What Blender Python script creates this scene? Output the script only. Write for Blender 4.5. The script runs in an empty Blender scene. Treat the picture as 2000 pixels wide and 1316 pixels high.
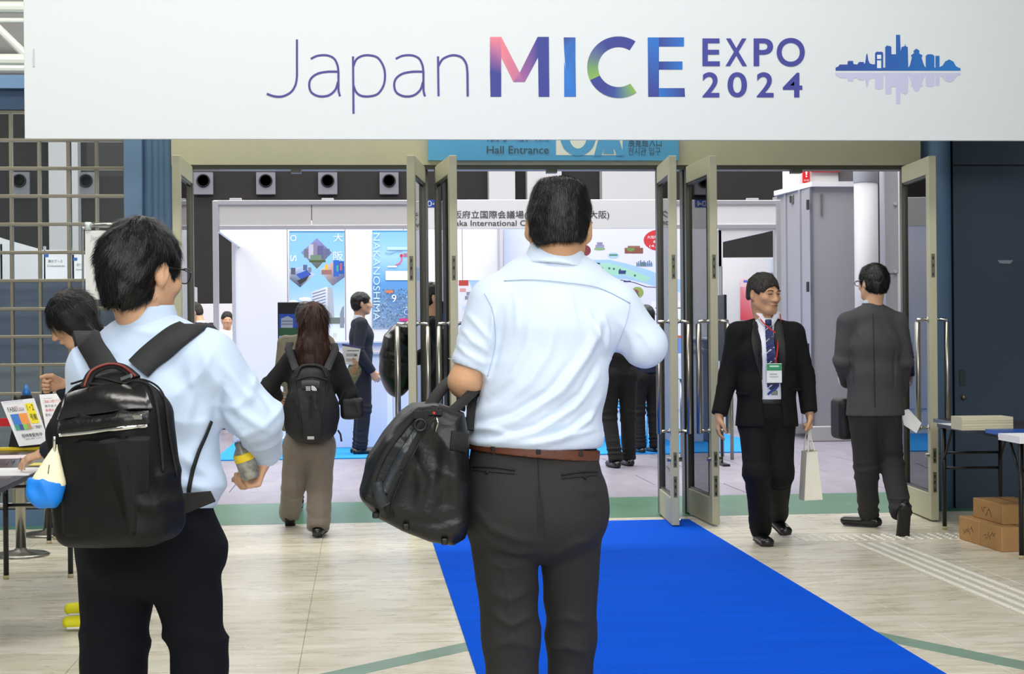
import bpy, bmesh, math, random
import numpy as np
from mathutils import Vector, Matrix
random.seed(7); rng = np.random.default_rng(11)
SC = bpy.context.scene; COL = SC.collection
# ---------------------------------------------------------------- camera
FPX, CX, CY = 3200.0, 1000.0, 658.0
CAMZ, YAW, ROLL, PITCH = 1.3, math.radians(5.3), 0.009, math.radians(-0.1)
r0 = np.array([math.cos(YAW), -math.sin(YAW), 0.0]); f0 = np.array([math.sin(YAW), math.cos(YAW), 0.0]); z0 = np.array([0, 0, 1.0])
fwd = f0 * math.cos(PITCH) + z0 * math.sin(PITCH); up0 = z0 * math.cos(PITCH) - f0 * math.sin(PITCH)
CR = r0 * math.cos(ROLL) - up0 * math.sin(ROLL); CU = up0 * math.cos(ROLL) + r0 * math.sin(ROLL)
cd = bpy.data.cameras.new('camera'); cam = bpy.data.objects.new('camera', cd); COL.objects.link(cam)
cd.sensor_width = 36; cd.lens = FPX / 2000 * 36; cd.clip_end = 200; cd.clip_start = 0.05
m = Matrix(((CR[0], CU[0], -fwd[0], 0), (CR[1], CU[1], -fwd[1], 0), (CR[2], CU[2], -fwd[2], CAMZ), (0, 0, 0, 1)))
cam.matrix_world = m; SC.camera = cam
# ---------------------------------------------------------------- world, exposure, lights
SC.view_settings.view_transform = 'Standard'; SC.view_settings.look = 'None'
SC.view_settings.gamma = 1; SC.view_settings.use_curve_mapping = False; SC.view_settings.exposure = 0.0
w = bpy.data.worlds.new('world'); SC.world = w; w.use_nodes = True
w.node_tree.nodes['Background'].inputs[0].default_value = (0.9, 0.95, 1, 1); w.node_tree.nodes['Background'].inputs[1].default_value = 0.25
def area(name, loc, size, power, color=(1, 1, 1), rot=(0, 0, 0)):
    l = bpy.data.lights.new(name, 'AREA'); l.shape = 'RECTANGLE'; l.size, l.size_y = size; l.energy = power; l.color = color
    o = bpy.data.objects.new(name, l); COL.objects.link(o); o.location = loc; o.rotation_euler = rot; return o
area('lobby_light', (-0.5, 2.2, 5.35), (7, 1.2), 235, (1, .97, .92))
area('lobby_light', (0.0, -2.0, 5.35), (8, 2.0), 250, (0.93, .97, 1))
area('lobby_light', (-0.5, 8.2, 5.35), (9, 1.0), 240, (1, .98, .95))
area('lobby_light', (1.6, -4.3, 4.5), (9, 1.6), 430, (.98, .99, 1), (math.radians(66), 0, 0))  # added frontal fill behind the camera, brightens upright surfaces
area('lobby_light', (-1.2, 11.0, 4.6), (8, .35), 190, (1, .97, .88), (math.radians(18), 0, 0))  # added strip between banner and wall to brighten the header
area('hall_light', (1.0, 14.2, 8.6), (12, 1.5), 520, (1, .985, .965))  # added to brighten the booth fascia and poster fronts
area('hall_light', (1.0, 17.2, 8.6), (16, 4), 1150, (1, .985, .965))
area('hall_light', (0.0, 21.5, 8.6), (20, 5), 1400, (1, .985, .965))
area('hall_light', (0.0, 29.0, 8.6), (26, 4), 700, (1, .985, .965))
def spot(loc, tgt, power, ang=50, col=(1, 1, 1), rad=.15):
    l = bpy.data.lights.new('spot_light', 'SPOT'); l.energy = power; l.spot_size = math.radians(ang); l.spot_blend = .5; l.color = col; l.shadow_soft_size = rad
    o = bpy.data.objects.new('spot_light', l); COL.objects.link(o); o.location = loc
    o.rotation_euler = (Vector(tgt) - Vector(loc)).to_track_quat('-Z', 'Y').to_euler(); return o

# ---------------------------------------------------------------- pixel helpers
def ray(px, py): return fwd + CR * ((px - CX) / FPX) + CU * ((CY - py) / FPX)
CAM = np.array([0, 0, CAMZ])
def at(px, py, Y):
    d = ray(px, py); return CAM + d * (Y / d[1])
def fl(px, py, z=0.0):
    d = ray(px, py); return CAM + d * ((z - CAMZ) / d[2])
def V(*a): return np.array(a, float)
def unit(v): v = np.asarray(v, float); return v / (np.linalg.norm(v) + 1e-12)
# ---------------------------------------------------------------- materials
MATS = {}
def srgb(c):
    if isinstance(c, str): c = tuple(int(c[i:i + 2], 16) / 255 for i in (0, 2, 4))
    return tuple(((x / 12.92) if x <= 0.04045 else ((x + .055) / 1.055) ** 2.4) for x in c) + (1,)
def mat(name, col, rough=.6, metal=0, bump=0, bscale=200, var=0, vscale=8, stretch=(1, 1, 1), spec=.5, sheen=0, coat=0, emis=0, trans=0, vcol=False, col2=None, ramp=(.35, .7)):
    if name in MATS: return MATS[name]
    m = bpy.data.materials.new(name); m.use_nodes = True; MATS[name] = m
    nt = m.node_tree; N = nt.nodes; L = nt.links; b = N['Principled BSDF']
    c = srgb(col); b.inputs['Base Color'].default_value = c; b.inputs['Roughness'].default_value = rough; b.inputs['Metallic'].default_value = metal
    b.inputs['Specular IOR Level'].default_value = spec
    if sheen: b.inputs['Sheen Weight'].default_value = sheen
    if coat: b.inputs['Coat Weight'].default_value = coat; b.inputs['Coat Roughness'].default_value = .15
    if trans: b.inputs['Transmission Weight'].default_value = trans
    if emis: b.inputs['Emission Color'].default_value = c; b.inputs['Emission Strength'].default_value = emis
    tc = N.new('ShaderNodeTexCoord'); mp = N.new('ShaderNodeMapping'); mp.inputs['Scale'].default_value = stretch; L.new(tc.outputs['Object'], mp.inputs[0])
    if var or col2:
        n = N.new('ShaderNodeTexNoise'); n.inputs['Scale'].default_value = vscale; n.inputs['Detail'].default_value = 5; n.inputs['Roughness'].default_value = .6; L.new(mp.outputs[0], n.inputs['Vector'])
        r = N.new('ShaderNodeValToRGB'); r.color_ramp.elements[0].position = ramp[0]; r.color_ramp.elements[1].position = ramp[1]
        if col2: c2 = srgb(col2)
        else: c2 = tuple(min(1, x * (1 + var)) for x in c[:3]) + (1,)
        c1 = c if col2 else tuple(x * (1 - var) for x in c[:3]) + (1,)
        r.color_ramp.elements[0].color = c1; r.color_ramp.elements[1].color = c2
        L.new(n.outputs['Fac'], r.inputs[0]); L.new(r.outputs[0], b.inputs['Base Color'])
    if vcol:
        a = N.new('ShaderNodeVertexColor'); a.layer_name = 'Col'; L.new(a.outputs[0], b.inputs['Base Color'])
    if bump:
        n = N.new('ShaderNodeTexNoise'); n.inputs['Scale'].default_value = bscale; n.inputs['Detail'].default_value = 3; L.new(mp.outputs[0], n.inputs['Vector'])
        bp = N.new('ShaderNodeBump'); bp.inputs['Strength'].default_value = bump; bp.inputs['Distance'].default_value = .01; L.new(n.outputs['Fac'], bp.inputs['Height']); L.new(bp.outputs[0], b.inputs['Normal'])
    return m
def glass_mat(name, tint=(.93, .96, .95), refl=1.5, mixmin=.04):
    m = bpy.data.materials.new(name); m.use_nodes = True; nt = m.node_tree; N = nt.nodes; L = nt.links; N.clear()
    o = N.new('ShaderNodeOutputMaterial'); t = N.new('ShaderNodeBsdfTransparent'); t.inputs[0].default_value = tint + (1,)
    g = N.new('ShaderNodeBsdfGlossy'); g.inputs['Roughness'].default_value = .02; fr = N.new('ShaderNodeFresnel'); fr.inputs[0].default_value = refl
    ad = N.new('ShaderNodeMath'); ad.operation = 'ADD'; ad.inputs[1].default_value = mixmin; L.new(fr.outputs[0], ad.inputs[0])
    mx = N.new('ShaderNodeMixShader'); L.new(ad.outputs[0], mx.inputs[0]); L.new(t.outputs[0], mx.inputs[1]); L.new(g.outputs[0], mx.inputs[2]); L.new(mx.outputs[0], o.inputs[0]); return m
# ---------------------------------------------------------------- objects
def empty(name, loc, label=None, cat=None, group=None):
    o = bpy.data.objects.new(name, None); COL.objects.link(o); o.location = tuple(loc); o.empty_display_size = .1
    if label: o['label'] = label
    if cat: o['category'] = cat
    if group: o['group'] = group
    return o
def tag(o, label=None, cat=None, group=None, kind=None):
    for k, v in (('label', label), ('category', cat), ('group', group), ('kind', kind)):
        if v: o[k] = v
    return o
def wloc(o):
    v = Vector((0, 0, 0)); M = Matrix.Identity(4)
    while o is not None: M = o.matrix_basis @ M; o = o.parent
    return M
def mesh_obj(name, verts, faces, mt, parent=None, smooth=False, origin=None, cols=None, mats=None, fmat=None):
    """verts in WORLD coordinates; the object gets its origin at `origin` or at the parent"""
    verts = np.asarray(verts, float).reshape(-1, 3)
    if parent is not None:
        Mi = np.array(wloc(parent).inverted()); verts = verts @ Mi[:3, :3].T + Mi[:3, 3]; off = verts.mean(0) * 0
    me = bpy.data.meshes.new(name)
    if parent is None:
        if origin is None: lo, hi = verts.min(0), verts.max(0); origin = V((lo[0] + hi[0]) / 2, (lo[1] + hi[1]) / 2, lo[2])
        verts = verts - np.asarray(origin)
    if isinstance(faces, np.ndarray) and faces.ndim == 2:
        n, k = faces.shape; me.vertices.add(len(verts)); me.vertices.foreach_set('co', verts.astype(np.float32).ravel())
        me.loops.add(n * k); me.loops.foreach_set('vertex_index', faces.astype(np.int32).ravel())
        me.polygons.add(n); me.polygons.foreach_set('loop_start', np.arange(0, n * k, k, dtype=np.int32)); me.update(calc_edges=True)
    else:
        me.from_pydata([tuple(v) for v in verts], [], [tuple(f) for f in faces])
    if smooth: me.polygons.foreach_set('use_smooth', np.ones(len(me.polygons), bool))
    if cols is not None:
        ca = me.color_attributes.new('Col', 'FLOAT_COLOR', 'POINT'); ca.data.foreach_set('color', np.asarray(cols, np.float32).ravel())
    for q in (mats or [mt]): me.materials.append(q)
    if fmat is not None: me.polygons.foreach_set('material_index', np.asarray(fmat, np.int32))
    me.update(); me.validate()
    o = bpy.data.objects.new(name, me); COL.objects.link(o)
    if parent is not None: o.parent = parent
    else: o.location = tuple(origin)
    return o
class MB:
    """mesh collector in world coordinates"""
    def __init__(s): s.v = []; s.f = []
    def add(s, v, f):
        b = len(s.v); s.v += [tuple(map(float, x)) for x in v]; s.f += [tuple(i + b for i in q) for q in f]; return s
    def box(s, lo, hi, bev=0.0):
        (x0, y0, z0_), (x1, y1, z1) = lo, hi
        x0, x1 = sorted((x0, x1)); y0, y1 = sorted((y0, y1)); z0_, z1 = sorted((z0_, z1))
        return s.obox(((x0 + x1) / 2, (y0 + y1) / 2, (z0_ + z1) / 2), (1, 0, 0), (0, 1, 0), ((x1 - x0) / 2, (y1 - y0) / 2, (z1 - z0_) / 2), bev)
    def obox(s, c, ax, ay, h, bev=0.0):
        ax = unit(ax); ay = unit(ay); az = np.cross(ax, ay); c = np.asarray(c, float)
        if bev <= 0:
            v = [c + ax * h[0] * i + ay * h[1] * j + az * h[2] * k for k in (-1, 1) for j in (-1, 1) for i in (-1, 1)]
            return s.add(v, [(0, 2, 3, 1), (4, 5, 7, 6), (0, 1, 5, 4), (2, 6, 7, 3), (0, 4, 6, 2), (1, 3, 7, 5)])
        v = []; idx = {}; f = []
        for k in (-1, 1):
            for j in (-1, 1):
                for i in (-1, 1):
                    for a in range(3):
                        d = [h[0] - bev, h[1] - bev, h[2] - bev]; d[a] = h[a]
                        idx[(i, j, k, a)] = len(v); v.append(c + ax * d[0] * i + ay * d[1] * j + az * d[2] * k)
        cor = {0: [(1, -1, -1), (1, 1, -1), (1, 1, 1), (1, -1, 1)], 1: [(-1, 1, -1), (-1, 1, 1), (1, 1, 1), (1, 1, -1)], 2: [(-1, -1, 1), (1, -1, 1), (1, 1, 1), (-1, 1, 1)]}
        for a in range(3):
            q = [idx[t + (a,)] for t in cor[a]]; f.append(tuple(q)); q2 = [idx[tuple(-x if n == a else x for n, x in enumerate(t)) + (a,)] for t in cor[a]]; f.append(tuple(reversed(q2)))
        for a in range(3):
            b_, c_ = (a + 1) % 3, (a + 2) % 3
            for sb in (-1, 1):
                for sc in (-1, 1):
                    def t(sa, m_): q = [0, 0, 0]; q[a] = sa; q[b_] = sb; q[c_] = sc; return idx[(q[0], q[1], q[2], m_)]
                    q = (t(-1, b_), t(1, b_), t(1, c_), t(-1, c_)); f.append(q if sb * sc > 0 else tuple(reversed(q)))
        for i in (-1, 1):
            for j in (-1, 1):
                for k in (-1, 1):
                    q = (idx[(i, j, k, 0)], idx[(i, j, k, 1)], idx[(i, j, k, 2)]); f.append(q if i * j * k > 0 else tuple(reversed(q)))
        return s.add(v, f)
    def tube(s, pts, r, n=10, cap=True, rs=None):
        pts = [np.asarray(p, float) for p in pts]; rings = []; m_ = len(pts); v = []
        t = unit(pts[1] - pts[0]); a = unit(np.cross(t, (0, 0, 1) if abs(t[2]) < .9 else (1, 0, 0)))
        for i, p in enumerate(pts):
            t = unit(pts[min(i + 1, m_ - 1)] - pts[max(i - 1, 0)]); a = unit(a - t * np.dot(a, t)); b = np.cross(t, a); rr = rs[i] if rs is not None else r
            v += [p + rr * (a * math.cos(2 * math.pi * k / n) + b * math.sin(2 * math.pi * k / n)) for k in range(n)]
        f = [(i * n + k, i * n + (k + 1) % n, (i + 1) * n + (k + 1) % n, (i + 1) * n + k) for i in range(m_ - 1) for k in range(n)]
        if cap: f += [tuple(range(n))[::-1], tuple(range((m_ - 1) * n, m_ * n))]
        return s.add(v, f)
    def strap(s, pts, nrm, wd, th):
        """flat band along pts, width direction = tangent x nrm; nrm one vector or one per point"""
        pts = [np.asarray(p, float) for p in pts]; m_ = len(pts); v = []
        for i, p in enumerate(pts):
            t = unit(pts[min(i + 1, m_ - 1)] - pts[max(i - 1, 0)]); n_ = np.asarray(nrm[i] if np.ndim(nrm) == 2 else nrm, float); n_ = unit(n_ - t * np.dot(t, n_)); b = np.cross(t, n_)
            w_ = wd[i] if np.ndim(wd) else wd
            v += [p + b * w_ / 2 * x + n_ * th / 2 * y for x, y in ((-1, -.6), (-.9, 1), (.9, 1), (1, -.6), (.9, -1), (-.9, -1))]
        n = 6; f = [(i * n + k, i * n + (k + 1) % n, (i + 1) * n + (k + 1) % n, (i + 1) * n + k) for i in range(m_ - 1) for k in range(n)]
        f += [tuple(range(n)), tuple(range((m_ - 1) * n, m_ * n))[::-1]]; return s.add(v, f)
    def prism(s, poly, d):
        """poly: world points (planar), d: extrusion vector"""
        p = [np.asarray(q, float) for q in poly]; n = len(p); d = np.asarray(d, float)
        nn = sum(np.cross(p[i] - p[0], p[(i + 1) % n] - p[0]) for i in range(1, n)); 
        if np.dot(nn, d) > 0: p = p[::-1]
        v = p + [q + d for q in p]; f = [tuple(range(n)), tuple(range(n, 2 * n))[::-1]] + [(i, i + n, (i + 1) % n + n, (i + 1) % n) for i in range(n)]
        return s.add(v, f)
    def lathe(s, c, prof, n=20, ax=(0, 0, 1)):
        ax = unit(ax); a = unit(np.cross(ax, (0, 1, 0) if abs(ax[1]) < .9 else (1, 0, 0))); b = np.cross(ax, a); c = np.asarray(c, float); v = []
        for r, h in prof: v += [c + ax * h + r * (a * math.cos(2 * math.pi * k / n) + b * math.sin(2 * math.pi * k / n)) for k in range(n)]
        m_ = len(prof); f = [(i * n + k, i * n + (k + 1) % n, (i + 1) * n + (k + 1) % n, (i + 1) * n + k) for i in range(m_ - 1) for k in range(n)]
        f += [tuple(range(n))[::-1], tuple(range((m_ - 1) * n, m_ * n))]; return s.add(v, f)
    def build(s, name, mt, parent=None, smooth=False, origin=None): return mesh_obj(name, s.v, s.f, mt, parent, smooth, origin)
def struct(o): o['kind'] = 'structure'; return o
def spline(pts, n=8):
    pts = [np.asarray(p, float) for p in pts]; out = []
    for i in range(len(pts) - 1):
        p0 = pts[max(i - 1, 0)]; p1 = pts[i]; p2 = pts[i + 1]; p3 = pts[min(i + 2, len(pts) - 1)]
        for k in range(n):
            t = k / n; out.append(.5 * ((2 * p1) + (-p0 + p2) * t + (2 * p0 - 5 * p1 + 4 * p2 - p3) * t * t + (-p0 + 3 * p1 - 3 * p2 + p3) * t ** 3))
    out.append(pts[-1]); return out
# ---------------------------------------------------------------- flat print and lettering
EPS = .001
def print_obj(name, shapes, Yp, parent, rough=.5, P=None, label=None):
    """shapes: list of (pixel polygon, colour or per-corner colours); coplanar print at plane Yp, stacked by EPS/4"""
    v = []; f = []; c = []
    stp = 6e-5 if len(shapes) < 80 else 1.5e-5
    P = P or (lambda x, y, k: at(x, y, Yp - EPS - stp * k))
    for k, (poly, colr) in enumerate(shapes):
        b = len(v); n = len(poly)
        for i, (x, y) in enumerate(poly):
            v.append(P(x, y, k)); cc = colr[i] if isinstance(colr, (list, tuple)) and not isinstance(colr[0], (float, int)) else colr
            c.append(srgb(cc))
        f.append(tuple(range(b, b + n)))
    m = mat('printed_ink_%d' % int(rough * 100), 'ffffff', rough, vcol=True)
    # keep polygons facing the camera
    o = mesh_obj(name, v, f, m, parent, cols=c)
    if label: o['label'] = label
    return o
def rect(x0, y0, x1, y1): return [(x0, y0), (x1, y0), (x1, y1), (x0, y1)]
def disc(cx, cy, rx, ry=None, n=24): ry = ry or rx; return [(cx + rx * math.cos(2 * math.pi * i / n), cy + ry * math.sin(2 * math.pi * i / n)) for i in range(n)]
def ribbon(pts, w):
    """2D pixel polyline -> list of quads"""
    out = []; pts = [np.array(p, float) for p in pts]; L_ = []; R_ = []
    for i, p in enumerate(pts):
        t = unit(pts[min(i + 1, len(pts) - 1)] - pts[max(0, i - 1)]); n = np.array([-t[1], t[0]]) * w / 2; L_.append(p + n); R_.append(p - n)
    for i in range(len(pts) - 1): out.append([tuple(L_[i]), tuple(L_[i + 1]), tuple(R_[i + 1]), tuple(R_[i])])
    return out
def text_verts(body, bold=0.0, res=3, shear=0):
    cu = bpy.data.curves.new('lettering', 'FONT'); cu.body = body; cu.size = 1; cu.offset = bold; cu.resolution_u = res; cu.shear = shear
    o = bpy.data.objects.new('lettering', cu); COL.objects.link(o); dg = bpy.context.evaluated_depsgraph_get()
    me = bpy.data.meshes.new_from_object(o.evaluated_get(dg)); v = np.array([x.co[:2] for x in me.vertices]).reshape(-1, 2); f = [tuple(p.vertices) for p in me.polygons]
    bpy.data.objects.remove(o); bpy.data.meshes.remove(me); return v, f
def text_fit(body, box, Y, mt, parent=None, bold=0.0, P=None, rot=0, name='lettering', res=3):
    """letters fitted in the pixel box, standing in plane Y (or mapped by P(px,py))"""
    v, f = text_verts(body, bold, res)
    if not len(v): return None
    if rot == 90: v = np.stack([v[:, 1], -v[:, 0]], 1)      # reads downwards
    lo, hi = v.min(0), v.max(0); x0, y0, x1, y1 = box
    u = (v - lo) / np.maximum(hi - lo, 1e-6); px = x0 + u[:, 0] * (x1 - x0); py = y1 - u[:, 1] * (y1 - y0)
    P = P or (lambda x, y: at(x, y, Y - EPS * 3.2)); W = [P(a, b) for a, b in zip(px, py)]
    return mesh_obj(name, W, f, mt, parent)
# ---------------------------------------------------------------- signed distance modelling
def smin(a, b, k):
    if k <= 0: return np.minimum(a, b)
    h = np.clip(.5 + .5 * (b - a) / k, 0, 1); return b + (a - b) * h - k * h * (1 - h)
def dirs(a, b, w):
    t = unit(np.asarray(b, float) - np.asarray(a, float)); w = np.asarray(w, float); w = unit(w - t * np.dot(w, t)); return t, w, np.cross(t, w)
class SD:
    def __init__(s, h): s.h = h; s.ops = []
    def _a(s, fn, lo, hi, k, op): s.ops.append((fn, np.asarray(lo, float), np.asarray(hi, float), k, op)); return s
    def cap(s, a, b, ra, rb=None, k=.02, op='u', flat=None):
        a = np.asarray(a, float); b = np.asarray(b, float); rb = ra if rb is None else rb; ab = b - a; L2 = max(ab @ ab, 1e-9); t_ = ab / math.sqrt(L2)
        def fn(X, Y, Z):
            qx, qy, qz = X - a[0], Y - a[1], Z - a[2]; t = np.clip((qx * ab[0] + qy * ab[1] + qz * ab[2]) / L2, 0, 1)
            d = np.sqrt((qx - t * ab[0]) ** 2 + (qy - t * ab[1]) ** 2 + (qz - t * ab[2]) ** 2) - (ra + (rb - ra) * t)
            if flat: d = np.maximum(d, (X - b[0]) * t_[0] + (Y - b[1]) * t_[1] + (Z - b[2]) * t_[2])
            return d
        r = max(ra, rb); return s._a(fn, np.minimum(a, b) - r, np.maximum(a, b) + r, k, op)
    def ecap(s, a, b, ra, rb, w, k=.03, op='u', flat=None):
        """elliptic limb: ra,rb = (radius along w, radius across)"""
        a = np.asarray(a, float); b = np.asarray(b, float); ab = b - a; L_ = max(np.linalg.norm(ab), 1e-6); t_, w_, n_ = dirs(a, b, w)
        def fn(X, Y, Z):
            qx, qy, qz = X - a[0], Y - a[1], Z - a[2]; q = (qx * t_[0] + qy * t_[1] + qz * t_[2]); u = np.clip(q / L_, 0, 1)
            e = q - u * L_; rw = ra[0] + (rb[0] - ra[0]) * u; rn = ra[1] + (rb[1] - ra[1]) * u; qw = qx * w_[0] + qy * w_[1] + qz * w_[2]; qn = qx * n_[0] + qy * n_[1] + qz * n_[2]
            re = np.minimum(rw, rn)
            k0 = np.sqrt((qw / rw) ** 2 + (qn / rn) ** 2 + (e / re) ** 2) + 1e-6; k1 = np.sqrt((qw / rw ** 2) ** 2 + (qn / rn ** 2) ** 2 + (e / re ** 2) ** 2) + 1e-6
            d = k0 * (k0 - 1) / k1
            if flat == 'b': d = np.maximum(d, q - L_)
            if flat == 'ab': d = np.maximum(np.maximum(d, q - L_), -q)
            return d
        r = max(ra + rb); return s._a(fn, np.minimum(a, b) - r, np.maximum(a, b) + r, k, op)
    def ell(s, c, r, R=None, k=.02, op='u'):
        c = np.asarray(c, float); R = np.eye(3) if R is None else R
        def fn(X, Y, Z):
            q = [(X - c[0]) * R[0, i] + (Y - c[1]) * R[1, i] + (Z - c[2]) * R[2, i] for i in range(3)]
            k0 = np.sqrt(sum((q[i] / r[i]) ** 2 for i in range(3))) + 1e-6; k1 = np.sqrt(sum((q[i] / r[i] ** 2) ** 2 for i in range(3))) + 1e-6
            return k0 * (k0 - 1) / k1
        m_ = max(r); return s._a(fn, c - m_, c + m_, k, op)
    def box(s, c, h, rad=.01, R=None, k=.01, op='u', taper=None):
        c = np.asarray(c, float); R = np.eye(3) if R is None else R
        def fn(X, Y, Z):
            q = [(X - c[0]) * R[0, i] + (Y - c[1]) * R[1, i] + (Z - c[2]) * R[2, i] for i in range(3)]
            hh = list(h)
            if taper: f_ = 1 - taper * np.clip((q[2] / h[2] + 1) / 2, 0, 1); hh = [h[0] * f_, h[1] * f_, h[2]]
            g = [np.abs(q[i]) - hh[i] + rad for i in range(3)]
            return np.sqrt(sum(np.maximum(x, 0) ** 2 for x in g)) + np.minimum(np.maximum(np.maximum(g[0], g[1]), g[2]), 0) - rad
        m_ = float(np.linalg.norm(h)); return s._a(fn, c - m_, c + m_, k, op)
    def poly(s, pts, n, depth, rad=.02, k=.01, op='u'):
        """planar world polygon extruded along unit n by +-depth/2 about its plane, rounded"""
        pts = np.asarray(pts, float); n = unit(n); c0 = pts.mean(0); ax = unit(pts[1] - pts[0]); ax = unit(ax - n * (ax @ n)); ay = np.cross(n, ax)
        p2 = np.stack([(pts - c0) @ ax, (pts - c0) @ ay], 1)
        def fn(X, Y, Z):
            u = (X - c0[0]) * ax[0] + (Y - c0[1]) * ax[1] + (Z - c0[2]) * ax[2]; v = (X - c0[0]) * ay[0] + (Y - c0[1]) * ay[1] + (Z - c0[2]) * ay[2]; w_ = (X - c0[0]) * n[0] + (Y - c0[1]) * n[1] + (Z - c0[2]) * n[2]
            d = np.full(u.shape, 1e9); sg = np.ones(u.shape)
            N_ = len(p2)
            for i in range(N_):
                A = p2[i]; B = p2[i - 1]; e = B - A; wu, wv = u - A[0], v - A[1]; t = np.clip((wu * e[0] + wv * e[1]) / (e @ e), 0, 1)
                d = np.minimum(d, (wu - e[0] * t) ** 2 + (wv - e[1] * t) ** 2)
                c1 = v >= A[1]; c2 = v < B[1]; c3 = e[0] * wv > e[1] * wu
                flip = (c1 & c2 & c3) | (~c1 & ~c2 & ~c3); sg = np.where(flip, -sg, sg)
            d = sg * np.sqrt(d) + rad; g = np.abs(w_) - depth / 2 + rad
            return np.sqrt(np.maximum(d, 0) ** 2 + np.maximum(g, 0) ** 2) + np.minimum(np.maximum(d, g), 0) - rad
        r = depth / 2; return s._a(fn, pts.min(0) - r, pts.max(0) + r, k, op)
    def plane(s, p, n, k=.004):
        """remove everything on the side n points to"""
        p = np.asarray(p, float); n = unit(n)
        return s._a(lambda X, Y, Z: (X - p[0]) * n[0] + (Y - p[1]) * n[1] + (Z - p[2]) * n[2], (0, 0, 0), (0, 0, 0), k, 'i')
    def build(s, smooth=1):
        h = s.h; U = [o for o in s.ops if o[4] == 'u']; lo = np.min([o[1] for o in U], 0) - 3 * h - .01; hi = np.max([o[2] for o in U], 0) + 3 * h + .01
        n = np.ceil((hi - lo) / h).astype(int) + 1; ax = [(lo[i] + h * np.arange(n[i])).astype(np.float32) for i in range(3)]; D = np.full(n, .08, np.float32)
        for fn, l, u, k, op in s.ops:
            if op == 'i': sl = [slice(0, n[i]) for i in range(3)]
            else:
                m_ = k + .03; sl = [slice(max(0, int((l[i] - m_ - lo[i]) / h)), max(1, min(n[i], int((u[i] + m_ - lo[i]) / h) + 2))) for i in range(3)]
            sl = tuple(sl)
            if any(q.stop <= q.start for q in sl): continue
            d = fn(ax[0][sl[0]][:, None, None], ax[1][sl[1]][None, :, None], ax[2][sl[2]][None, None, :]).astype(np.float32)
            if op == 'u': D[sl] = smin(D[sl], d, k)
            elif op == 's': D[sl] = -smin(-D[sl], d, k)
            else: D[sl] = -smin(-D[sl], -d, k)
        return nets(D, lo, h, smooth)
def nets(D, lo, h, smooth=1):
    S = (D < 0); nx, ny, nz = D.shape; cnt = np.zeros((nx - 1, ny - 1, nz - 1), np.int8)
    for i in (0, 1):
        for j in (0, 1):
            for k in (0, 1): cnt += S[i:nx - 1 + i, j:ny - 1 + j, k:nz - 1 + k]
    A = np.argwhere((cnt > 0) & (cnt < 8)); idx = np.full(cnt.shape, -1, np.int32); idx[A[:, 0], A[:, 1], A[:, 2]] = np.arange(len(A))
    cv = {}
    for i in (0, 1):
        for j in (0, 1):
            for k in (0, 1): cv[(i, j, k)] = D[A[:, 0] + i, A[:, 1] + j, A[:, 2] + k]
    P = np.zeros((len(A), 3)); C = np.zeros(len(A))
    keys = list(cv)
    for a in keys:
        for ax_ in range(3):
            if a[ax_] == 1: continue
            b = list(a); b[ax_] = 1; b = tuple(b); va, vb = cv[a], cv[b]; m_ = (va < 0) != (vb < 0); t = np.where(m_, va / np.where(m_, va - vb, 1), 0)
            p = np.tile(np.array(a, float), (len(A), 1)); p[:, ax_] += t; P += p * m_[:, None]; C += m_
    Vv = lo + (A + P / np.maximum(C, 1)[:, None]) * h; F = []
    for ax_, (b_, c_) in enumerate(((1, 2), (2, 0), (0, 1))):
        s0 = [slice(None)] * 3; s1 = [slice(None)] * 3; s0[ax_] = slice(0, -1); s1[ax_] = slice(1, None); a0 = S[tuple(s0)]; a1 = S[tuple(s1)]
        E = np.argwhere(a0 != a1); E = E[(E[:, b_] > 0) & (E[:, c_] > 0) & (E[:, b_] < D.shape[b_] - 1) & (E[:, c_] < D.shape[c_] - 1)]
        q = []
        for db, dc in ((-1, -1), (0, -1), (0, 0), (-1, 0)):
            e = E.copy(); e[:, b_] += db; e[:, c_] += dc; q.append(idx[e[:, 0], e[:, 1], e[:, 2]])
        q = np.stack(q, 1); fl_ = ~a0[E[:, 0], E[:, 1], E[:, 2]]; q[fl_] = q[fl_][:, ::-1]; F.append(q)
    F = np.concatenate(F); F = F[(F >= 0).all(1)]
    for _ in range(smooth):
        acc = np.zeros_like(Vv); c = np.zeros(len(Vv))
        for i in range(4):
            a, b = F[:, i], F[:, (i + 1) % 4]
            for d_ in range(3): acc[:, d_] += np.bincount(a, Vv[b, d_], len(Vv)) + np.bincount(b, Vv[a, d_], len(Vv))
            c += np.bincount(a, minlength=len(Vv)) + np.bincount(b, minlength=len(Vv))
        Vv = Vv * .5 + .5 * acc / np.maximum(c, 1)[:, None]
    return Vv, F
def normals(Vv, F):
    n = np.cross(Vv[F[:, 2]] - Vv[F[:, 0]], Vv[F[:, 3 if F.shape[1] > 3 else 2]] - Vv[F[:, 1]]); N_ = np.zeros_like(Vv)
    for i in range(F.shape[1]):
        for d_ in range(3): N_[:, d_] += np.bincount(F[:, i], n[:, d_], len(Vv))
    return N_ / (np.linalg.norm(N_, axis=1)[:, None] + 1e-12)
def _h(i, j, k):
    x = (i.astype(np.int64) * 374761393 + j.astype(np.int64) * 668265263 + k.astype(np.int64) * 2147483647 + 12345) & 0xffffffff
    x = ((x ^ (x >> 13)) * 1274126177) & 0xffffffff; x = x ^ (x >> 16); return (x & 0xffff) / 32768.0 - 1
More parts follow.
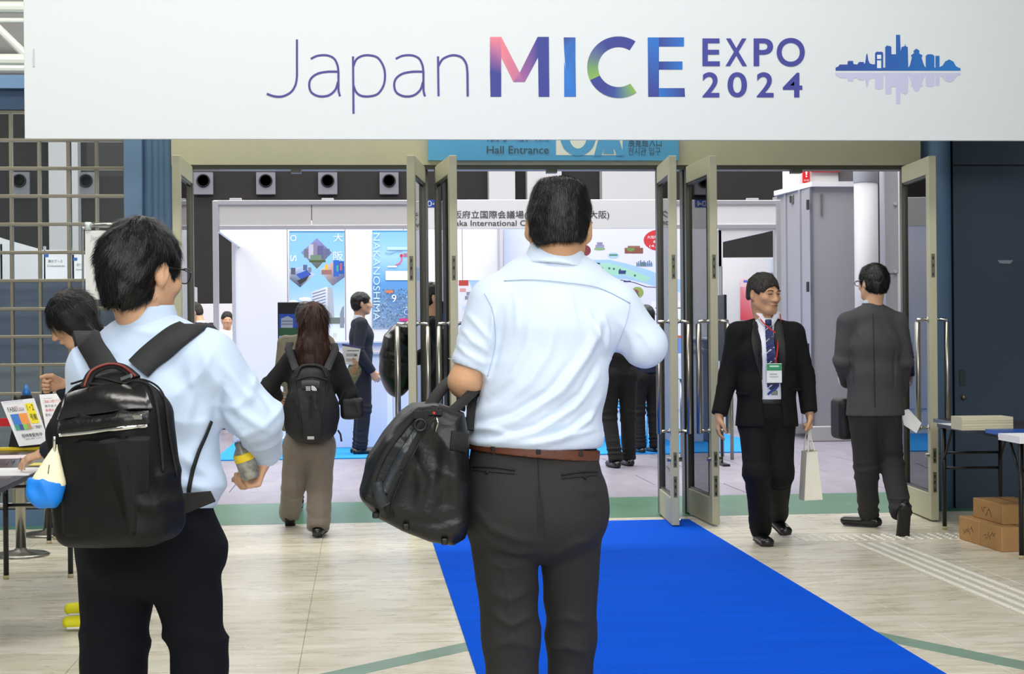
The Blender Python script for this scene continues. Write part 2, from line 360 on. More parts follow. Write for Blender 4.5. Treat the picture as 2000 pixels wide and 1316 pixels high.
def noise(P):
    I = np.floor(P).astype(np.int64); f_ = P - I; u = f_ * f_ * (3 - 2 * f_); r = 0
    for i in (0, 1):
        for j in (0, 1):
            for k in (0, 1):
                w_ = (u[:, 0] if i else 1 - u[:, 0]) * (u[:, 1] if j else 1 - u[:, 1]) * (u[:, 2] if k else 1 - u[:, 2]); r = r + w_ * _h(I[:, 0] + i, I[:, 1] + j, I[:, 2] + k)
    return r
def folds(Vv, F, items, base=.0015, bfreq=9, seed=0):
    """items: (centre, radius, axis, freq, amp): creases run across `axis` near centre"""
    N_ = normals(Vv, F); d = base * noise(Vv * bfreq + seed) + base * .5 * noise(Vv * bfreq * 2.3 + seed + 7)
    for c, R, ax, fr, amp in items:
        q = Vv - np.asarray(c, float); r2 = (q ** 2).sum(1) / R ** 2; w_ = np.exp(-r2 * 1.5); m_ = w_ > .02
        if not m_.any(): continue
        ax = unit(ax); a = q[m_] @ ax; wp = .035 * noise(Vv[m_] * 7 + seed); perp = q[m_] - a[:, None] * ax
        nn = noise(np.stack([(a + wp) * fr, perp[:, 0] * fr * .18 + seed, (perp[:, 1] + perp[:, 2]) * fr * .18], 1)); d[m_] += amp * w_[m_] * (1 - 2 * np.abs(nn)) 
    return Vv + N_ * d[:, None]
def lines(Vv, F, segs, toward=(0, -1, 0)):
    """explicit folds: segs of (3D polyline, width, amp) measured perpendicular to `toward`"""
    N_ = normals(Vv, F); t = unit(toward); d = np.zeros(len(Vv)); face = np.clip((N_ @ t) * 2, 0, 1)
    for pl, w_, amp in segs:
        pl = np.asarray(pl, float); best = np.full(len(Vv), 1e9); Q = Vv - np.outer(Vv @ t, t); pq = pl - np.outer(pl @ t, t)
        L_ = len(pq) - 1; bt = np.zeros(len(Vv))
        for i in range(L_):
            e = pq[i + 1] - pq[i]; u = np.clip(((Q - pq[i]) @ e) / (e @ e + 1e-12), 0, 1); dd = ((Q - pq[i] - u[:, None] * e) ** 2).sum(1); m_ = dd < best; best[m_] = dd[m_]; bt[m_] = (i + u[m_]) / L_
        d += amp * np.exp(-best / w_ ** 2) * np.sin(np.clip(bt, .02, .98) * math.pi) ** .6
    return Vv + N_ * (d * face)[:, None]
# ---------------------------------------------------------------- people
SKIN = mat('skin', (.82, .64, .51), .5, var=.08, vscale=14, bump=.08, bscale=120, spec=.4)
SKIN_TAN = mat('tanned_skin', (.77, .59, .45), .5, var=.08, vscale=14, bump=.08, bscale=120, spec=.4)
HAIRM = mat('black_hair', (.04, .036, .04), .42, bump=.25, bscale=260, stretch=(1, 1, .25), spec=.42, var=.6, vscale=70)
HAIRG = mat('greying_hair', (.22, .21, .20), .6, spec=.2, bump=.3, bscale=260, stretch=(1, 1, .25), var=.5, vscale=90)
HAIRB = mat('dark_brown_hair', (.21, .115, .085), .45, bump=.3, bscale=200, stretch=(1, 1, .1), var=.35, vscale=60, spec=.3)
LEATHER = mat('black_shoe_leather', (.06, .06, .065), .28, spec=.6)
def rot(yaw=0, pitch=0, roll=0):
    y, p, r = map(math.radians, (yaw, pitch, roll))
    return np.array(Matrix.Rotation(y, 3, 'Z') @ Matrix.Rotation(-p, 3, 'X') @ Matrix.Rotation(r, 3, 'Y'))
def head(sd, c, R, s=1.0, neck=None, ears=True, face=True, k=.014):
    c = np.asarray(c, float); T = lambda *a: c + R @ (np.array(a) * s)
    S_ = lambda *a: tuple(x * s for x in a)
    sd.ell(T(0, -.015, .03), S_(.074, .094, .086), R, .02); sd.ell(T(0, .02, -.03), S_(.064, .074, .082), R, .03)
    sd.ell(T(0, .055, -.093), S_(.032, .028, .022), R, .03)
    for x in (-1, 1):
        sd.cap(T(x * .052, -.005, -.055), T(x * .022, .06, -.092), .018 * s, .016 * s, .025)
        if ears:
            Re = R @ rot(x * -18, 0, 0); sd.ell(T(x * .080, -.014, -.004), S_(.010, .020, .033), Re, .008); sd.ell(T(x * .073, -.006, -.028), S_(.009, .011, .013), R, .008)
            sd.ell(T(x * .091, -.006, .002), S_(.006, .010, .018), Re, .004, 's')
    if face:
        sd.cap(T(0, .088, .008), T(0, .108, -.032), .009 * s, .0125 * s, .012)
        for x in (-1, 1):
            sd.ell(T(x * .012, .1, -.035), S_(.009, .010, .008), R, .006); sd.ell(T(x * .031, .098, .004), S_(.018, .013, .010), R, .012, 's')
            sd.ell(T(x * .031, .077, .003), S_(.013, .0115, .0115), R, .004); sd.cap(T(x * .014, .087, .019), T(x * .045, .078, .018), .008 * s, .007 * s, .012)
            sd.ell(T(x * .042, .062, -.025), S_(.022, .02, .02), R, .02)
        sd.ell(T(0, .090, -.058), S_(.022, .012, .0055), R, .005); sd.ell(T(0, .089, -.067), S_(.019, .012, .006), R, .005)
        sd.cap(T(-.021, .098, -.0625), T(.021, .098, -.0625), .0025 * s, None, .003, 's')
    if neck is not None: sd.ecap(neck, T(0, -.03, -.06), (.062 * s, .060 * s), (.056 * s, .056 * s), R[:, 0], .025)
    return T
def hand(sd, wr, d, pn, curl=35, thumb=None, s=1.0, spread=.5):
    """wr wrist, d direction to the fingers, pn palm normal (out of the palm); thumb: vector to the thumb side"""
    wr = np.asarray(wr, float); d = unit(d); pn = unit(np.asarray(pn) - d * np.dot(pn, d)); ac = np.cross(d, pn)
    if thumb is not None and np.dot(ac, thumb) < 0: ac = -ac
    sd.ecap(wr - d * .02 * s, wr + d * .028 * s, (.027 * s, .019 * s), (.034 * s, .016 * s), ac, .012); sd.ecap(wr + d * .025 * s, wr + d * .078 * s, (.035 * s, .0155 * s), (.039 * s, .013 * s), ac, .012)
    L_ = [.066, .075, .070, .054]; c = curl if np.ndim(curl) else [curl] * 4
    for i in range(4):
        o = (1.5 - i) * .0195 * s; p = wr + d * (.084 - abs(1.2 - i) * .003) * s + ac * o; dd = unit(d + ac * (1.5 - i) * .05 * spread); a = 0; r = (.0088 - .0006 * (i == 3)) * s
        for j, fr in enumerate((.45, .31, .24)):
            a += math.radians(c[i] * (1, 1.15, .8)[j]); q = p + (dd * math.cos(a) + pn * math.sin(a)) * L_[i] * fr * s; sd.cap(p, q, r, r * .9, .003 if j else .006); p = q; r *= .92
    t0 = wr + d * .022 * s + ac * .024 * s + pn * .004 * s; t1 = t0 + unit(d * .7 + ac * .75 + pn * .35) * .042 * s; t2 = t1 + unit(d * .95 + ac * .15 + pn * .45) * .030 * s; t3 = t2 + unit(d * .9 - ac * .1 + pn * .6) * .024 * s
    sd.cap(t0, t1, .0145 * s, .0115 * s, .012); sd.cap(t1, t2, .0108 * s, .0098 * s, .004); sd.cap(t2, t3, .0098 * s, .0082 * s, .003)
    return sd
def pose(x, y, yaw, H=1.75, **ov):
    s = H / 1.75; a = math.radians(yaw); rt = V(math.cos(a), math.sin(a), 0); fw = V(-math.sin(a), math.cos(a), 0)
    L = dict(pelvis=(0, 0, .95), waist=(0, 0, 1.09), chest=(0, .01, 1.28), neck=(0, -.015, 1.46), head=(0, .02, 1.62), shR=(.175, -.01, 1.40), shL=(-.175, -.01, 1.40), elR=(.235, -.03, 1.12), elL=(-.235, -.03, 1.12),
             wrR=(.245, .05, .88), wrL=(-.245, .05, .88), hipR=(.09, 0, .90), hipL=(-.09, 0, .90), knR=(.10, .02, .50), knL=(-.10, .02, .50), anR=(.10, -.02, .09), anL=(-.10, -.02, .09))
    J = {k: V(x, y, 0) + (rt * v[0] + fw * v[1] + V(0, 0, v[2])) * s for k, v in L.items()}
    J['s'] = s; J['rt'] = rt; J['fw'] = fw; J['root'] = V(x, y, 0)
    def loc(r, f, u): return V(x, y, 0) + rt * r * s + fw * f * s + V(0, 0, u * s)
    J['loc'] = loc
    for k, v in ov.items(): J[k] = v if isinstance(v, np.ndarray) else loc(*v)
    return J
def limbs_body(sd, J, headR, face=True, ears=True, hands=None, hs=1.0, wr=None, neck=True):
    s = J['s']; rt = J['rt']; q = lambda a, b: (a * s, b * s)
    sd.ecap(J['pelvis'], J['waist'], q(.15, .10), q(.13, .088), rt); sd.ecap(J['waist'], J['chest'], q(.13, .088), q(.15, .105), rt)
    up = unit(J['neck'] - J['chest']); sd.ecap(J['chest'], J['neck'] - up * .07 * s, q(.15, .105), q(.11, .075), rt)
    T = head(sd, J['head'], headR, s * hs, J['neck'] - up * .04 * s, ears, face)
    for e in 'LR':
        sd.cap(J['sh' + e], J['neck'] - up * .06 * s, .05 * s, .05 * s, .03); sd.cap(J['sh' + e], J['el' + e], .05 * s, .041 * s, .03); sd.cap(J['el' + e], J['wr' + e], .041 * s, .026 * s, .02)
        sd.cap(J['hip' + e], J['kn' + e], .082 * s, .054 * s, .03); sd.cap(J['kn' + e], J['an' + e], .054 * s, .036 * s, .02); sd.cap(J['an' + e], J['an' + e] + V(0, 0, -.02 * s), .032 * s, .03 * s, .02)
        hd = (hands or {}).get(e)
        if hd is None:
            d = unit(J['wr' + e] - J['el' + e]); hd = dict(d=d, pn=-rt if e == 'R' else rt, curl=28, thumb=J['fw'])
        if hd != 'none': hand(sd, J['wr' + e], hd['d'], hd['pn'], hd.get('curl', 30), hd.get('thumb'), s * hd.get('s', 1))
    return T
def top_sd(h, J, o=.018, hem=.0, hemr=(.17, .115), chestr=(.17, .12), upr=(.13, .085), waistr=(.145, .10), sleeve='long', sr=(.062, .052, .042), cuff=1.0, shw=.058, neckr=.06, hemfwd=0, collar=True, slk=.03):
    s = J['s']; rt = J['rt']; q = lambda t: (t[0] * s, t[1] * s); sd = SD(h)
    hp = J['pelvis'] + V(0, 0, hem * s) + J['fw'] * hemfwd * s; up = unit(J['neck'] - J['chest'])
    sd.ecap(J['waist'], hp, q(waistr), q(hemr), rt, .05, flat='b'); sd.ecap(J['waist'], J['chest'], q(waistr), q(chestr), rt, .05)
    sd.ecap(J['chest'], J['neck'] - up * .085 * s, q(chestr), q(upr), rt, .06)
    for e in 'LR':
        sd.cap(J['sh' + e], J['neck'] - up * .035 * s, shw * s, (neckr - .01) * s, .04); sd.cap(J['sh' + e], J['el' + e] if sleeve == 'long' else J['sh' + e] + (J['el' + e] - J['sh' + e]) * cuff, sr[0] * s, sr[1] * s, slk, flat=None if sleeve == 'long' else 'b')
        if sleeve == 'long': sd.cap(J['el' + e], J['el' + e] + (J['wr' + e] - J['el' + e]) * cuff, sr[1] * s, sr[2] * s, .02, flat='b')
    if collar: sd.ecap(J['neck'] - up * .07 * s, J['neck'] + up * .0 * s, ((neckr + .01) * s, (neckr + .01) * s), (neckr * s, neckr * s), rt, .015, flat='b')
    return sd
def std_folds(J, legs=True, arms=True, a=.006):
    a *= 1.6; s = J['s']; L = []
    if arms: L += [(J['waist'], .22, V(.35, .2, 1), 11, a * .6), (J['chest'], .2, V(.8, 0, .7), 9, a * .5)]
    for e in 'LR':
        if arms: L += [(J['el' + e], .10, J['wr' + e] - J['sh' + e], 26, a), (J['sh' + e] * .75 + J['chest'] * .25 - V(0, 0, .05), .12, J['rt'] + V(0, 0, .6), 22, a)]
        if legs: L += [(J['kn' + e], .14, J['an' + e] - J['hip' + e], 17, a * 1.2), (J['an' + e] + V(0, 0, .06), .12, V(0, 0, 1), 26, a * 1.4), (J['hip' + e], .14, J['kn' + e] - J['hip' + e] + J['rt'] * (.5 if e == 'L' else -.5), 15, a * .9)]
    return L
def legs_sd(h, J, r=(.10, .075, .066), pel=(.165, .115), top=.03, hemdrop=.0, butt=True):
    s = J['s']; rt = J['rt']; sd = SD(h); up = unit(J['waist'] - J['pelvis'])
    sd.ecap(J['pelvis'] + V(0, 0, -.03 * s), J['pelvis'] + up * top * s, (pel[0] * s, pel[1] * s), ((pel[0] - .012) * s, (pel[1] - .012) * s), rt, .04, flat='b')
    for e in 'LR':
        if butt: sd.ell(J['hip' + e] - J['fw'] * .045 * s + V(0, 0, -.01), (.085 * s, .085 * s, .10 * s), None, .05)
        sd.cap(J['hip' + e], J['kn' + e], r[0] * s, r[1] * s, .035)
        d = unit(J['an' + e] - J['kn' + e]); sd.cap(J['kn' + e], J['an' + e] + d * (hemdrop + .028) * s, r[1] * s, r[2] * s, .03, flat='b')
    return sd
def make(sd, name, mt, parent, fold=None, base=.0015, bfreq=9, seg=None, toward=(0, -1, 0), smooth=1, seed=0):
    Vv, F = sd.build(smooth)
    if fold is not None: Vv = folds(Vv, F, fold, base, bfreq, seed)
    if seg: Vv = lines(Vv, F, seg, toward)
    return mesh_obj(name, Vv, F, mt, parent, smooth=True)
def shoes(J, parent, mt=LEATHER, h=.006, dirs_=None, lift=None, sole=None):
    s = J['s']
    for e in 'LR':
        d = unit((dirs_ or {}).get(e, J['fw'])); a = J['an' + e]; dn = unit(V(0, 0, -1) - d * (V(0, 0, -1) @ d)); w = np.cross(d, dn)
        sd = SD(h * .8 if h > .006 else h); b = a + dn * .055 * s
        sd.ecap(b - d * .055 * s, b + d * .17 * s, (.038 * s, .036 * s), (.042 * s, .031 * s), w, .02); sd.ecap(b - d * .02 * s - dn * .01, a + d * .015, (.036 * s, .034 * s), (.042 * s, .042 * s), w, .025, flat='b')
        sd.plane(a + dn * .082 * s, dn)
        o = make(sd, 'shoe', mt, parent)
        so = SD(h * .8); so.ecap(a + dn * .078 * s - d * .055 * s, a + dn * .078 * s + d * .17 * s, (.038 * s, .012 * s), (.042 * s, .010 * s), w, .01); so.plane(a + dn * .088 * s, dn); make(so, 'sole', sole or mat('shoe_sole', (.03, .03, .03), .7), o)
def hair_cap(sd, T, R, s=1.0, th=.0, back=1.0, front=True, long=False):
    S_ = lambda *a: tuple(x * s for x in a)
    sd.ell(T(0, -.018, .034), S_(.085 + th, .105 + th, .094 + th), R, .02); sd.ell(T(0, -.045, -.015 * back - .005), S_(.077 + th, .068, .074 * back + th), R, .03)
    if front: sd.ell(T(0, .105, -.045), S_(.082, .072, .098), R, .012, 's'); sd.ell(T(0, .04, -.085), S_(.12, .055, .06), R, .012, 's')
    return sd
def strands(Vv, F, flow, n, length=(.02, .045), wd=.0014, lift=.35, segs=3, curl=.3, sel=None, seed=1, out=.0):
    """tapered hair strands rooted on the surface; flow(P,N)->direction; returns verts, quads"""
    r = np.random.default_rng(seed); tri = Vv[F[:, :3]]; ar = np.linalg.norm(np.cross(tri[:, 1] - tri[:, 0], tri[:, 2] - tri[:, 0]), axis=1); N_ = normals(Vv, F)
    fi = r.choice(len(F), n, p=ar / ar.sum()); u = r.random((n, 4)) + .05; u /= u.sum(1)[:, None]; P = (Vv[F[fi]] * u[:, :, None]).sum(1); Nn = N_[F[fi, 0]]
    if sel is not None: m_ = sel(P, Nn); P = P[m_]; Nn = Nn[m_]; n = len(P)
    d = flow(P, Nn); d = d - Nn * (d * Nn).sum(1)[:, None]; d /= np.linalg.norm(d, axis=1)[:, None] + 1e-9
    jit = r.normal(0, curl, (n, 3)); L_ = r.uniform(length[0], length[1], n)[:, None]; side = np.cross(d, Nn); side /= np.linalg.norm(side, axis=1)[:, None] + 1e-9
    pts = []; p = P - Nn * .002; lf = r.uniform(.3, 1, n)[:, None] * lift
    for j in range(segs + 1): pts.append(p); t = j / segs; p = p + (d + Nn * lf * (1 - 1.6 * t) + jit * .5 * t) * L_ / segs
    vs = []
    for j, p in enumerate(pts): w_ = wd * (1 - .85 * j / segs) / 2; vs += [p - side * w_, p + side * w_]
    VV = np.stack(vs, 1).reshape(-1, 3); b = np.arange(n)[:, None] * (2 * (segs + 1)); Q = [b + np.array([[2 * j, 2 * j + 1, 2 * j + 3, 2 * j + 2]]) for j in range(segs)]
    return VV, np.concatenate(Q)
def hair(sd, name, mt, parent, flow, n, label=None, bumpy=.004, bf=45, R=None, **kw):
    Vv, F = sd.build(1); N_ = normals(Vv, F); fl_ = flow(Vv, N_); fl_ = fl_ - N_ * (fl_ * N_).sum(1)[:, None]; fl_ /= np.linalg.norm(fl_, axis=1)[:, None] + 1e-9
    side = np.cross(fl_, N_); a = (Vv * side).sum(1); Vv = Vv + N_ * (bumpy * noise(Vv * bf) + bumpy * .6 * noise(Vv * bf * 2.2 + 9))[:, None]
    SV, SF = strands(Vv, F, flow, n, **kw); A = np.concatenate([Vv, SV]); FF = np.concatenate([F, SF + len(Vv)])
    o = mesh_obj(name, A, FF, mt, parent, smooth=True)
    if label: o['label'] = label
    return o
def person(loc, label, group=None): return empty('person', loc, label, 'person', group)
# ================================================================ the setting
YD = 11.63          # plane of the doors
YBAN = 10.45        # banner
OLIVE = mat('olive_beige_paint', (.70, .69, .58), .5, bump=.05, bscale=300, var=.03, vscale=3)
STEEL = mat('brushed_steel', (.62, .61, .58), .28, 1.0, bump=.02, bscale=400)
CHROME = mat('polished_steel', (.80, .80, .78), .12, 1.0)
DARKST = mat('dark_bronze_steel', (.36, .355, .32), .35, .7)
BLUEP = mat('blue_grey_wall_paint', (.36, .47, .59), .55, var=.04, vscale=2, bump=.04, bscale=250)
NAVYP = mat('dark_slate_wall_paint', (.17, .235, .31), .5, var=.05, vscale=1.5, bump=.06, bscale=300)
WHITE = mat('white_panel', (.87, .87, .88), .5); ALU = mat('aluminium_rail', (.80, .80, .82), .35, .3)
GLASS = glass_mat('door_glass', (.90, .94, .93), 1.45, .03)
BLACK = mat('black_metal', (.05, .05, .055), .45)
# floor: beige stone tiles
floor_m = mat('lobby_floor_base', (.62, .60, .53), .35)
F0 = MB().box((-7.5, -5, -.06), (7.5, 11.42, -.004)).build('floor', floor_m); struct(F0)
def floor_tile_mat():
    m = bpy.data.materials.new('beige_travertine'); m.use_nodes = True; nt = m.node_tree; N = nt.nodes; L = nt.links; b = N['Principled BSDF']; b.inputs['Roughness'].default_value = .24; b.inputs['Specular IOR Level'].default_value = .55
    g = N.new('ShaderNodeNewGeometry'); mp = N.new('ShaderNodeMapping'); mp.inputs['Scale'].default_value = (1.5, 5.5, 1); mp.inputs['Rotation'].default_value = (0, 0, .25); L.new(g.outputs['Position'], mp.inputs[0])
    n1 = N.new('ShaderNodeTexNoise'); n1.inputs['Scale'].default_value = 2.2; n1.inputs['Detail'].default_value = 9; n1.inputs['Roughness'].default_value = .58; n1.inputs['Distortion'].default_value = .7; L.new(mp.outputs[0], n1.inputs['Vector'])
    r = N.new('ShaderNodeValToRGB'); e = r.color_ramp.elements; e[0].position = .22; e[0].color = srgb((.80, .77, .69)); e[1].position = .62; e[1].color = srgb((.90, .88, .82)); x = e.new(.45); x.color = srgb((.85, .825, .745)); L.new(n1.outputs['Fac'], r.inputs[0])
    n2 = N.new('ShaderNodeTexNoise'); n2.inputs['Scale'].default_value = 1.1; n2.inputs['Detail'].default_value = 3; L.new(g.outputs['Position'], n2.inputs['Vector']); mx = N.new('ShaderNodeMixRGB'); mx.blend_type = 'MULTIPLY'; mx.inputs[0].default_value = .35
    r2 = N.new('ShaderNodeValToRGB'); r2.color_ramp.elements[0].position = .35; r2.color_ramp.elements[0].color = srgb((.80, .78, .70)); r2.color_ramp.elements[1].position = .6; L.new(n2.outputs['Fac'], r2.inputs[0]); L.new(r.outputs[0], mx.inputs[1]); L.new(r2.outputs[0], mx.inputs[2])
    wv = N.new('ShaderNodeTexNoise'); wv.inputs['Scale'].default_value = 7; wv.inputs['Detail'].default_value = 6; mp2 = N.new('ShaderNodeMapping'); mp2.inputs['Scale'].default_value = (.25, 3.5, 1); mp2.inputs['Rotation'].default_value = (0, 0, -.35); L.new(g.outputs['Position'], mp2.inputs[0]); L.new(mp2.outputs[0], wv.inputs['Vector'])
    r3 = N.new('ShaderNodeValToRGB'); r3.color_ramp.elements[0].position = .56; r3.color_ramp.elements[0].color = (1, 1, 1, 1); r3.color_ramp.elements[1].position = .70; r3.color_ramp.elements[1].color = srgb((.78, .74, .66)); L.new(wv.outputs['Fac'], r3.inputs[0])
    m2 = N.new('ShaderNodeMixRGB'); m2.blend_type = 'MULTIPLY'; m2.inputs[0].default_value = .22; L.new(mx.outputs[0], m2.inputs[1]); L.new(r3.outputs[0], m2.inputs[2]); L.new(m2.outputs[0], b.inputs['Base Color'])
    rr = N.new('ShaderNodeMapRange'); rr.inputs[3].default_value = .16; rr.inputs[4].default_value = .42; L.new(n1.outputs['Fac'], rr.inputs[0]); L.new(rr.outputs[0], b.inputs['Roughness'])
    return m
FT = floor_tile_mat()
TW = .9; base_tile = None
def tile_mesh(name, sx, sy, th, gap, mt):
    b = MB().obox((0, 0, -th / 2), (1, 0, 0), (0, 1, 0), (sx / 2 - gap, sy / 2 - gap, th / 2), .0015); me = bpy.data.meshes.new(name); me.from_pydata(b.v, [], b.f); me.materials.append(mt); return me
tm = tile_mesh('floor_tile', TW, TW, .012, .0012, FT)
for i in range(-5, 6):
    for j in range(0, 10):
        y = 11.42 - TW * (j + .5)
        if abs(i * TW) > 1.1 + .45 * y: continue
        o = bpy.data.objects.new('floor_tile', tm); COL.objects.link(o); o.parent = F0; o.location = Vector((i * TW + .2, y, 0)) - F0.location; o.location.z = -F0.location.z
MB().box((-7.5, -5, -.006), (7.5, 11.42 - TW * 10, -.0005)).build('floor_tile', FT, F0)
# green diagonal inlays
GREENI = mat('green_stone_inlay', (.50, .61, .55), .3, var=.12, vscale=6, stretch=(1, 4, 1))
def inlay(a, b, w):
    a, b = np.array(a), np.array(b); n = unit(np.cross(unit(b - a), (0, 0, 1))) * w / 2; return MB().prism([a + n, b + n, b - n, a - n], (0, 0, .0012)).build('green_inlay', GREENI, F0)
A_ = fl(640, 1322); B_ = fl(905, 1264); ap = fl(1745, 1248); E_ = fl(2000, 1300)
d1 = unit(B_ - A_); d2 = unit(ap - E_); M2 = np.linalg.solve(np.array([[d1[0], -d2[0]], [d1[1], -d2[1]]]), (E_ - A_)[:2]); apex = A_ + d1 * M2[0]
inlay(A_ - d1 * 2.5, apex, .13); inlay(E_ - d2 * 2.5, apex, .13)
# threshold + hall floor
GREENT = mat('green_rubber_threshold', (.29, .49, .36), .32, var=.1, vscale=5)
T0 = MB().box((-7.5, 11.42, -.05), (7.5, 12.85, 0.0)).build('floor', GREENT); struct(T0)
H0 = MB().box((-14, 12.85, -.05), (16, 34, -.006)).build('floor', mat('hall_floor_base', (.38, .36, .40), .4)); struct(H0)
HT = mat('hall_grey_stone', (.56, .54, .59), .38, var=.13, vscale=3.0, stretch=(2.4, .5, 1), bump=.04, bscale=60)
htm = tile_mesh('paving_slab', 1.2, 1.0, .012, .006, HT)
for i in range(-4, 6):
    for j in range(0, 5):
        o = bpy.data.objects.new('paving_slab', htm); COL.objects.link(o); o.parent = H0; o.location = Vector((i * 1.2 + .1 + .6 * (j % 2), 12.85 + .5 + j * 1.0, 0)) - H0.location; o.location.z = -H0.location.z
MB().box((-14, 17.85, -.006), (16, 34, 0)).build('paving_slab', HT, H0)
# booth carpet, bright blue
cp = MB().box((at(417, 900, 17.35)[0], 17.35, 0), (4.6, 20.6, .012)).build('booth_carpet', mat('sky_blue_carpet', (.05, .55, .88), .9, bump=.2, bscale=500)); tag(cp, 'bright sky blue carpet lying under the white exhibition booth', 'carpet')
# blue runner
cv = [fl(1345, 1014), fl(831, 1014), None, None]
vp = unit(V(0, -1, 0)); xl, xr = fl(852, 1080)[0], fl(1345, 1015)[0]
xl = np.mean([fl(852, 1080)[0], fl(925, 1300)[0]]); xr = np.mean([fl(1345, 1015)[0], fl(1790, 1283)[0]]); yb = fl(1250, 1017)[1]
ln = unit(fl(1790, 1283) - fl(1345, 1015)); ll = unit(fl(925, 1300) - fl(845, 1060))
p1 = fl(1345, 1015); p2 = p1 + ln * 7.6; q1 = fl(845, 1060); q1 = q1 - ll * ((q1[1] - p1[1]) / ll[1]); q2 = q1 + ll * 7.6
rug = MB().prism([q1 + V(0, 0, .001), p1 + V(0, 0, .001), p2 + V(0, 0, .001), q2 + V(0, 0, .001)], (0, 0, .005)).build('carpet_runner', mat('royal_blue_needle_felt', (.0, .33, .84), .95, spec=.08, var=.06, vscale=2.2, stretch=(.4, 3, 1), bump=.3, bscale=700)); tag(rug, 'royal blue carpet runner leading to the centre doorway', 'carpet')
# low creases across the runner
# ---- tactile paving
TACM = mat('tactile_pale_bar', (.93, .92, .88), .4)
TD = MB(); 
def tact_tile(kind):
    b = MB().obox((0, 0, .001), (1, 0, 0), (0, 1, 0), (.148, .148, .001))
    if kind == 'dot':
        for i in range(5):
            for j in range(5): b.lathe((-.12 + .06 * i, -.12 + .06 * j, .002), [(.013, 0), (.010, .004)], 8)
    else:
        for i in range(4): b.obox((-.1125 + .075 * i, 0, .0035), (1, 0, 0), (0, 1, 0), (.013, .135, .0025), .001)
    me = bpy.data.meshes.new('tactile_tile'); me.from_pydata(b.v, [], b.f); me.materials.append(TACM); return me
md, mb_ = tact_tile('dot'), tact_tile('bar')
TBASE = mat('tactile_base_plate', (.80, .78, .71), .35)
for q_ in (md, mb_): q_.materials.append(TBASE); [setattr(p_, 'material_index', 1) for p_ in list(q_.polygons)[:6]]
c0 = fl(1560, 1052); c1 = fl(1850, 1047); nt_ = int(np.linalg.norm(c1 - c0) / .3) + 1; dv = unit(c1 - c0)
for i in range(nt_):
    o = bpy.data.objects.new('tactile_tile', md); COL.objects.link(o); o.parent = F0; o.location = Vector(c0 + dv * .3 * (i + .5)) - F0.location; o.rotation_euler.z = math.atan2(dv[1], dv[0])
c0 = fl(1718, 1064); c1 = fl(2000, 1178); dv = unit(c1 - c0)
for i in range(12):
    o = bpy.data.objects.new('tactile_tile', mb_); COL.objects.link(o); o.parent = F0; o.location = Vector(c0 + dv * .3 * (i + .2)) - F0.location; o.rotation_euler.z = math.atan2(dv[1], dv[0]) + math.pi / 2
# ---- door wall, header
X = lambda px, Y=YD: at(px, 655, Y)[0]
ZH = at(1000, 325, YD)[2]
wr_ = MB().box((X(1862), YD - .02, 0), (7.5, YD + .25, at(1900, 323, YD - .02)[2] - .006)).build('wall_right_of_doors', NAVYP); struct(wr_); wr_.name = 'wall_right'
o = MB().box((X(1862), YD - .02, at(1900, 323, YD - .02)[2] + .006), (7.5, YD + .25, 3.3)).build('wall_right', NAVYP); struct(o)
o = MB().box((X(1862), YD + .0, .0), (7.5, YD + .24, 3.3)).build('wall_backing', BLACK, o)
hd = MB()
hd.box((X(341), YD - .10, ZH), (X(1792), YD + .22, 3.05)); o = struct(hd.build('wall_header', OLIVE)); o.name = 'trim_1'
MB().box((X(341), YD - .085, ZH - .03), (X(1792), YD + .05, ZH - .001)).build('track', DARKST, o)
for px in (582, 1078, 1553): MB().box((X(px - 10), YD - .10, ZH - .055), (X(px + 10), YD - .02, ZH - .03)).build('stop_block', DARKST, o)
# jambs, mullions
def post(px0, px1, name, mt=OLIVE, y0=-.04, y1=.10):
    o = MB().box((X(px0), YD + y0, 0), (X(px1), YD + y1, ZH - .03)).build(name, mt); return struct(o)
post(341, 371, 'trim_2'); post(827, 838, 'trim_3', DARKST, -.02, .08); post(1286, 1296, 'trim_4', DARKST, -.02, .08); post(1334, 1344, 'trim_5', DARKST, -.02, .08); post(1768, 1792, 'trim_6')
# blue sign over the centre door (part of the header fitting)
SG = MB().box((at(836, 300, YD - .12)[0], YD - .125, ZH + .03), (at(1325, 300, YD - .12)[0], YD - .101, 3.0)).build('hall_entrance_sign', mat('sign_light_blue', (.33, .62, .78), .35)); tag(SG, 'light blue Hall Entrance sign board over the centre doorway', 'sign')
YS = YD - .125; GR = mat('sign_dark_lettering', (.25, .30, .30), .5); CRM = mat('sign_cream_lettering', (.88, .89, .82), .5)
text_fit('Hall Entrance', (951, 285, 1072, 300), YS, GR, SG, .004); text_fit('展覧館入口', (1227, 266, 1292, 287), YS, GR, SG); text_fit('전시관 입구', (1227, 288, 1290, 303), YS, GR, SG)
text_fit('展示場入口', (952, 248, 1072, 277), YS, GR, SG, .004)
print_obj('white_square', [(rect(1086, 215, 1216, 303), (.88, .89, .82))], YS, SG)
c = (.33, .62, .78)
cp_ = [(1129 + 35 * math.cos(t), 266 + 38 * math.sin(t)) for t in np.linspace(.0, math.pi, 20)]; ci_ = [(1129 + 17 * math.cos(t), 266 + 24 * math.sin(t)) for t in np.linspace(0, math.pi, 20)]
print_obj('logo_letter', [([cp_[i], cp_[i + 1], ci_[i + 1], ci_[i]], c) for i in range(19)] + [([(1179, 232), (1197, 232), (1219, 304), (1204, 304), (1200, 290), (1180, 290), (1174, 304), (1160, 304)], c), ([(1181, 288), (1197, 288), (1200, 300), (1178, 300)], c)], YS - .0008, SG)
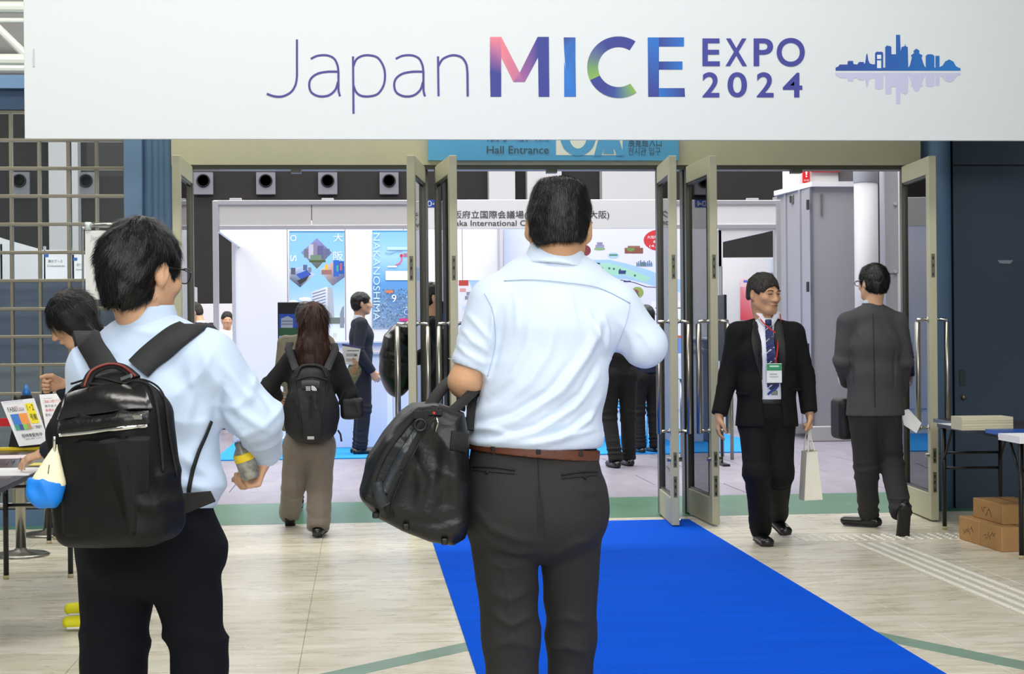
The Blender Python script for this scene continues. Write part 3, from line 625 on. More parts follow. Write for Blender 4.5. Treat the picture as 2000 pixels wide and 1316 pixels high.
# pillars left and right of the doors
pb = MB().box((X(249), YD - .10, 0), (X(283), YD + .2, 3.3)); o = struct(pb.build('trim_7', BLUEP))
fl_ = MB()
for k, (a, b) in enumerate(((283, 300), (300, 313), (313, 324), (324, 341))): c = (X(a) + X(b)) / 2; fl_.lathe((c, YD + .02, 0), [((X(b) - X(a)) / 2 + .012, 0), ((X(b) - X(a)) / 2 + .012, 3.3)], 20)
struct(fl_.build('trim_8', BLUEP, smooth=False))
o = struct(MB().lathe((X(1826), YD + .05, 0), [(X(1862) - X(1826), 0), (X(1862) - X(1826), 3.3)], 32).build('trim_9', BLUEP, smooth=True)); o = struct(MB().box((X(1790), YD - .03, 0), (X(1815), YD + .2, 3.3)).build('trim_10', BLUEP))
# wall fittings
kb = MB().box((X(1871), YD - .03, at(1877, 752, YD)[2]), (X(1882), YD - .018, at(1877, 722, YD)[2])).build('lock_plate', mat('dark_green_plastic', (.10, .18, .18), .4)); tag(kb, 'small dark lock plate set in the dark blue wall', 'lock')
kn = MB().lathe((X(1877), YD - .02, at(1877, 775, YD)[2]), [(.006, 0), (.006, .015), (.018, .02), (.018, .035), (.01, .04)], 14, (0, -1, 0)).build('door_knob', mat('dull_brass', (.45, .42, .36), .4, .8), smooth=True); tag(kn, 'small round metal knob on the dark blue wall', 'knob')
sk = MB().prism([at(x, y, YD - .021) for x, y in ((1948, 508), (1979, 508), (1973, 515), (1953, 514))], (0, -.001, 0)).build('paper_scrap', mat('torn_tape', (.52, .58, .60), .7)); tag(sk, 'torn scrap of pale tape stuck on the dark blue wall', 'tape')
# ---- lattice window on the left
WZ0 = at(100, 990, YD)[2]; WZ1 = at(20, 219, YD)[2]; xs = [25, 80, 137, 192, 248]; xs = [-195, -140, -85, -30] + xs; ys = [219, 274, 329, 383, 438, 493, 548, 603, 657, 712, 768, 823, 878, 933, 988]
LAT = mat('steel_lattice', (.54, .52, .46), .3, .5)
win = empty('window_1', (X(25), YD, WZ0)); win['kind'] = 'structure'
for x in xs: MB().obox((X(x), YD, (WZ0 + WZ1) / 2), (1, 0, 0), (0, 1, 0), (.011, .025, (WZ1 - WZ0) / 2), .003).build('mullion', LAT, win)
for i, y in enumerate(ys): z = at(100, y, YD)[2]; MB().obox(((X(-195) + X(248)) / 2, YD, z), (1, 0, 0), (0, 1, 0), ((X(248) - X(-195)) / 2, .027, .011), .003).build('glazing_bar', LAT, win)
pm = None
for i in range(len(xs) - 1):
    for j in range(len(ys) - 1):
        z1 = at(100, ys[j], YD)[2] - .011; z0_ = at(100, ys[j + 1], YD)[2] + .011; tl = .004 * math.sin(i * 2.1 + j * 1.3)
        cx = (X(xs[i]) + X(xs[i + 1])) / 2; MB().obox((cx, YD, (z0_ + z1) / 2), (1, 0, 0), (0, 1, tl), ((X(xs[i + 1]) - X(xs[i])) / 2 - .011, .003, (z1 - z0_) / 2)).build('pane', GLASS, win)
o = struct(MB().box((-7.5, YD - .03, 0), (X(249), YD + .2, WZ0 - .012)).build('wall_left', BLUEP)); o2 = struct(MB().box((-7.5, YD - .05, WZ1 + .012), (X(249), YD + .2, at(20, 178, YD)[2])).build('trim_11', mat('dark_blue_beam', (.22, .33, .46), .5))); struct(MB().box((-7.5, YD - .12, at(20, 177, YD)[2]), (X(249), YD + .2, at(20, 146, YD - .12)[2])).build('trim_12', mat('mid_blue_beam', (.36, .48, .62), .5)))
struct(MB().box((-7.5, YD - .03, WZ0 - .012), (X(-196), YD + .2, WZ1 + .02)).build('wall_left', BLUEP))
struct(MB().box((X(249), YD - .08, 3.05), (7.5, YD + .2, 3.34)).build('wall_header', BLUEP)).name = 'trim_13'
# lobby side walls, ceiling, back
LW = mat('lobby_side_wall', (.62, .64, .66), .6); 
struct(MB().box((-7.7, -5, 0), (-7.5, 11.8, 5.6)).build('wall_left', LW)); struct(MB().box((7.5, -5, 0), (7.7, 11.8, 5.6)).build('wall_right', LW)); struct(MB().box((-7.7, -5.2, 0), (7.7, -5, 5.6)).build('wall_back', LW))
struct(MB().box((-7.7, -5, 5.5), (7.7, 12.4, 5.6)).build('ceiling', mat('grey_perforated_ceiling', (.55, .56, .57), .7, bump=.3, bscale=150)))
# white trusses above the beam, grey soffit behind
TRW = mat('white_truss_paint', (.74, .76, .73), .45)
tr = MB(); zt = at(0, 14, 12.6)[2]; zb = at(0, 112, 12.6)[2]
for y, r in ((14, .045), (40, .02), (118, .05), (134, .035)): z = at(0, y, 12.6)[2]; tr.tube([(-7.4, 12.6, z), (7.4, 12.6, z)], r, 12)
tn = 0
for i in range(-9, 9): a = at(-46 + i * 190, 14, 12.6); b = at(49 + i * 190, 106, 12.6); c_ = at(-46 + (i + 1) * 190, 14, 12.6); tr.tube([a, b], .032, 10); tr.tube([b, c_], .028, 10)
o = tr.build('trim_14', TRW); struct(o)
struct(MB().box((-14, 13.2, at(0, 146, 13.2)[2] - .1), (16, 13.3, 8.9)).build('wall_soffit', mat('grey_metal_soffit', (.50, .50, .50), .6, bump=.4, bscale=60))).name = 'trim_15'
# ---- hall shell
DKW = mat('dark_brown_hall_wall', (.19, .18, .175), .8, var=.08, vscale=1.2, stretch=(.5, 1, 3))
YF = 32.0
struct(MB().box((-14, YF, 0), (16, YF + .3, 9)).build('wall_back', DKW)); struct(MB().box((-14.2, 12.4, 0), (-14, YF, 9)).build('wall_left', WHITE)); struct(MB().box((16, 12.4, 0), (16.2, YF, 9)).build('wall_right', WHITE)); struct(MB().box((-14.2, 12.4, 9), (16.2, YF + .3, 9.2)).build('ceiling', mat('hall_ceiling', (.6, .6, .6), .8)))
struct(MB().box((-14, YF - .05, 0), (16, YF, at(400, 592, YF)[2])).build('trim_16', BLACK))
SPK = mat('grey_acoustic_plate', (.56, .56, .60), .6)
grp = 'air nozzle plates in a row on the far dark wall'
for k, px in enumerate((38, 168, 397, 519, 640, 760)):
    Yp = YF - .12; c = at(px, 358, Yp); o = empty('air_nozzle', (c[0], Yp, c[2] - .2), ('grey square air nozzle plate %s' % ['seen through the lattice window, furthest left', 'seen through the lattice window, beside the white column', 'on the far wall, first from left in the left doorway', 'on the far wall, second from left in the left doorway', 'on the far wall, third from left in the left doorway', 'on the far wall, fourth from left, beside the door edge'][k]), 'vent', grp)
    MB().obox((c[0], Yp + .05, c[2]), (1, 0, 0), (0, 1, 0), (.185, .05, .215), .01).build('plate', SPK, o)
    MB().lathe((c[0], Yp, c[2] + .05), [(.13, 0), (.125, .04), (.105, .045), (.10, -.03), (.02, -.04)], 24, (0, -1, 0)).build('nozzle', mat('black_nozzle', (.05, .05, .055), .5), o, True)
wp = [(955, 1006), (1030, 1097), (1176, 1290), (95, 132), (140, 152)]
for k, (a, b) in enumerate(wp):
    Yp = YF - .35; struct(MB().box((at(a, 350, Yp)[0], Yp, 0), (at(b, 350, Yp)[0], YF, 8.9)).build('trim_%d' % (17 + k), WHITE))
# ---- hidden-from-lobby light panel strip under the hall soffit
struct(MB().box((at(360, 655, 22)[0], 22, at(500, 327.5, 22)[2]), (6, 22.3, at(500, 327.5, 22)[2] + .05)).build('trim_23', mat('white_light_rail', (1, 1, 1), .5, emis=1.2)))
# ================================================================ doors
def door_leaf(idx, hinge_px, edge_px, flip, handles, label_side, lock=True, edgeY=10.80):
    """leaf standing open towards the lobby; hinge and free edge given on the floor"""
    h = at(hinge_px, 700, YD - .05); e = at(edge_px, 700, edgeY); h[2] = e[2] = 0; d = unit(e - h); W = np.linalg.norm(e - h); n = V(-d[1], d[0], 0); ZT = ZH - .012
    o = empty('door_%d' % idx, h); o['kind'] = 'structure'; th = .026
    def bx(a, b, z0_, z1, t=th, bev=.003, nm='stile', mt=OLIVE, par=None):
        c = h + d * (a + b) / 2; c[2] = (z0_ + z1) / 2; return MB().obox(c, d, n, ((b - a) / 2, t, (z1 - z0_) / 2), bev).build(nm, mt, par or o)
    st = .075
    bx(0, st * .8, .012, ZT, nm='hinge_stile', mt=DARKST); fs = bx(W - st, W, .012, ZT, nm='free_stile'); bx(st * .8, W - st, ZT - .12, ZT, nm='top_rail'); bx(st * .8, W - st, .012, .19, nm='bottom_rail')
    for z0_, z1 in ((.19, .205), (ZT - .135, ZT - .12)): bx(st * .8, W - st, z0_, z1, .016, 0, 'glazing_bead', DARKST)
    bx(st * .8 - .003, W - st + .003, .2, ZT - .13, .004, 0, 'glass_pane', GLASS)
    # lock plates on the free edge
    if lock:
        for z0_, z1 in ((1.66, 1.82),) + (((.40, .50), (.20, .34)) if lock == 2 else ()):
            c = h + d * (W + .001); c[2] = (z0_ + z1) / 2; p = MB().obox(c, n, d, (.012, .0015, (z1 - z0_) / 2)).build('edge_plate', mat('dull_lock_steel', (.40, .39, .34), .5, .3), o); q = MB()
            for zz in (z0_ + .02, (z0_ + z1) / 2, z1 - .03): cc = h + d * (W + .003); cc[2] = zz; q.obox(cc, n, d, (.005, .001, .010))
            q.build('bolt_slot', BLACK, p)
    for sd_ in handles:
        pc = h + d * (W - st / 2) + n * sd_ * .10; q = MB(); z0_, z1 = .62, 1.36
        b = MB().tube([pc + V(0, 0, z0_), pc + V(0, 0, z0_ + .004), pc + V(0, 0, z1 - .004), pc + V(0, 0, z1)], .019, 16, rs=[.012, .019, .019, .012]).build('pull_bar', STEEL, o, True)
        for z in (z0_ + .02, z1 + .015): a = h + d * (W - st / 2) + n * sd_ * th + V(0, 0, z); q.tube([a, a + n * sd_ * .074, a + n * sd_ * .074 + V(0, 0, -.012)], .011, 12)
        for z in (z0_ + .02, z1 + .015): a = h + d * (W - st / 2) + n * sd_ * th + V(0, 0, z); q.tube([a, a + n * sd_ * .008], .018, 14)
        q.build('handle_standoff', CHROME, b, True)
    if lock == 2:
        c = h + d * (W - .04) + V(0, 0, .45); MB().tube([c - n * .05, c + n * .05], .014, 12).build('thumb_turn', STEEL, o, True)
    c = h + d * (W - .12); MB().tube([c + n * .03 + V(0, 0, .035), c + n * .045 + V(0, 0, .035)], .016, 10).build('floor_stop', CHROME, o)
    return o
door_leaf(1, 374, 347, 0, (-1, 1), 'l', False); door_leaf(2, 828, 805, 0, (-1, 1), 'l'); door_leaf(3, 858, 888, 0, (-1, 1), 'c'); door_leaf(4, 1291, 1317, 0, (-1, 1), 'c', 2); door_leaf(5, 1346, 1396, 0, (-1, 1), 'r', 2); door_leaf(6, 1767, 1824, 0, (-1, 1), 'r', 2)
# ================================================================ banner
BN = empty('banner', (at(1023, 274, YBAN)[0], YBAN, at(1023, 273, YBAN)[2]), 'huge white exhibition banner hanging above the doors with coloured lettering', 'banner')
zb0 = at(1000, 273, YBAN)[2]; zb1 = zb0 + 1.7; xb0 = at(47, 150, YBAN)[0]; xb1 = at(2120, 150, YBAN)[0]
MB().obox(((xb0 + xb1) / 2, YBAN + .012, (zb0 + zb1) / 2), (1, 0, 0), (0, 1, 0), ((xb1 - xb0) / 2, .011, (zb1 - zb0) / 2), .003).build('banner_panel', mat('banner_white', (.885, .905, .91), .5), BN)
for px in (300, 1500):
    a = at(px, 20, YBAN); MB().tube([(a[0], YBAN + .012, zb1), (a[0], YBAN + .012, 5.5)], .012, 8).build('hanging_wire', STEEL, BN)
cs = MB().obox(at(66, 113, YBAN - .002), (1, 0, 0), (0, 1, 0), (.004, .004, .055), .001).build('clip', ALU, BN)
IND = (.27, .26, .56); PB = dict(parent=BN)
def thin(pts, n=10): return ribbon([tuple(p) for p in spline([np.array(p + (0,)) for p in pts], n)] if False else [tuple(q[:2]) for q in spline([np.array([p[0], p[1], 0.]) for p in pts], n)], 4.2)
sh = []
def S_(pts, n=8): sh.extend([(q, IND) for q in thin(pts, n)])
def ln_(a, b): sh.extend([(q, IND) for q in ribbon([a, b], 4.2)])
ln_((580, 77), (580, 150)); S_([(580, 150), (577, 166), (568, 180), (552, 188), (536, 188), (521, 183)])
def a_(dx):
    S_([(607 + dx, 115), (620 + dx, 109), (638 + dx, 108), (652 + dx, 114), (659 + dx, 127), (661 + dx, 141)]); ln_((661 + dx, 141), (661 + dx, 170)); S_([(661 + dx, 165), (661.5 + dx, 178), (664 + dx, 188)])
    S_([(661 + dx, 140), (640 + dx, 140), (620 + dx, 144), (607 + dx, 154), (604 + dx, 168), (609 + dx, 181), (624 + dx, 188), (642 + dx, 186), (655 + dx, 175), (660 + dx, 160)])
print_obj('letter', sh, YBAN, BN); sh = []; a_(0); print_obj('letter', sh, YBAN, BN); sh = []; a_(166); print_obj('letter', sh, YBAN, BN); sh = []
ln_((689.5, 110), (690.5, 222)); S_([(690, 130), (696, 116), (708, 109), (722, 108), (738, 113), (749, 130), (752, 148), (749, 167), (738, 183), (722, 188), (706, 187), (696, 180), (690, 166)])
print_obj('letter', sh, YBAN, BN); sh = []
ln_((855.5, 110), (856.5, 188)); S_([(856, 130), (864, 116), (878, 109), (890, 108), (903, 113), (911, 126), (913, 143)]); ln_((913, 143), (913.5, 188))
print_obj('letter', sh, YBAN, BN)
PK = (.93, .52, .56); BL = (.11, .45, .80); DB = (.20, .24, .58); PU = (.62, .38, .62); GRN = (.55, .72, .33); MIDB = (.13, .33, .68)
ml = [([(957, 72), (979, 72), (979, 110), (957, 100)], (PK, PK, (.70, .42, .62), (.66, .40, .62))), ([(957, 100), (979, 110), (979, 145), (957, 140)], ((.66, .40, .62), (.70, .42, .62), DB, DB)), ([(957, 140), (979, 145), (979, 189), (958, 189)], DB),
      ([(979, 72), (1015, 142), (1003, 160), (979, 112)], (PK, (.80, .46, .60), (.80, .46, .60), PK)), ([(1015, 142), (1025, 160), (1003, 160)], ((.75, .44, .62), PU, PU)), ([(1015, 142), (1050, 72), (1072, 72), (1051, 112), (1025, 160)], (PU, DB, DB, DB, PU)),
      ([(1051, 112), (1072, 72), (1073, 189), (1052, 189)], DB)]
print_obj('letter', ml, YBAN, BN); ml = [([(1101, 73), (1124, 73), (1124, 115), (1105, 138), (1102, 100)], ((.19, .24, .55), (.17, .38, .70), BL, BL, (.15, .45, .78))), ([(1124, 115), (1125, 189), (1102, 189), (1102, 120), (1105, 138)], ((.17, .40, .72), BL, BL, BL, (.13, .50, .84)))]
def arc(cx, cy, rx, ry, a0, a1, n, w0, cols):
    out = []
    for i in range(n):
        t0, t1 = [math.radians(a0 + (a1 - a0) * (i + k) / n) for k in (0, 1)]; f0_, f1_ = i / n, (i + 1) / n
        def cc(f):
            x = f * (len(cols) - 1); j = min(int(x), len(cols) - 2); g = x - j; return tuple(cols[j][q] * (1 - g) + cols[j + 1][q] * g for q in range(3))
        P_ = lambda t, r: (cx + (rx - r) * math.cos(t), cy - (ry - r) * math.sin(t))
        out.append(([P_(t0, 0), P_(t1, 0), P_(t1, w0), P_(t0, w0)], (cc(f0_), cc(f1_), cc(f1_), cc(f0_))))
    return out
print_obj('letter', ml, YBAN, BN); ml = arc(1208, 131, 61, 60, 57, 178, 22, 21, [DB, DB, DB, (.35, .42, .60), (.45, .60, .45)]) + arc(1208, 131, 61, 60, 178, 205, 5, 21, [(.45, .62, .42), GRN]) + arc(1208, 131, 61, 60, 205, 262, 12, 21, [DB, DB, (.22, .30, .62)]) + arc(1208, 131, 61, 60, 262, 305, 10, 21, [(.22, .34, .62), (.40, .56, .55), GRN])
print_obj('letter', ml, YBAN, BN); ml = [([(1265, 73), (1287, 73), (1287, 189), (1266, 189)], (BL, BL, DB, DB)), ([(1287, 73), (1336, 73), (1336, 91), (1287, 91)], ((.2, .25, .58), BL, BL, (.2, .25, .58))), ([(1287, 120), (1333, 120), (1333, 136), (1287, 136)], ((.18, .22, .56), BL, BL, (.18, .22, .56))), ([(1287, 172), (1337, 172), (1338, 189), (1287, 189)], (BL, DB, DB, BL))]
print_obj('letter', ml, YBAN, BN)
LI = mat('indigo_print', (.24, .25, .60), .5)
for ch, bx in (('E', (1372, 75, 1406, 129)), ('X', (1417, 75, 1459, 129)), ('P', (1472, 75, 1510, 129)), ('O', (1517, 74, 1572, 130)), ('2', (1372, 141, 1405, 190)), ('0', (1421, 141, 1459, 190)), ('2', (1478, 141, 1511, 190)), ('4', (1529, 142, 1567, 190))):
    text_fit(ch, bx, YBAN, LI, BN, .018, res=8)
sky = [(1632, 138), (1632, 132), (1637, 130), (1640, 126), (1655, 126), (1656, 119), (1666, 119), (1667, 125), (1674, 126), (1678, 121), (1687, 121), (1688, 125), (1690, 122), (1692, 107), (1694, 104), (1696, 118), (1699, 124), (1706, 126), (1709, 125), (1709, 104), (1712, 101), (1723, 101), (1725, 104), (1725, 132), (1729, 132), (1729, 92), (1732, 89), (1739, 90), (1741, 92), (1741, 106), (1750, 106), (1750, 68), (1758, 68), (1759, 100), (1761, 92), (1767, 90), (1768, 85), (1769, 90), (1773, 92), (1774, 132), (1777, 128), (1781, 112), (1779, 108), (1785, 104), (1784, 99), (1790, 95), (1796, 99), (1795, 104), (1802, 108), (1800, 113), (1805, 128), (1808, 132), (1808, 109), (1812, 106), (1821, 106), (1825, 109), (1825, 132), (1827, 132), (1827, 109), (1835, 109), (1835, 131), (1841, 128), (1846, 120), (1854, 116), (1862, 120), (1867, 129), (1872, 132), (1876, 133), (1876, 138)]
SB = (.13, .34, .68)
cols = tuple((.16 - .06 * (x - 1632) / 244, .28 + .20 * (x - 1632) / 244, .62 + .16 * (x - 1632) / 244) for x, y in sky)
ref = [(x, 142 + (138 - y) * .86) for x, y in sky]; rc = (.79, .80, .91)
print_obj('skyline_emblem', [(sky, cols), (ref[::-1], rc), (rect(1713, 107, 1721, 115), (.915, .935, .945)), (rect(1713, 118, 1721, 133), (.915, .935, .945))], YBAN, BN)
# ================================================================ booth
YBF, YBB = 17.35, 20.3
bo = empty('exhibition_booth', (at(900, 655, YBF)[0], YBF, 0.012), 'long white modular exhibition booth with printed fascia beyond the doors', 'booth')
def bb(px0, py0, px1, py1, Y, d, nm, mt=WHITE, bev=.004):
    a = at(px0, py0, Y); b = at(px1, py1, Y); return MB().box((a[0], Y, b[2]), (b[0], Y + d, a[2]), bev).build(nm, mt, bo)
def wallz(px0, px1, z0_, z1, Y, d, nm, mt=WHITE): return MB().box((at(px0, 655, Y)[0], Y, z0_), (at(px1, 655, Y)[0], Y + d, z1), .003).build(nm, mt, bo)
ZF = at(600, 392, YBF)[2]
wallz(417, 428, .012, ZF, YBF - .02, .05, 'post', ALU); wallz(1518, 1527, .012, ZF, YBF - .02, .05, 'post', ALU); wallz(1290, 1298, .012, ZF, YBF - .02, .05, 'post', ALU)
FB = mat('fascia_shaded_white', (.84, .83, .83), .5); FW = mat('fascia_white', (.98, .98, .99), .45)  # left fascia boards: their shade is put into the greyer white
bb(428, 399, 608, 440, YBF, .02, 'fascia_board', FB); bb(609, 399, 814, 440, YBF, .02, 'fascia_board', FB); bb(815, 390, 1290, 446, YBF, .02, 'fascia_board', FW); bb(1298, 399, 1518, 438, YBF, .02, 'fascia_board', FW)
bb(417, 391, 815, 399, YBF - .015, .04, 'fascia_rail', ALU); bb(428, 440, 815, 447, YBF - .015, .04, 'fascia_rail', ALU); bb(1298, 391, 1518, 399, YBF - .015, .04, 'fascia_rail', ALU); bb(1298, 438, 1518, 446, YBF - .015, .04, 'fascia_rail', ALU)
TXT = mat('dark_grey_print', (.30, .29, .28), .6)
text_fit('大阪府立国際会議場(グランキューブ大阪)', (868, 411, 1190, 429), YBF, TXT, bo, .008); text_fit('Osaka International Convention Center', (868, 430, 1158, 441), YBF, TXT, bo, .006)
print_obj('booth_number_tag', [(rect(815, 390, 858, 405), (.16, .34, .70))], YBF - .001, bo); text_fit('3-04', (818, 392, 854, 403), YBF - .004, WHITE, bo)
for px in (460, 640, 1470): bb(px - 12, 387, px + 12, 391, YBF + .0, .03, 'clamp', ALU)
# back wall panels with posts between them
bx_ = [455, 563, 676, 790, 905, 980]
for i in range(len(bx_) - 1): wallz(bx_[i], bx_[i + 1] - 1, .012, 2.72, YBB, .03, 'wall_panel', mat('booth_wall_white', (.93, .925, .93), .5))
for i in range(980, 1400, 105): wallz(i, min(i + 104, 1400), .012, 2.72, YBB, .03, 'wall_panel', mat('booth_wall_white', (.93, .925, .93), .5))
for px in (457, 976, 1402): wallz(px - 3, px + 4, .012, 2.74, YBB - .03, .04, 'post', ALU)
# divider between the two stands, seen edge on, and side beam
a = at(978, 655, YBB); b = at(946, 655, YBF); MB().prism([V(a[0], a[1], .012), V(b[0] + .28, YBF + 1.2, .012), V(b[0] + .28, YBF + 1.2, 2.72), V(a[0], a[1], 2.72)], (.03, 0, 0)).build('wall_panel', WHITE, bo)
xa = at(425, 655, YBF)[0]; MB().box((xa, YBF + .03, 2.40), (xa + .03, YBB, ZF)).build('side_fascia', FW, bo)
MB().prism([at(*p, YBF) for p in ((1404, 446), (1518, 446), (1518, 448), (1412, 472), (1412, 520), (1404, 520))], (0, .6, 0)).build('side_fascia', FW, bo)
wallz(1404, 1411, .012, 2.4, YBF, .04, 'post', ALU)
# skirting strip
for i in range(5): wallz(462 + i * 95, 462 + i * 95 + 93, .012, .05, YBB - .02, .02, 'skirting', ALU)
# posters
def hang(nm, label, px, Y=YBB - .012, th=.006, mt=None, cat='poster'):
    x0, y0, x1, y1 = px; a = at(x0, y0, Y); b = at(x1, y1, Y); o = MB().box((a[0], Y, b[2]), (b[0], Y + th, a[2])).build(nm, mt or mat('poster_paper', (.85, .9, .95), .5)); tag(o, label, cat); return o
p1_ = hang('poster', 'tall sky blue poster with building photographs in diamonds and white characters', (565, 451, 673, 700)); YP = YBB - .012
LB = (.53, .76, .93); sh = [([(565, 451), (673, 451), (673, 560), (565, 560)], (LB, LB, (.60, .80, .95), (.60, .80, .95))), ([(565, 560), (673, 560), (673, 640), (565, 640)], ((.60, .80, .95), (.60, .80, .95), (.90, .94, .98), (.90, .94, .98))), (rect(565, 640, 673, 700), (.93, .95, .97)), (rect(565, 451, 673, 454), (.30, .55, .72))]
sh += [([(619, 465), (648, 493), (619, 525), (588, 493)], ((.55, .55, .80), (.45, .45, .6), (.35, .40, .25), (.5, .55, .75)))]
for x0, y0, x1, y1, c in ((594, 486, 602, 503, (.45, .45, .5)), (603, 477, 612, 505, (.75, .75, .8)), (612, 473, 619, 503, (.55, .5, .62)), (620, 480, 632, 505, (.38, .38, .55)), (633, 486, 644, 499, (.40, .42, .55)), (606, 498, 628, 508, (.45, .55, .45)), (604, 508, 636, 512, (.30, .35, .20))): sh.append((rect(x0, y0, x1, y1), c))
sh += [([(566, 527), (590, 520), (615, 536), (586, 561), (566, 545)], ((.85, .85, .92), (.7, .8, .95), (.8, .82, .88), (.25, .25, .28), (.45, .45, .5))), ([(578, 536), (600, 527), (608, 536), (588, 546)], (.22, .35, .70)), (rect(568, 523, 577, 536), (.35, .36, .42)), (rect(592, 517, 600, 528), (.35, .4, .55)), (rect(602, 522, 608, 532), (.5, .5, .58)), ([(580, 548), (604, 538), (598, 548), (586, 556)], (.22, .22, .24))]
sh += [([(625, 526), (650, 512), (673, 520), (673, 541), (650, 558), (640, 548)], ((.8, .8, .85), (.85, .7, .6), (.35, .45, .7), (.3, .4, .6), (.5, .48, .5), (.6, .55, .55))), (rect(651, 508, 662, 540), (.20, .40, .75)), (rect(662, 510, 672, 535), (.15, .35, .70)), (rect(635, 516, 639, 527), (.93, .72, .15)), (rect(664, 514, 668, 528), (.75, .35, .35)), (rect(657, 518, 661, 530), (.3, .65, .5)), (rect(628, 527, 648, 536), (.62, .45, .42))]
sh += [([(608, 570), (637, 560), (650, 565), (652, 620), (608, 620)], ((.82, .84, .88), (.88, .9, .94), (.80, .82, .85), (.75, .77, .80), (.78, .8, .84))), ([(640, 560), (650, 563), (653, 622), (640, 622)], (.70, .72, .75))]
for k in range(8): sh.append(([(610, 573 + k * 6), (636, 565 + k * 6), (636, 567 + k * 6), (610, 575 + k * 6)], (.42, .47, .55)))
sh += [(rect(566, 620, 673, 632), (.45, .48, .45)), ([(664, 640), (664, 612), (668, 600), (672, 597), (672, 640)], (.55, .58, .62)), (disc(573, 590, 9, 4), (.98, .98, 1)), (disc(596, 584, 12, 4), (.95, .97, 1))]
print_obj('print', sh, YP, p1_)
WL = mat('white_print', (.97, .98, 1), .5); text_fit('大', (651, 456, 670, 472), YP - .002, WL, p1_); text_fit('阪', (651, 491, 670, 508), YP - .002, WL, p1_); text_fit('O', (567, 459, 579, 471), YP - .002, WL, p1_); text_fit('S', (567, 498, 579, 511), YP - .002, WL, p1_, rot=90)
p2_ = hang('poster', 'tall blue poster with an aerial city view and letters running downwards', (727, 450, 829, 640))
sh = [([(727, 450), (829, 450), (829, 500), (727, 500)], (LB, LB, (.62, .82, .96), (.66, .84, .97))), ([(727, 500), (829, 500), (829, 552), (727, 552)], ((.66, .84, .97), (.62, .82, .96), (.36, .62, .86), (.40, .66, .88))), ([(727, 552), (829, 552), (829, 640), (727, 640)], ((.38, .62, .85), (.36, .60, .84), (.40, .50, .62), (.55, .65, .75))), (rect(727, 450, 829, 453), (.30, .6, .80))]
rr = random.Random(5)
for k in range(620):
    x = rr.uniform(728, 825); y = rr.uniform(563, 637); q = rr.uniform(.30, .95) ** .8; w_ = rr.uniform(.8, 2.6); h_ = rr.uniform(.8, 3); sh.append((rect(x, y, min(828, x + w_), min(639, y + h_)), (.75 * q, .85 * q, .95 * q)))
sh += [(rect(753, 529, 800, 547), (.93, .95, .97)), (rect(753, 567, 768, 572), (.88, .50, .32)), (rect(780, 622, 808, 627), (.85, .2, .5))] + [(q, (.90, .35, .50)) for q in ribbon([(784, 500), (785, 508), (780, 515), (772, 518)], 2.2)] + [(disc(784, 499, 3), (.85, .15, .30)), (rect(788, 495, 800, 497), (.8, .3, .4)), (rect(788, 499, 800, 501), (.8, .3, .4)), (rect(756, 482, 800, 488), (.75, .88, .95)), (rect(757, 519, 775, 522), (.95, .97, 1)), (disc(795, 609, 6, 6), (.75, .83, .92)), (disc(795, 609, 4.6), (.35, .48, .66))] + [(q, (.5, .6, .7)) for q in ribbon([(752, 494), (762, 496), (775, 491), (786, 490)], 1.2)]
print_obj('print', sh, YP, p2_); text_fit('NAKANOSHIMA', (729, 455, 742, 626), YP - .012, mat('pale_blue_print', (.78, .89, .96), .5), p2_, rot=90); text_fit('中', (813, 455, 828, 470), YP - .012, WL, p2_); text_fit('之', (813, 491, 828, 507), YP - .012, WL, p2_); text_fit('島', (813, 527, 828, 544), YP - .012, WL, p2_); text_fit('9', (765, 575, 774, 590), YP - .012, WL, p2_)
p3_ = hang('poster', 'large illustrated island map covering the right half of the booth wall', (984, 447, 1399, 800), mt=mat('map_paper', (.89, .89, .92), .5))
sh = [(rect(984, 447, 1399, 800), (.89, .89, .925)), ([(984, 447), (1150, 447), (1010, 520), (984, 540)], ((.78, .83, .95), (.90, .90, .94), (.89, .89, .925), (.85, .87, .93)))]
up_ = [(1110, 520), (1140, 508), (1190, 507), (1225, 515), (1260, 525), (1300, 540), (1399, 560)]; dn_ = [(1399, 585), (1300, 565), (1258, 553), (1222, 545), (1180, 545), (1140, 540), (1110, 545)]
sh.append((up_ + dn_, (.66, .80, .92))); up_ = [(1120, 524), (1145, 514), (1190, 514), (1222, 523), (1272, 543)]; dn_ = [(1260, 551), (1222, 537), (1190, 537), (1145, 533), (1120, 537)]; sh.append((up_ + dn_, (.66, .86, .76)))
for x, y in ((1168, 524), (1176, 524), (1190, 524), (1199, 525), (1211, 527), (1221, 530), (1240, 538)): sh.append((disc(x, y, 2.2), (.30, .45, .38)))
for x0, y0, x1, y1 in ((1157, 513, 1172, 516), (1208, 528, 1222, 535), (1218, 548, 1232, 551)): sh.append((rect(x0, y0, x1, y1), (.22, .28, .50)))
sh += [(q, (.3, .3, .45)) for q in ribbon([(1190, 549), (1215, 547), (1240, 552), (1262, 560), (1300, 562)], 1.5)]
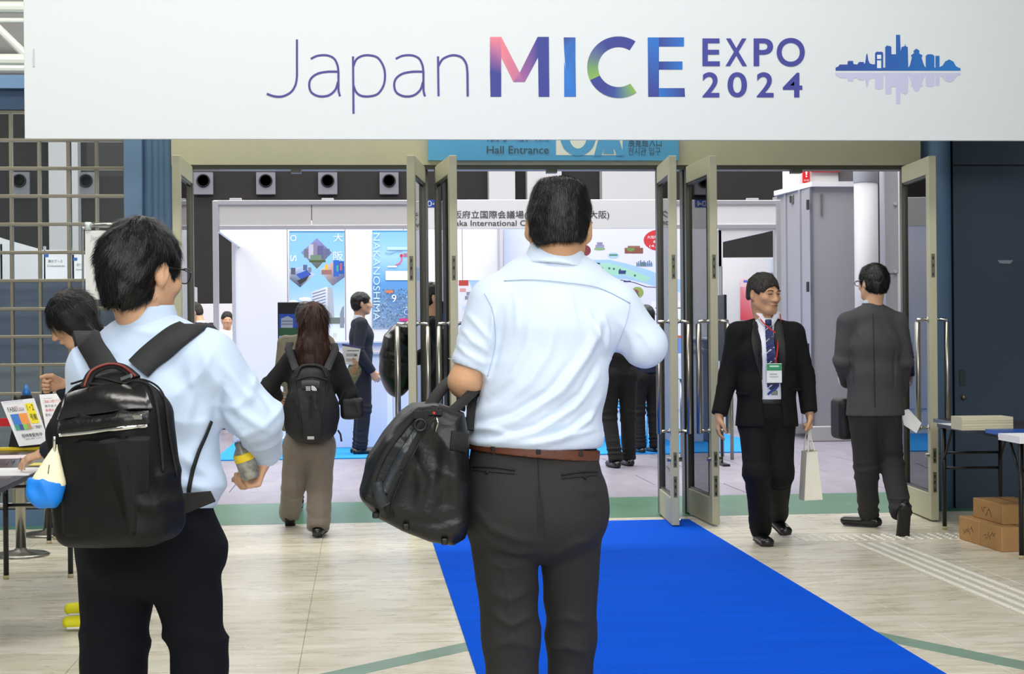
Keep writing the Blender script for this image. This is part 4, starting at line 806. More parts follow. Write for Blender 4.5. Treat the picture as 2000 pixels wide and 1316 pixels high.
sh += [(disc(1289, 469, 32, 21), (.82, .22, .24)), (disc(1142, 489, 12, 11), (.50, .22, .24)), (rect(1163, 478, 1180, 486), (.60, .60, .70)), (rect(1166, 473, 1177, 480), (.55, .55, .66)), (disc(1171, 486, 11, 3), (.55, .68, .5)), (rect(1220, 484, 1256, 495), (.55, .33, .27)), (disc(1232, 486, 8, 5), (.45, .58, .30)), (rect(1226, 480, 1250, 484), (.60, .40, .36)), (disc(1198, 499, 11, 6), (.72, .83, .90)), (rect(1190, 496, 1206, 500), (.40, .58, .52)), (rect(1243, 514, 1275, 520), (.62, .70, .80)), (rect(1252, 512, 1262, 520), (.45, .58, .45)), (disc(1245, 571, 12, 11), (.60, .66, .35)), (disc(1241, 570, 6, 5), (.55, .35, .30))]
for k in range(9): sh.append((rect(1243 + k * 3.5, 512 - (k * 7 % 5), 1245 + k * 3.5, 520), (.35, .45, .60)))
sh += [(rect(1272, 588, 1345, 700), (.95, .95, .96)), (rect(1280, 600, 1330, 603), (.5, .5, .55)), (rect(1280, 612, 1320, 615), (.6, .6, .6)), (rect(1280, 660, 1340, 690), (.45, .60, .85)), (rect(1300, 655, 1340, 660), (.85, .4, .3))]
print_obj('print', sh, YP, p3_)
text_fit('大阪駅・地下街', (1264, 460, 1314, 466), YP - .003, WL, p3_); text_fit('約10分', (1276, 469, 1304, 475), YP - .003, WL, p3_); text_fit('(4.7km)', (1268, 478, 1306, 484), YP - .003, WL, p3_)
p4_ = hang('poster', 'white route map sheet with a red title block, left of the short sleeved man', (896, 547, 975, 640), mt=mat('map_paper', (.89, .89, .92), .5)); sh = [(rect(896, 547, 915, 558), (.72, .26, .22)), ([(915, 547), (975, 547), (975, 575), (930, 585)], ((.6, .75, .95), (.7, .8, .95), (.85, .88, .95), (.8, .86, .95)))]
for k in range(14): sh.append((rect(898 + (k * 13) % 60, 563 + (k * 7) % 55, 910 + (k * 13) % 60, 570 + (k * 7) % 55), ((.85, .6, .58), (.55, .55, .62), (.8, .85, .95))[k % 3]))
print_obj('print', sh, YP, p4_)
# reception counters
CW = mat('counter_white', (.88, .89, .93), .4)
for k, (x0, x1, zt_, Y_) in enumerate(((640, 760, 1.24, 18.9), (762, 850, 1.24, 18.9))):
    c = empty('reception_counter', (at((x0 + x1) / 2, 655, Y_)[0], Y_, .012), ['white reception counter beside the screen, in front of the diamond poster', 'white reception counter behind the black padded jacket, under the blue city poster'][k], 'counter')
    a, b = at(x0, 655, Y_)[0], at(x1, 655, Y_)[0]; MB().box((a, Y_, zt_ - .03), (b, Y_ + .45, zt_), .005).build('counter_top', CW, c); MB().box((a + .03, Y_ + .03, .012), (b - .03, Y_ + .40, zt_ - .03), .005).build('cabinet', CW, c); MB().box((a + .015, Y_ + .01, zt_ - .16), (b - .015, Y_ + .03, zt_ - .13), .003).build('ledge', ALU, c)
ss = hang('paper_stand', 'small white folded paper stand on the reception counter', (650, 640, 658, 655), 18.95, .06, WHITE, 'stand')
ss.location.z = 1.24 - 0
# monitor
Y_ = 17.9; mo = empty('display_monitor', (at(575, 655, Y_)[0], Y_, .012), 'black flat display monitor on a floor stand showing a building under blue sky', 'monitor')
a = at(542, 590, Y_); b = at(605, 682, Y_); MB().box((a[0], Y_, b[2]), (b[0], Y_ + .05, a[2]), .006).build('screen_frame', BLACK, mo)
print_obj('screen_image', [(rect(545, 613, 602, 640), (.10, .30, .68)), (rect(545, 640, 602, 656), (.12, .30, .18)), (rect(545, 656, 602, 668), (.55, .62, .80)), ([(549, 640), (549, 622), (562, 617), (572, 622), (572, 640)], (.62, .66, .72)), (rect(545, 668, 602, 680), (.65, .7, .8)), (rect(550, 632, 571, 634), (.40, .44, .50)), (rect(550, 626, 571, 628), (.40, .44, .50))], Y_ - .001, mo)
MB().box((at(570, 655, Y_)[0] - .03, Y_ + .05, .03), (at(570, 655, Y_)[0] + .03, Y_ + .09, b[2] + .2)).build('stand_post', BLACK, mo); MB().box((at(552, 655, Y_)[0], Y_ - .15, .012), (at(592, 655, Y_)[0], Y_ + .3, .03), .004).build('stand_foot', BLACK, mo)
# far white partitions left of the booth
pt = MB().box((-10, 27, .0), (at(470, 655, 27)[0], 27.05, at(400, 593, 27)[2])).build('partition_wall', WHITE); tag(pt, 'far white partition wall behind the two distant men', 'partition')
pt = MB().box((at(360, 655, 24)[0], 24, 0), (at(372 + 9, 655, 24)[0], 24.4, at(375, 560, 24)[2])).build('partition_wall', WHITE); tag(pt, 'narrow white partition end beside the left door jamb', 'partition')
# booth blocks seen through the lattice: fascia boards of other stands
for k, (x0, x1, y0, y1, lab) in enumerate(((0, 130, 455, 545, 'white stand fascia seen through the lattice window, nearest the left edge'), (84, 137, 493, 548, 'white stand fascia with small lettering in the second lattice column'), (140, 168, 500, 548, 'white stand fascia in the third lattice column beside the notice sign'))):
    Y_ = 19.5 + k * .5
    o = empty('stand_fascia', (at(x0, 655, Y_)[0], Y_, 0), lab, 'fascia', 'stand fascias behind the lattice window')
    if k == 0: poly = [(-60, 445), (20, 470), (84, 488), (84, 700), (-60, 700)]
    elif k == 1: poly = rect(84, 488, 137, 700)
    else: poly = rect(140, 497, 170, 700)
    MB().prism([at(*p, Y_) for p in poly], (0, .05, 0)).build('board', FW, o); MB().box((at(x0 + 2, 655, Y_)[0], Y_, 0), (at(x0 + 6, 655, Y_)[0], Y_ + .05, 2.4)).build('post', ALU, o)
    if k: print_obj('number_tag', [(rect(x0 + 3, y0 + 3, x0 + 11, y0 + 9), (.25, .4, .72))], Y_ - .001, o); text_fit('展示ブース', (x0 + 10, y0 + 14, x0 + 24 + 14 * (k == 1), y0 + 20), Y_, TXT, o); text_fit('Convention', (x0 + 8, y0 + 24, x0 + 24 + 18 * (k == 1), y0 + 28), Y_, TXT, o)
# blue-grey boards standing behind the lower lattice
for k, (y0, y1, c) in enumerate(((548, 712, (.60, .64, .78)), (712, 990, (.78, .80, .87)))):
    o = MB().box((X(-200), YD + .35, at(100, y1, YD)[2]), (X(246), YD + .37, at(100, y0, YD)[2])).build('backing_board', mat('slate_board_%d' % k, c, .6)); tag(o, ['darker slate blue board behind the middle of the lattice window', 'paler grey board behind the bottom of the lattice window'][k], 'board')
    if k == 0: 
        MB().box((X(20), YD + .39, 0), (X(26), YD + .42, at(100, 548, YD)[2])).build('support', ALU, o)
# right: grey steel partition store, pipes, signs
YG = 19.0; gz = at(1600, 365, YG)[2]; a = at(1585, 655, YG); b = at(1672, 655, YG); l = at(1519, 655, YG + 1.3); GREYP = mat('grey_enamel', (.605, .60, .62), .45, var=.03, vscale=2, bump=.03, bscale=200)
gc = empty('steel_enclosure', (a[0], YG, 0), 'tall pale grey steel enclosure with a white lip right of the booth', 'enclosure')
MB().prism([V(a[0], YG, .18), V(b[0], YG, .18), V(b[0], YG + 1.6, .18), V(l[0], YG + 1.5, .18), V(l[0], l[1], .18)], (0, 0, gz - .18)).build('body', GREYP, gc)
e0, e1 = V(l[0] - .05, l[1] - .06, gz), V(a[0], YG - .06, gz); MB().prism([e0, e1, V(b[0], YG - .06, gz), V(b[0], YG + .3, gz), V(l[0] + .3, l[1] + .3, gz)], (0, 0, .06)).build('top_lip', WHITE, gc)
MB().box((a[0] - .05, YG - .10, 0), (b[0], YG, .18), .01).build('plinth', mat('concrete_plinth', (.70, .69, .70), .7), gc)
dd = unit(V(*(a - l)) * V(1, 1, 0)); nn = unit(V(dd[1], -dd[0], 0))
for f_ in (.30, .72): c = l + (a - l) * f_; MB().obox((c[0], c[1], (gz + .2) / 2), dd, -nn, (.03, .02, (gz - .2) / 2)).build('corner_rib', GREYP, gc)
MB().box((a[0] - .01, YG - .02, .18), (a[0] + .02, YG, gz)).build('panel_seam', mat('seam_grey', (.42, .42, .47), .5), gc)
for y in (560, 680, 400): q = at(1580, y, YG - .01); MB().obox((q[0] - .02, YG - .03, q[2]), (1, 0, 0), (0, 1, 0), (.015, .02, .06), .004).build('latch', mat('latch_dark', (.2, .2, .24), .5), gc)
q = at(1605, 400, YG - .02); MB().obox(q, (1, 0, 0), (0, 1, 0), (.01, .01, .13), .003).build('handle', STEEL, gc)
bl = l + (a - l) * .5; MB().obox((bl[0], bl[1], at(1555, 380, YG)[2]), nn, dd, (.03, .05, .05), .01).build('hook', STEEL, gc)
PIPEM = mat('pipe_white_enamel', (.66, .66, .68), .5)
for k, (x0, x1, Y_, yt, yb_) in enumerate(((1671, 1716, 18.4, 300, 358), (1724, 1752, 18.7, 300, 0))):
    c = at((x0 + x1) / 2, 655, Y_)[0]; r = (at(x1, 655, Y_)[0] - at(x0, 655, Y_)[0]) / 2; o = empty('pipe', (c, Y_, 0), ['thick round white pipe column behind the man in grey', 'slim square edged white duct right of the thick pipe'][k], 'pipe')
    if k == 0:
        z = at(1690, 358, Y_)[2]; MB().lathe((c, Y_, 0), [(r, 0), (r, z), ], 28).build('pipe_shaft', PIPEM, o, True); MB().lathe((c, Y_, z), [(r * 1.0, 0), (r * 1.05, .01), (r * 1.05, 1.2)], 28).build('upper_sleeve', PIPEM, o, True)
    else:
        z = at(1740, 535, Y_)[2]; MB().box((c - r, Y_ - r, z), (c + r, Y_ + r, 4.4), .01).build('upper_duct', PIPEM, o); MB().box((c - r * .9, Y_ - r * .9, 0), (c + r * .9, Y_ + r * .9, z), .01).build('lower_duct', PIPEM, o)
        for yy in (398, 530): q = at(1748, yy, Y_ - r); MB().tube([q, q - V(0, .02, 0)], .02, 10).build('bolt', ALU, o)
wr2 = struct(MB().box((at(1535, 655, 20.8)[0], 20.8, 0), (16, 20.9, 4.6)).build('trim_24', mat('hall_inner_white_wall', (.93, .93, .93), .6)))
MB().box((at(1716, 655, 19.2)[0], 19.2, 0), (at(1725, 655, 19.2)[0], 20.8, 4.2)).build('gap_box', mat('gap_dark_grey', (.25, .25, .27), .7), wr2)  # solid dark box; the gap's darkness is put into its colour
rs = hang('red_sign_board', 'long red sign strip high on the white hall wall', (1585, 300, 1666, 336), 20.75, .03, mat('red_sign', (.80, .10, .12), .4), 'sign')
rs = hang('fire_notice', 'small red upright notice sign beside the long red strip', (1568, 316, 1582, 357), 20.7, .03, mat('red_sign', (.80, .10, .12), .4), 'sign'); text_fit('!', (1573, 334, 1577, 346), 20.7, WHITE, rs, .02); text_fit('消火器', (1570, 350, 1580, 354), 20.7, WHITE, rs)
# inner white stand right: counter, pink poster
o = hang('partition_wall', 'white inner partition with a pink poster behind the man in black suit', (1412, 503, 1519, 880), 21.2, .04, WHITE, 'partition')
o.scale = (1, 1, 1); pz = hang('poster', 'soft pink and white poster beside the head of the man in black', (1446, 545, 1475, 625), 21.18, .005, mat('pink_poster', (.94, .70, .72), .5)); print_obj('print', [(rect(1446, 545, 1475, 560), (.95, .80, .82)), ([(1446, 560), (1475, 560), (1475, 625), (1446, 625)], ((.92, .55, .6), (.97, .85, .87), (.88, .40, .45), (.85, .25, .3))), (rect(1452, 547, 1460, 552), (.35, .45, .8))], 21.18, pz)
o = hang('sign_plate', 'small pale blue tag plate on the white partition top', (1505, 506, 1519, 532), 21.17, .02, mat('pale_tag', (.8, .84, .9), .5), 'sign')
# monitor pole near door + low glass table
Y_ = 15.6; o = empty('panel_stand', (at(1418, 655, Y_)[0], Y_, 0), 'thin black upright panel on a post left of the black suit man', 'stand'); MB().box((at(1415, 655, Y_)[0], Y_, at(1418, 655, Y_)[2] - .25), (at(1420, 655, Y_)[0], Y_ + .5, at(1418, 575, Y_)[2]), .004).build('panel', BLACK, o); MB().box((at(1416, 655, Y_)[0], Y_ + .2, .0), (at(1419, 655, Y_)[0], Y_ + .24, 1.3)).build('post', BLACK, o); MB().box((at(1410, 655, Y_)[0], Y_, 0), (at(1424, 655, Y_)[0], Y_ + .5, .02)).build('foot', BLACK, o)
Y_ = 16.4; gt = empty('glass_table', (at(1380, 655, Y_)[0], Y_, 0), 'glass topped table with steel legs seen through the right door pane', 'table')
zt_ = at(1380, 738, Y_)[2]; MB().box((at(1325, 655, Y_)[0], Y_, zt_ - .012), (at(1436, 655, Y_)[0], Y_ + .6, zt_), .002).build('table_top', mat('green_glass_edge', (.45, .70, .66), .1, spec=.8), gt)
for px in (1332, 1430):
    for dy in (.05, .5): x = at(px, 655, Y_)[0]; MB().tube([(x, Y_ + dy, 0), (x, Y_ + dy, zt_ - .012)], .018, 10).build('leg', STEEL, gt, True)
MB().tube([(at(1332, 655, Y_)[0], Y_ + .05, zt_ - .14), (at(1430, 655, Y_)[0], Y_ + .05, zt_ - .14)], .012, 8).build('stretcher', STEEL, gt)
# dark suitcase, blue chairs by the counter
Y_ = 14.2; b0 = fl(1648, 862, 0); sc_ = SD(.01); c = at(1646, 817, 10.62); sc_.box(c, (.055, .12, at(1642, 777, 10.62)[2] - c[2]), .035)
sui = make(sc_, 'case_shell', mat('black_case_fabric', (.05, .05, .055), .6), None); sui.name = 'shoulder_bag'; tag(sui, 'black soft shoulder bag hanging at the left hip of the man in grey', 'bag')
tmpbag = sui
def mesh_chair(px, Yc, lab):
    x = at(px, 655, Yc)[0]; c = empty('mesh_chair', (x, Yc, .012), lab, 'chair', None); bm_ = mat('sky_blue_mesh', (.20, .62, .85), .6)
    MB().obox((x, Yc, .46), (1, 0, 0), (0, 1, 0), (.20, .20, .025), .02).build('seat', bm_, c, True); MB().obox((x, Yc + .19, .72), (1, 0, 0), (0, 1, .15), (.19, .015, .16), .012).build('backrest', bm_, c, True)
    for sx in (-.18, .18):
        MB().tube([(x + sx, Yc - .2, .012), (x + sx, Yc - .17, .44)], .011, 8).build('leg', CHROME, c, True); MB().tube(spline([(x + sx, Yc + .24, .012), (x + sx, Yc + .18, .44), (x + sx, Yc + .23, .84)], 4), .011, 8).build('leg', CHROME, c, True)
mesh_chair(1192, 19.4, 'sky blue mesh chair partly seen left of the dark trousers'); mesh_chair(1238, 18.6, 'sky blue mesh chair between the two people in dark trousers')
# ================================================================ lobby furniture
TOPM = mat('dark_woodgrain_laminate', (.20, .14, .125), .30, var=.35, vscale=9, stretch=(.4, 6, 1), coat=.3); BT = mat('black_tube', (.035, .035, .04), .4); FT_ = mat('beige_foot', (.7, .65, .5), .6)
def folding_table(corner, du, L_, dv_, W_, zt, lab, near_legs=True):
    c = np.array([corner[0], corner[1], 0.]); du = unit(du); dv_ = unit(dv_); ctr = c + du * L_ / 2 + dv_ * W_ / 2; o = empty('folding_table', ctr, lab, 'table')
    MB().obox(ctr + V(0, 0, zt - .012), du, dv_, (L_ / 2, W_ / 2, .012), .002).build('table_top', TOPM, o); MB().obox(ctr + V(0, 0, zt - .04), du, dv_, (L_ / 2 - .02, W_ / 2 - .02, .016), .002).build('apron', BT, o)
    for f_ in (.10, L_ - .10) if near_legs else (.10,):
        ps = []
        for g in (.04, W_ - .04):
            p = c + du * f_ + dv_ * g; ps.append(p); lg = MB().tube([p + V(0, 0, .02), p + V(0, 0, zt - .05)], .0145, 12).build('leg', BT, o, True); MB().tube([p, p + V(0, 0, .022)], .016, 12).build('foot_cap', FT_, lg, True)
        for z in (.40, .50): MB().tube([ps[0] + V(0, 0, z) + dv_ * .012, ps[1] + V(0, 0, z) - dv_ * .012], .009, 8).build('crossbar', BT, o, True)
        sg = 1 if f_ < L_ / 2 else -1
        for p in ps: MB().tube([p + V(0, 0, .45), p + V(0, 0, zt - .05) + du * sg * .18], .008, 8).build('brace', BT, o, True)
    return o
ZT_ = .70
cR = at(1838, 835, 1); # right table: far-left corner from pixels
def onz(px, py, z): return fl(px, py, z)
rc_ = onz(1822, 833, .72); dr = V(.0, -1, 0); q = onz(2000, 868, .72); dU = unit(V(q[0] - rc_[0], q[1] - rc_[1], 0))
rt_l = fl(1845, 1034); rt_r = fl(1958, 1000)
# the table's short side runs to the right and away, its long side towards the camera
dl = unit(V(*(fl(1996, 1092) - rt_l)[:2], 0)); dsh = V(-dl[1], dl[0], 0); dsh = dsh if dsh[0] > 0 else -dsh
T_R = folding_table(rt_l - dl * .10 - dsh * .04, dl, 1.61, dsh, .45, .72, 'dark folding table on the right with papers and boxes beneath')
c_ = lambda a, b, z=.72: rt_l + dl * a + dsh * b + V(0, 0, z)
def papers(name, ctr, ax, ay, hx, hy, th, mt, label, cat='papers', n=1):
    o = MB()
    for k in range(n): j = random.uniform(-.004, .004) if n > 1 else 0; o.obox(ctr + V(0, 0, th * (k + .5) / n) + ax * j, ax, ay, (hx, hy, th / n / 2 * .96), 0)
    o = o.build(name, mt); tag(o, label, cat); return o
CREAM = mat('cream_paper', (.80, .78, .68), .7); PAP = mat('white_paper', (.93, .93, .93), .6)
papers('flyer_stack', onz(1918, 838, .721), dl, dsh, .10, .15, .075, CREAM, 'thick stack of cream flyers on the right table', n=12)
papers('white_sheet', onz(1872, 829, .721), dl, dsh, .13, .09, .003, PAP, 'thin white sheets near the left end of the right table')
papers('brochure', onz(1985, 848, .721) , dl, dsh, .16, .12, .022, mat('blue_cover', (.10, .32, .66), .3), 'glossy blue brochures lying on the right table')
papers('paper_pile', onz(2015, 862, .721) - dsh * .02, dl, dsh, .16, .10, .035, PAP, 'low pile of white papers at the front edge of the right table', n=5)
KRAFT = mat('brown_cardboard', (.68, .52, .32), .7, var=.06, vscale=12, bump=.05, bscale=90)
def carton(ctr, ax, ay, h, lab, flap=True):
    o = MB().obox(ctr + V(0, 0, h[2]), ax, ay, h, .004).build('cardboard_box', KRAFT); tag(o, lab, 'box')
    MB().obox(ctr + V(0, 0, 2 * h[2] + .0008), ax, ay, (h[0] * .99, .003, .0012)).build('lid_seam', mat('dark_kraft', (.45, .33, .2), .8), o)  # lid seam in a darker brown
    q = MB(); r_ = random.Random(int(ctr[0] * 100))
    for k in range(7): cc = ctr - ay * (h[1] + .0006) + ax * (-.08 + .022 * k) + V(0, 0, h[2] + r_.uniform(-.02, .02)); q.obox(cc, unit(ax + V(0, 0, r_.uniform(-2, 2))), ay, (.016, .0005, .0025))
    q.build('pen_marking', mat('pencil_mark', (.35, .28, .2), .8), o); return o
bxl = fl(1873, 1052); bx2 = fl(1945, 1072); bd = unit(fl(2000, 1092) - bxl); bs = V(-bd[1], bd[0], 0); bs = bs if bs[0] > 0 else -bs
L1 = np.linalg.norm(bx2 - bxl)
carton(bxl + bd * .16 + bs * .12, bd, bs, (.158, .12, .072), 'lower brown cardboard box under the right table, left one')
carton(bxl + bd * .485 + bs * .12, bd, bs, (.158, .12, .072), 'lower brown cardboard box under the right table, at the picture edge')
carton(bxl + bd * .30 + bs * .19 + V(0, 0, .1445), bd, bs, (.22, .13, .06), 'upper brown cardboard parcel lying across the lower boxes')
# left table
lt_c = fl(138, 1128); ldl = unit(V(*(onz(0, 944, ZT_) - onz(68, 914, ZT_))[:2], 0)); ldl = V(0, -1, 0) * .0 + ldl; lsh = V(ldl[1], -ldl[0], 0); lsh = lsh if lsh[0] < 0 else -lsh
T_L = folding_table(lt_c - ldl * .10 - lsh * .04, ldl, 2.25, lsh, .42, ZT_, 'dark folding table on the left covered with papers', True)
tl = lambda px, py, z=ZT_ + .001: onz(px, py, z)
q_ = fl(96, 1062); folding_table(q_ - V(.10, .04, 0), (1, 0, 0), .85, (0, 1, 0), .30, ZT_, 'second dark folding table farther back, hidden behind the rucksack', True)
o = papers('white_sheet', tl(10, 922), ldl, lsh, .20, .14, .004, PAP, 'white printed sheets spread on the left table under the hand', n=3)
print_obj('print', [([(x, y), (x + 1.5, y), (x - 2, y + 7), (x - 3.5, y + 7)], (.35, .35, .45)) for x, y in ((28, 895), (40, 893), (15, 898))] , 8, o, P=lambda x, y, k: tl(x, y, ZT_ + .006))
o = papers('flyer', tl(8, 893), ldl, lsh, .12, .16, .003, mat('pinkish_paper', (.90, .84, .85), .6), 'pinkish flyers behind the white sheets on the left table')
o = papers('yellow_tray', tl(40, 878), lsh, -ldl, .11, .05, .012, mat('yellow_plastic', (.95, .83, .10), .5), 'yellow base tray of the notice board on the left table', 'tray')
o = papers('flyer', tl(76, 907), ldl, lsh, .08, .035, .003, mat('yellow_flyer', (.86, .80, .40), .6), 'yellow edged flyer at the corner of the left table')
# notice boards standing on the table
def board(name, q, Ybase, z0_, lab, tilt, shapes, texts, q_uv=(100, 140), mt=PAP):
    """q: pixel corners TL,TR,BR,BL; upright leaning board whose lower edge is at depth Ybase"""
    tl_, tr_, br_, bl_ = q; c = [at(*tl_, Ybase + tilt), at(*tr_, Ybase + tilt), at(*br_, Ybase), at(*bl_, Ybase)]
    o = MB().prism(c, unit(np.cross(c[1] - c[0], c[3] - c[0])) * -.008 * (1)).build(name, mt); tag(o, lab, 'sign')
    nrm = unit(np.cross(c[1] - c[0], c[3] - c[0])); nrm = nrm if nrm[1] < 0 else -nrm
    def P(x, y, k=0): u, v = x / q_uv[0], y / q_uv[1]; return (c[0] * (1 - u) * (1 - v) + c[1] * u * (1 - v) + c[2] * u * v + c[3] * (1 - u) * v) + nrm * (.0095 + .0004 * k)
    print_obj('print', shapes, 0, o, P=P)
    for t, bx, colr, bold in texts: text_fit(t, bx, 0, mat('ink_' + colr, {'dark': (.2, .2, .2), 'red': (.78, .12, .08), 'grey': (.45, .42, .42)}[colr], .6), o, bold, P=lambda x, y: P(x, y, 2))
    m_ = (c[0] + c[1]) / 2 * .35 + (c[2] + c[3]) / 2 * .65 - nrm * .0; MB().prism([m_ + V(-.03, .02, 0), m_ + V(.03, .02, 0), V(m_[0] + .04, m_[1] + .14, min(c[2][2], c[3][2])), V(m_[0] - .04, m_[1] + .14, min(c[2][2], c[3][2]))], (0, .004, 0)).build('prop', BLACK, o)
    return o
Yb_ = tl(60, 880)[1]
def Rr(x, y, w, h, c): return (rect(x, y, x + w, y + h), c)
board('notice_board', [(2, 785), (67, 778), (92, 838), (38, 868)] and [(2, 785), (67, 778), (97, 866), (38, 872)], Yb_, ZT_, 'white tilted notice board with a yellow panel and four coloured squares', .06,
      [Rr(66, 14, 26, 62, (.98, .90, .05)), Rr(12, 42, 25, 33, (.25, .50, .82)), Rr(37, 42, 26, 33, (.98, .62, .28)), Rr(12, 75, 14, 17, (.25, .62, .55)), Rr(26, 75, 12, 17, (.25, .32, .62)), Rr(38, 75, 13, 17, (.55, .80, .35)), Rr(51, 75, 12, 17, (.75, .60, .40)), Rr(6, 3, 60, 1.5, (.7, .75, .9)), Rr(10, 34, 50, .8, (.6, .6, .6))],
      [('FABE', (11, 20, 37, 33), 'dark', 0), ('X', (37, 18, 43, 33), 'red', 0), ('2024', (44, 24, 60, 33), 'grey', 0), ('1・2', (70, 18, 89, 36), 'dark', .01), ('号館', (70, 46, 90, 66), 'dark', .01), ('にて開催中', (64, 82, 94, 92), 'dark', 0), ('招待券配布中', (22, 104, 88, 116), 'dark', .01), ('ご自由にお取りください', (26, 118, 84, 123), 'dark', 0)])
board('notice_board', [(77, 771), (122, 768), (132, 850), (92, 850)], q_[1] + .08, ZT_, 'white notice board with red lettering behind the black rucksack', .05, [Rr(15, 14, 40, 1, (.6, .6, .6))],
      [('ご自由にお取り下さい', (10, 20, 95, 30), 'red', 0), ('展示会ガイド', (15, 36, 95, 45), 'dark', 0), ('会場のご案内', (15, 50, 95, 60), 'red', 0), ('配布しています', (12, 66, 95, 76), 'dark', 0), ('4・5', (18, 84, 90, 112), 'red', .02), ('号館', (30, 122, 90, 138), 'dark', 0)])
bkp = at(52, 800, Yb_ + .16); bkp[2] = ZT_ + .001
bk = MB().lathe(bkp, [(.10, 0), (.065, .19), (.04, .25), (.028, .29)], 4).build('black_stand', BLACK); tag(bk, 'black pointed brochure stand behind the tilted notice board', 'stand')
cbl = MB().lathe(bkp + V(0, 0, .29), [(.022, 0), (.024, .015), (.006, .06)], 10).build('spray_cap', mat('blue_gloss', (.12, .40, .68), .3), bk, True)
# stanchions
def stanchion(px, py, lab, zt=.95):
    p = fl(px, py); o = empty('barrier_post', p, lab, 'stanchion'); MB().lathe(p, [(.165, 0), (.17, .008), (.15, .018), (.04, .035), (.03, .05)], 36).build('base', STEEL, o, True); MB().tube([p + V(0, 0, .03), p + V(0, 0, zt)], .030, 20).build('pole', STEEL, o, True); MB().lathe(p + V(0, 0, zt), [(.035, -.1), (.035, 0), (.02, .01)], 20).build('belt_head', BLACK, o, True); return p
s1 = stanchion(41, 1085, 'steel barrier post with a round base under the left table'); s2 = stanchion(95, 1045, 'second steel barrier post farther back by the lattice window')
bt_ = MB().strap([s1 + V(-.04, 0, .80), s1 + V(-1.6, .25, .80)], (0, -1, 0), .05, .002).build('barrier_belt', mat('red_belt', (.72, .06, .10), .6)); tag(bt_, 'red barrier belt running to the left picture edge', 'belt')
# notice sign on frame stand
Yn = 10.55; sn = empty('sign_stand', (at(232, 655, Yn)[0], Yn, 0), 'white notice sign on a chrome frame stand behind the man with the rucksack', 'sign')
ch = MB(); ch.tube(spline([at(162, 640, Yn + .03), at(162, 460, Yn + .03), at(163, 447, Yn + .03), at(172, 443, Yn + .03)], 5), .007, 10); ch.build('frame_rod', CHROME, sn, True)
MB().tube([at(168, 440, Yn), at(300, 440, Yn)], .017, 14).build('top_tube', CHROME, sn, True); MB().tube([at(172, 434, Yn), at(172, 449, Yn)], .02, 12).build('corner_clip', mat('clear_plastic', (.8, .85, .85), .15), sn, True)
MB().box(tuple(at(166, 450, Yn)[[0]]) + (Yn, at(166, 585, Yn)[2]), (at(298, 450, Yn)[0], Yn + .01, at(166, 450, Yn)[2]), .002).build('sign_panel', mat('sign_white', (.88, .89, .87), .5), sn)
INK = mat('near_black_print', (.12, .12, .10), .6); text_fit('資料', (189, 502, 250, 524), Yn, INK, sn, .02); text_fit('コーナー', (190, 534, 272, 550), Yn, INK, sn, .02); text_fit('Japan', (176, 459, 202, 472), Yn, mat('pale_print', (.72, .74, .74), .6), sn); text_fit('MICE EXPO', (206, 460, 280, 471), Yn, LI, sn, .01)
pp = fl(232, 1042); 
MB().tube([(at(298, 655, Yn)[0], Yn + .02, at(298, 440, Yn)[2]), (at(298, 655, Yn)[0], Yn + .02, .03)], .014, 12).build('pole', CHROME, sn, True); MB().lathe((at(298, 655, Yn)[0], Yn + .02, 0), [(.16, 0), (.16, .008), (.02, .03)], 28).build('base', STEEL, sn, True)
MB().tube([at(162, 640, Yn + .03), at(298, 640, Yn + .03)], .007, 8).build('lower_rod', CHROME, sn, True)
# ================================================================ people close to the camera
def proj(P):
    d = np.atleast_2d(P) - CAM; z = d @ fwd; return CX + FPX * (d @ CR) / z, CY - FPX * (d @ CU) / z
class Surf:
    def __init__(s, o):
        me = o.data; v = np.empty(len(me.vertices) * 3, np.float32); me.vertices.foreach_get('co', v); n = np.empty(len(me.vertices) * 3, np.float32); me.vertices.foreach_get('normal', n)
        s.N = n.reshape(-1, 3).astype(float); M = np.array(wloc(o)); s.V = v.reshape(-1, 3) @ M[:3, :3].T + M[:3, 3]; s.x, s.y = proj(s.V); s.z = s.V @ fwd
    def __call__(s, px, py, off=.0, rad=8):
        m_ = np.hypot(s.x - px, s.y - py) < rad
        for r in (2, 4, 8):
            if m_.any(): break
            m_ = np.hypot(s.x - px, s.y - py) < rad * r
        if not m_.any(): i = np.argmin(np.hypot(s.x - px, s.y - py)); m_[i] = True
        idx = np.where(m_)[0]; zmin = s.z[idx].min(); idx = idx[s.z[idx] < zmin + .03]; n = unit(s.N[idx].mean(0)); zz = s.z[idx].mean(); r_ = ray(px, py); p = CAM + r_ * (zz / (r_ @ fwd)); return p + n * off, n
def on_path(S, pts, off, n=6):
    P = [S(px, py, off) for px, py in (pts if n <= 1 else [tuple(q[:2]) for q in spline([V(a, b, 0) for a, b in pts], n)])]; return [p for p, _ in P], np.array([q for _, q in P])
def seam(S, pts, mt, par, r=.0012, off=.0004, name='seam', n=6): P, _ = on_path(S, pts, off, n); return MB().tube(P, r, 6).build(name, mt, par, True)
def band(S, pts, w_, th, mt, par, name, off=.002, n=6): P, N_ = on_path(S, pts, off, n); return MB().strap(P, N_, w_, th).build(name, mt, par, True)
SHIRT = mat('pale_blue_shirt_cotton', (.785, .84, .915), .75, bump=.12, bscale=900, sheen=.2)
SHIRT2 = mat('light_blue_shirt_poplin', (.74, .81, .90), .72, bump=.10, bscale=900, sheen=.2)
CHAR = mat('charcoal_trouser_wool', (.135, .128, .125), .85, bump=.25, bscale=600, var=.12, vscale=120)
NAVYT = mat('navy_black_trouser', (.035, .043, .075), .9, bump=.2, bscale=600, spec=.2)
SEAM = mat('shirt_seam_thread', (.66, .74, .84), .8)
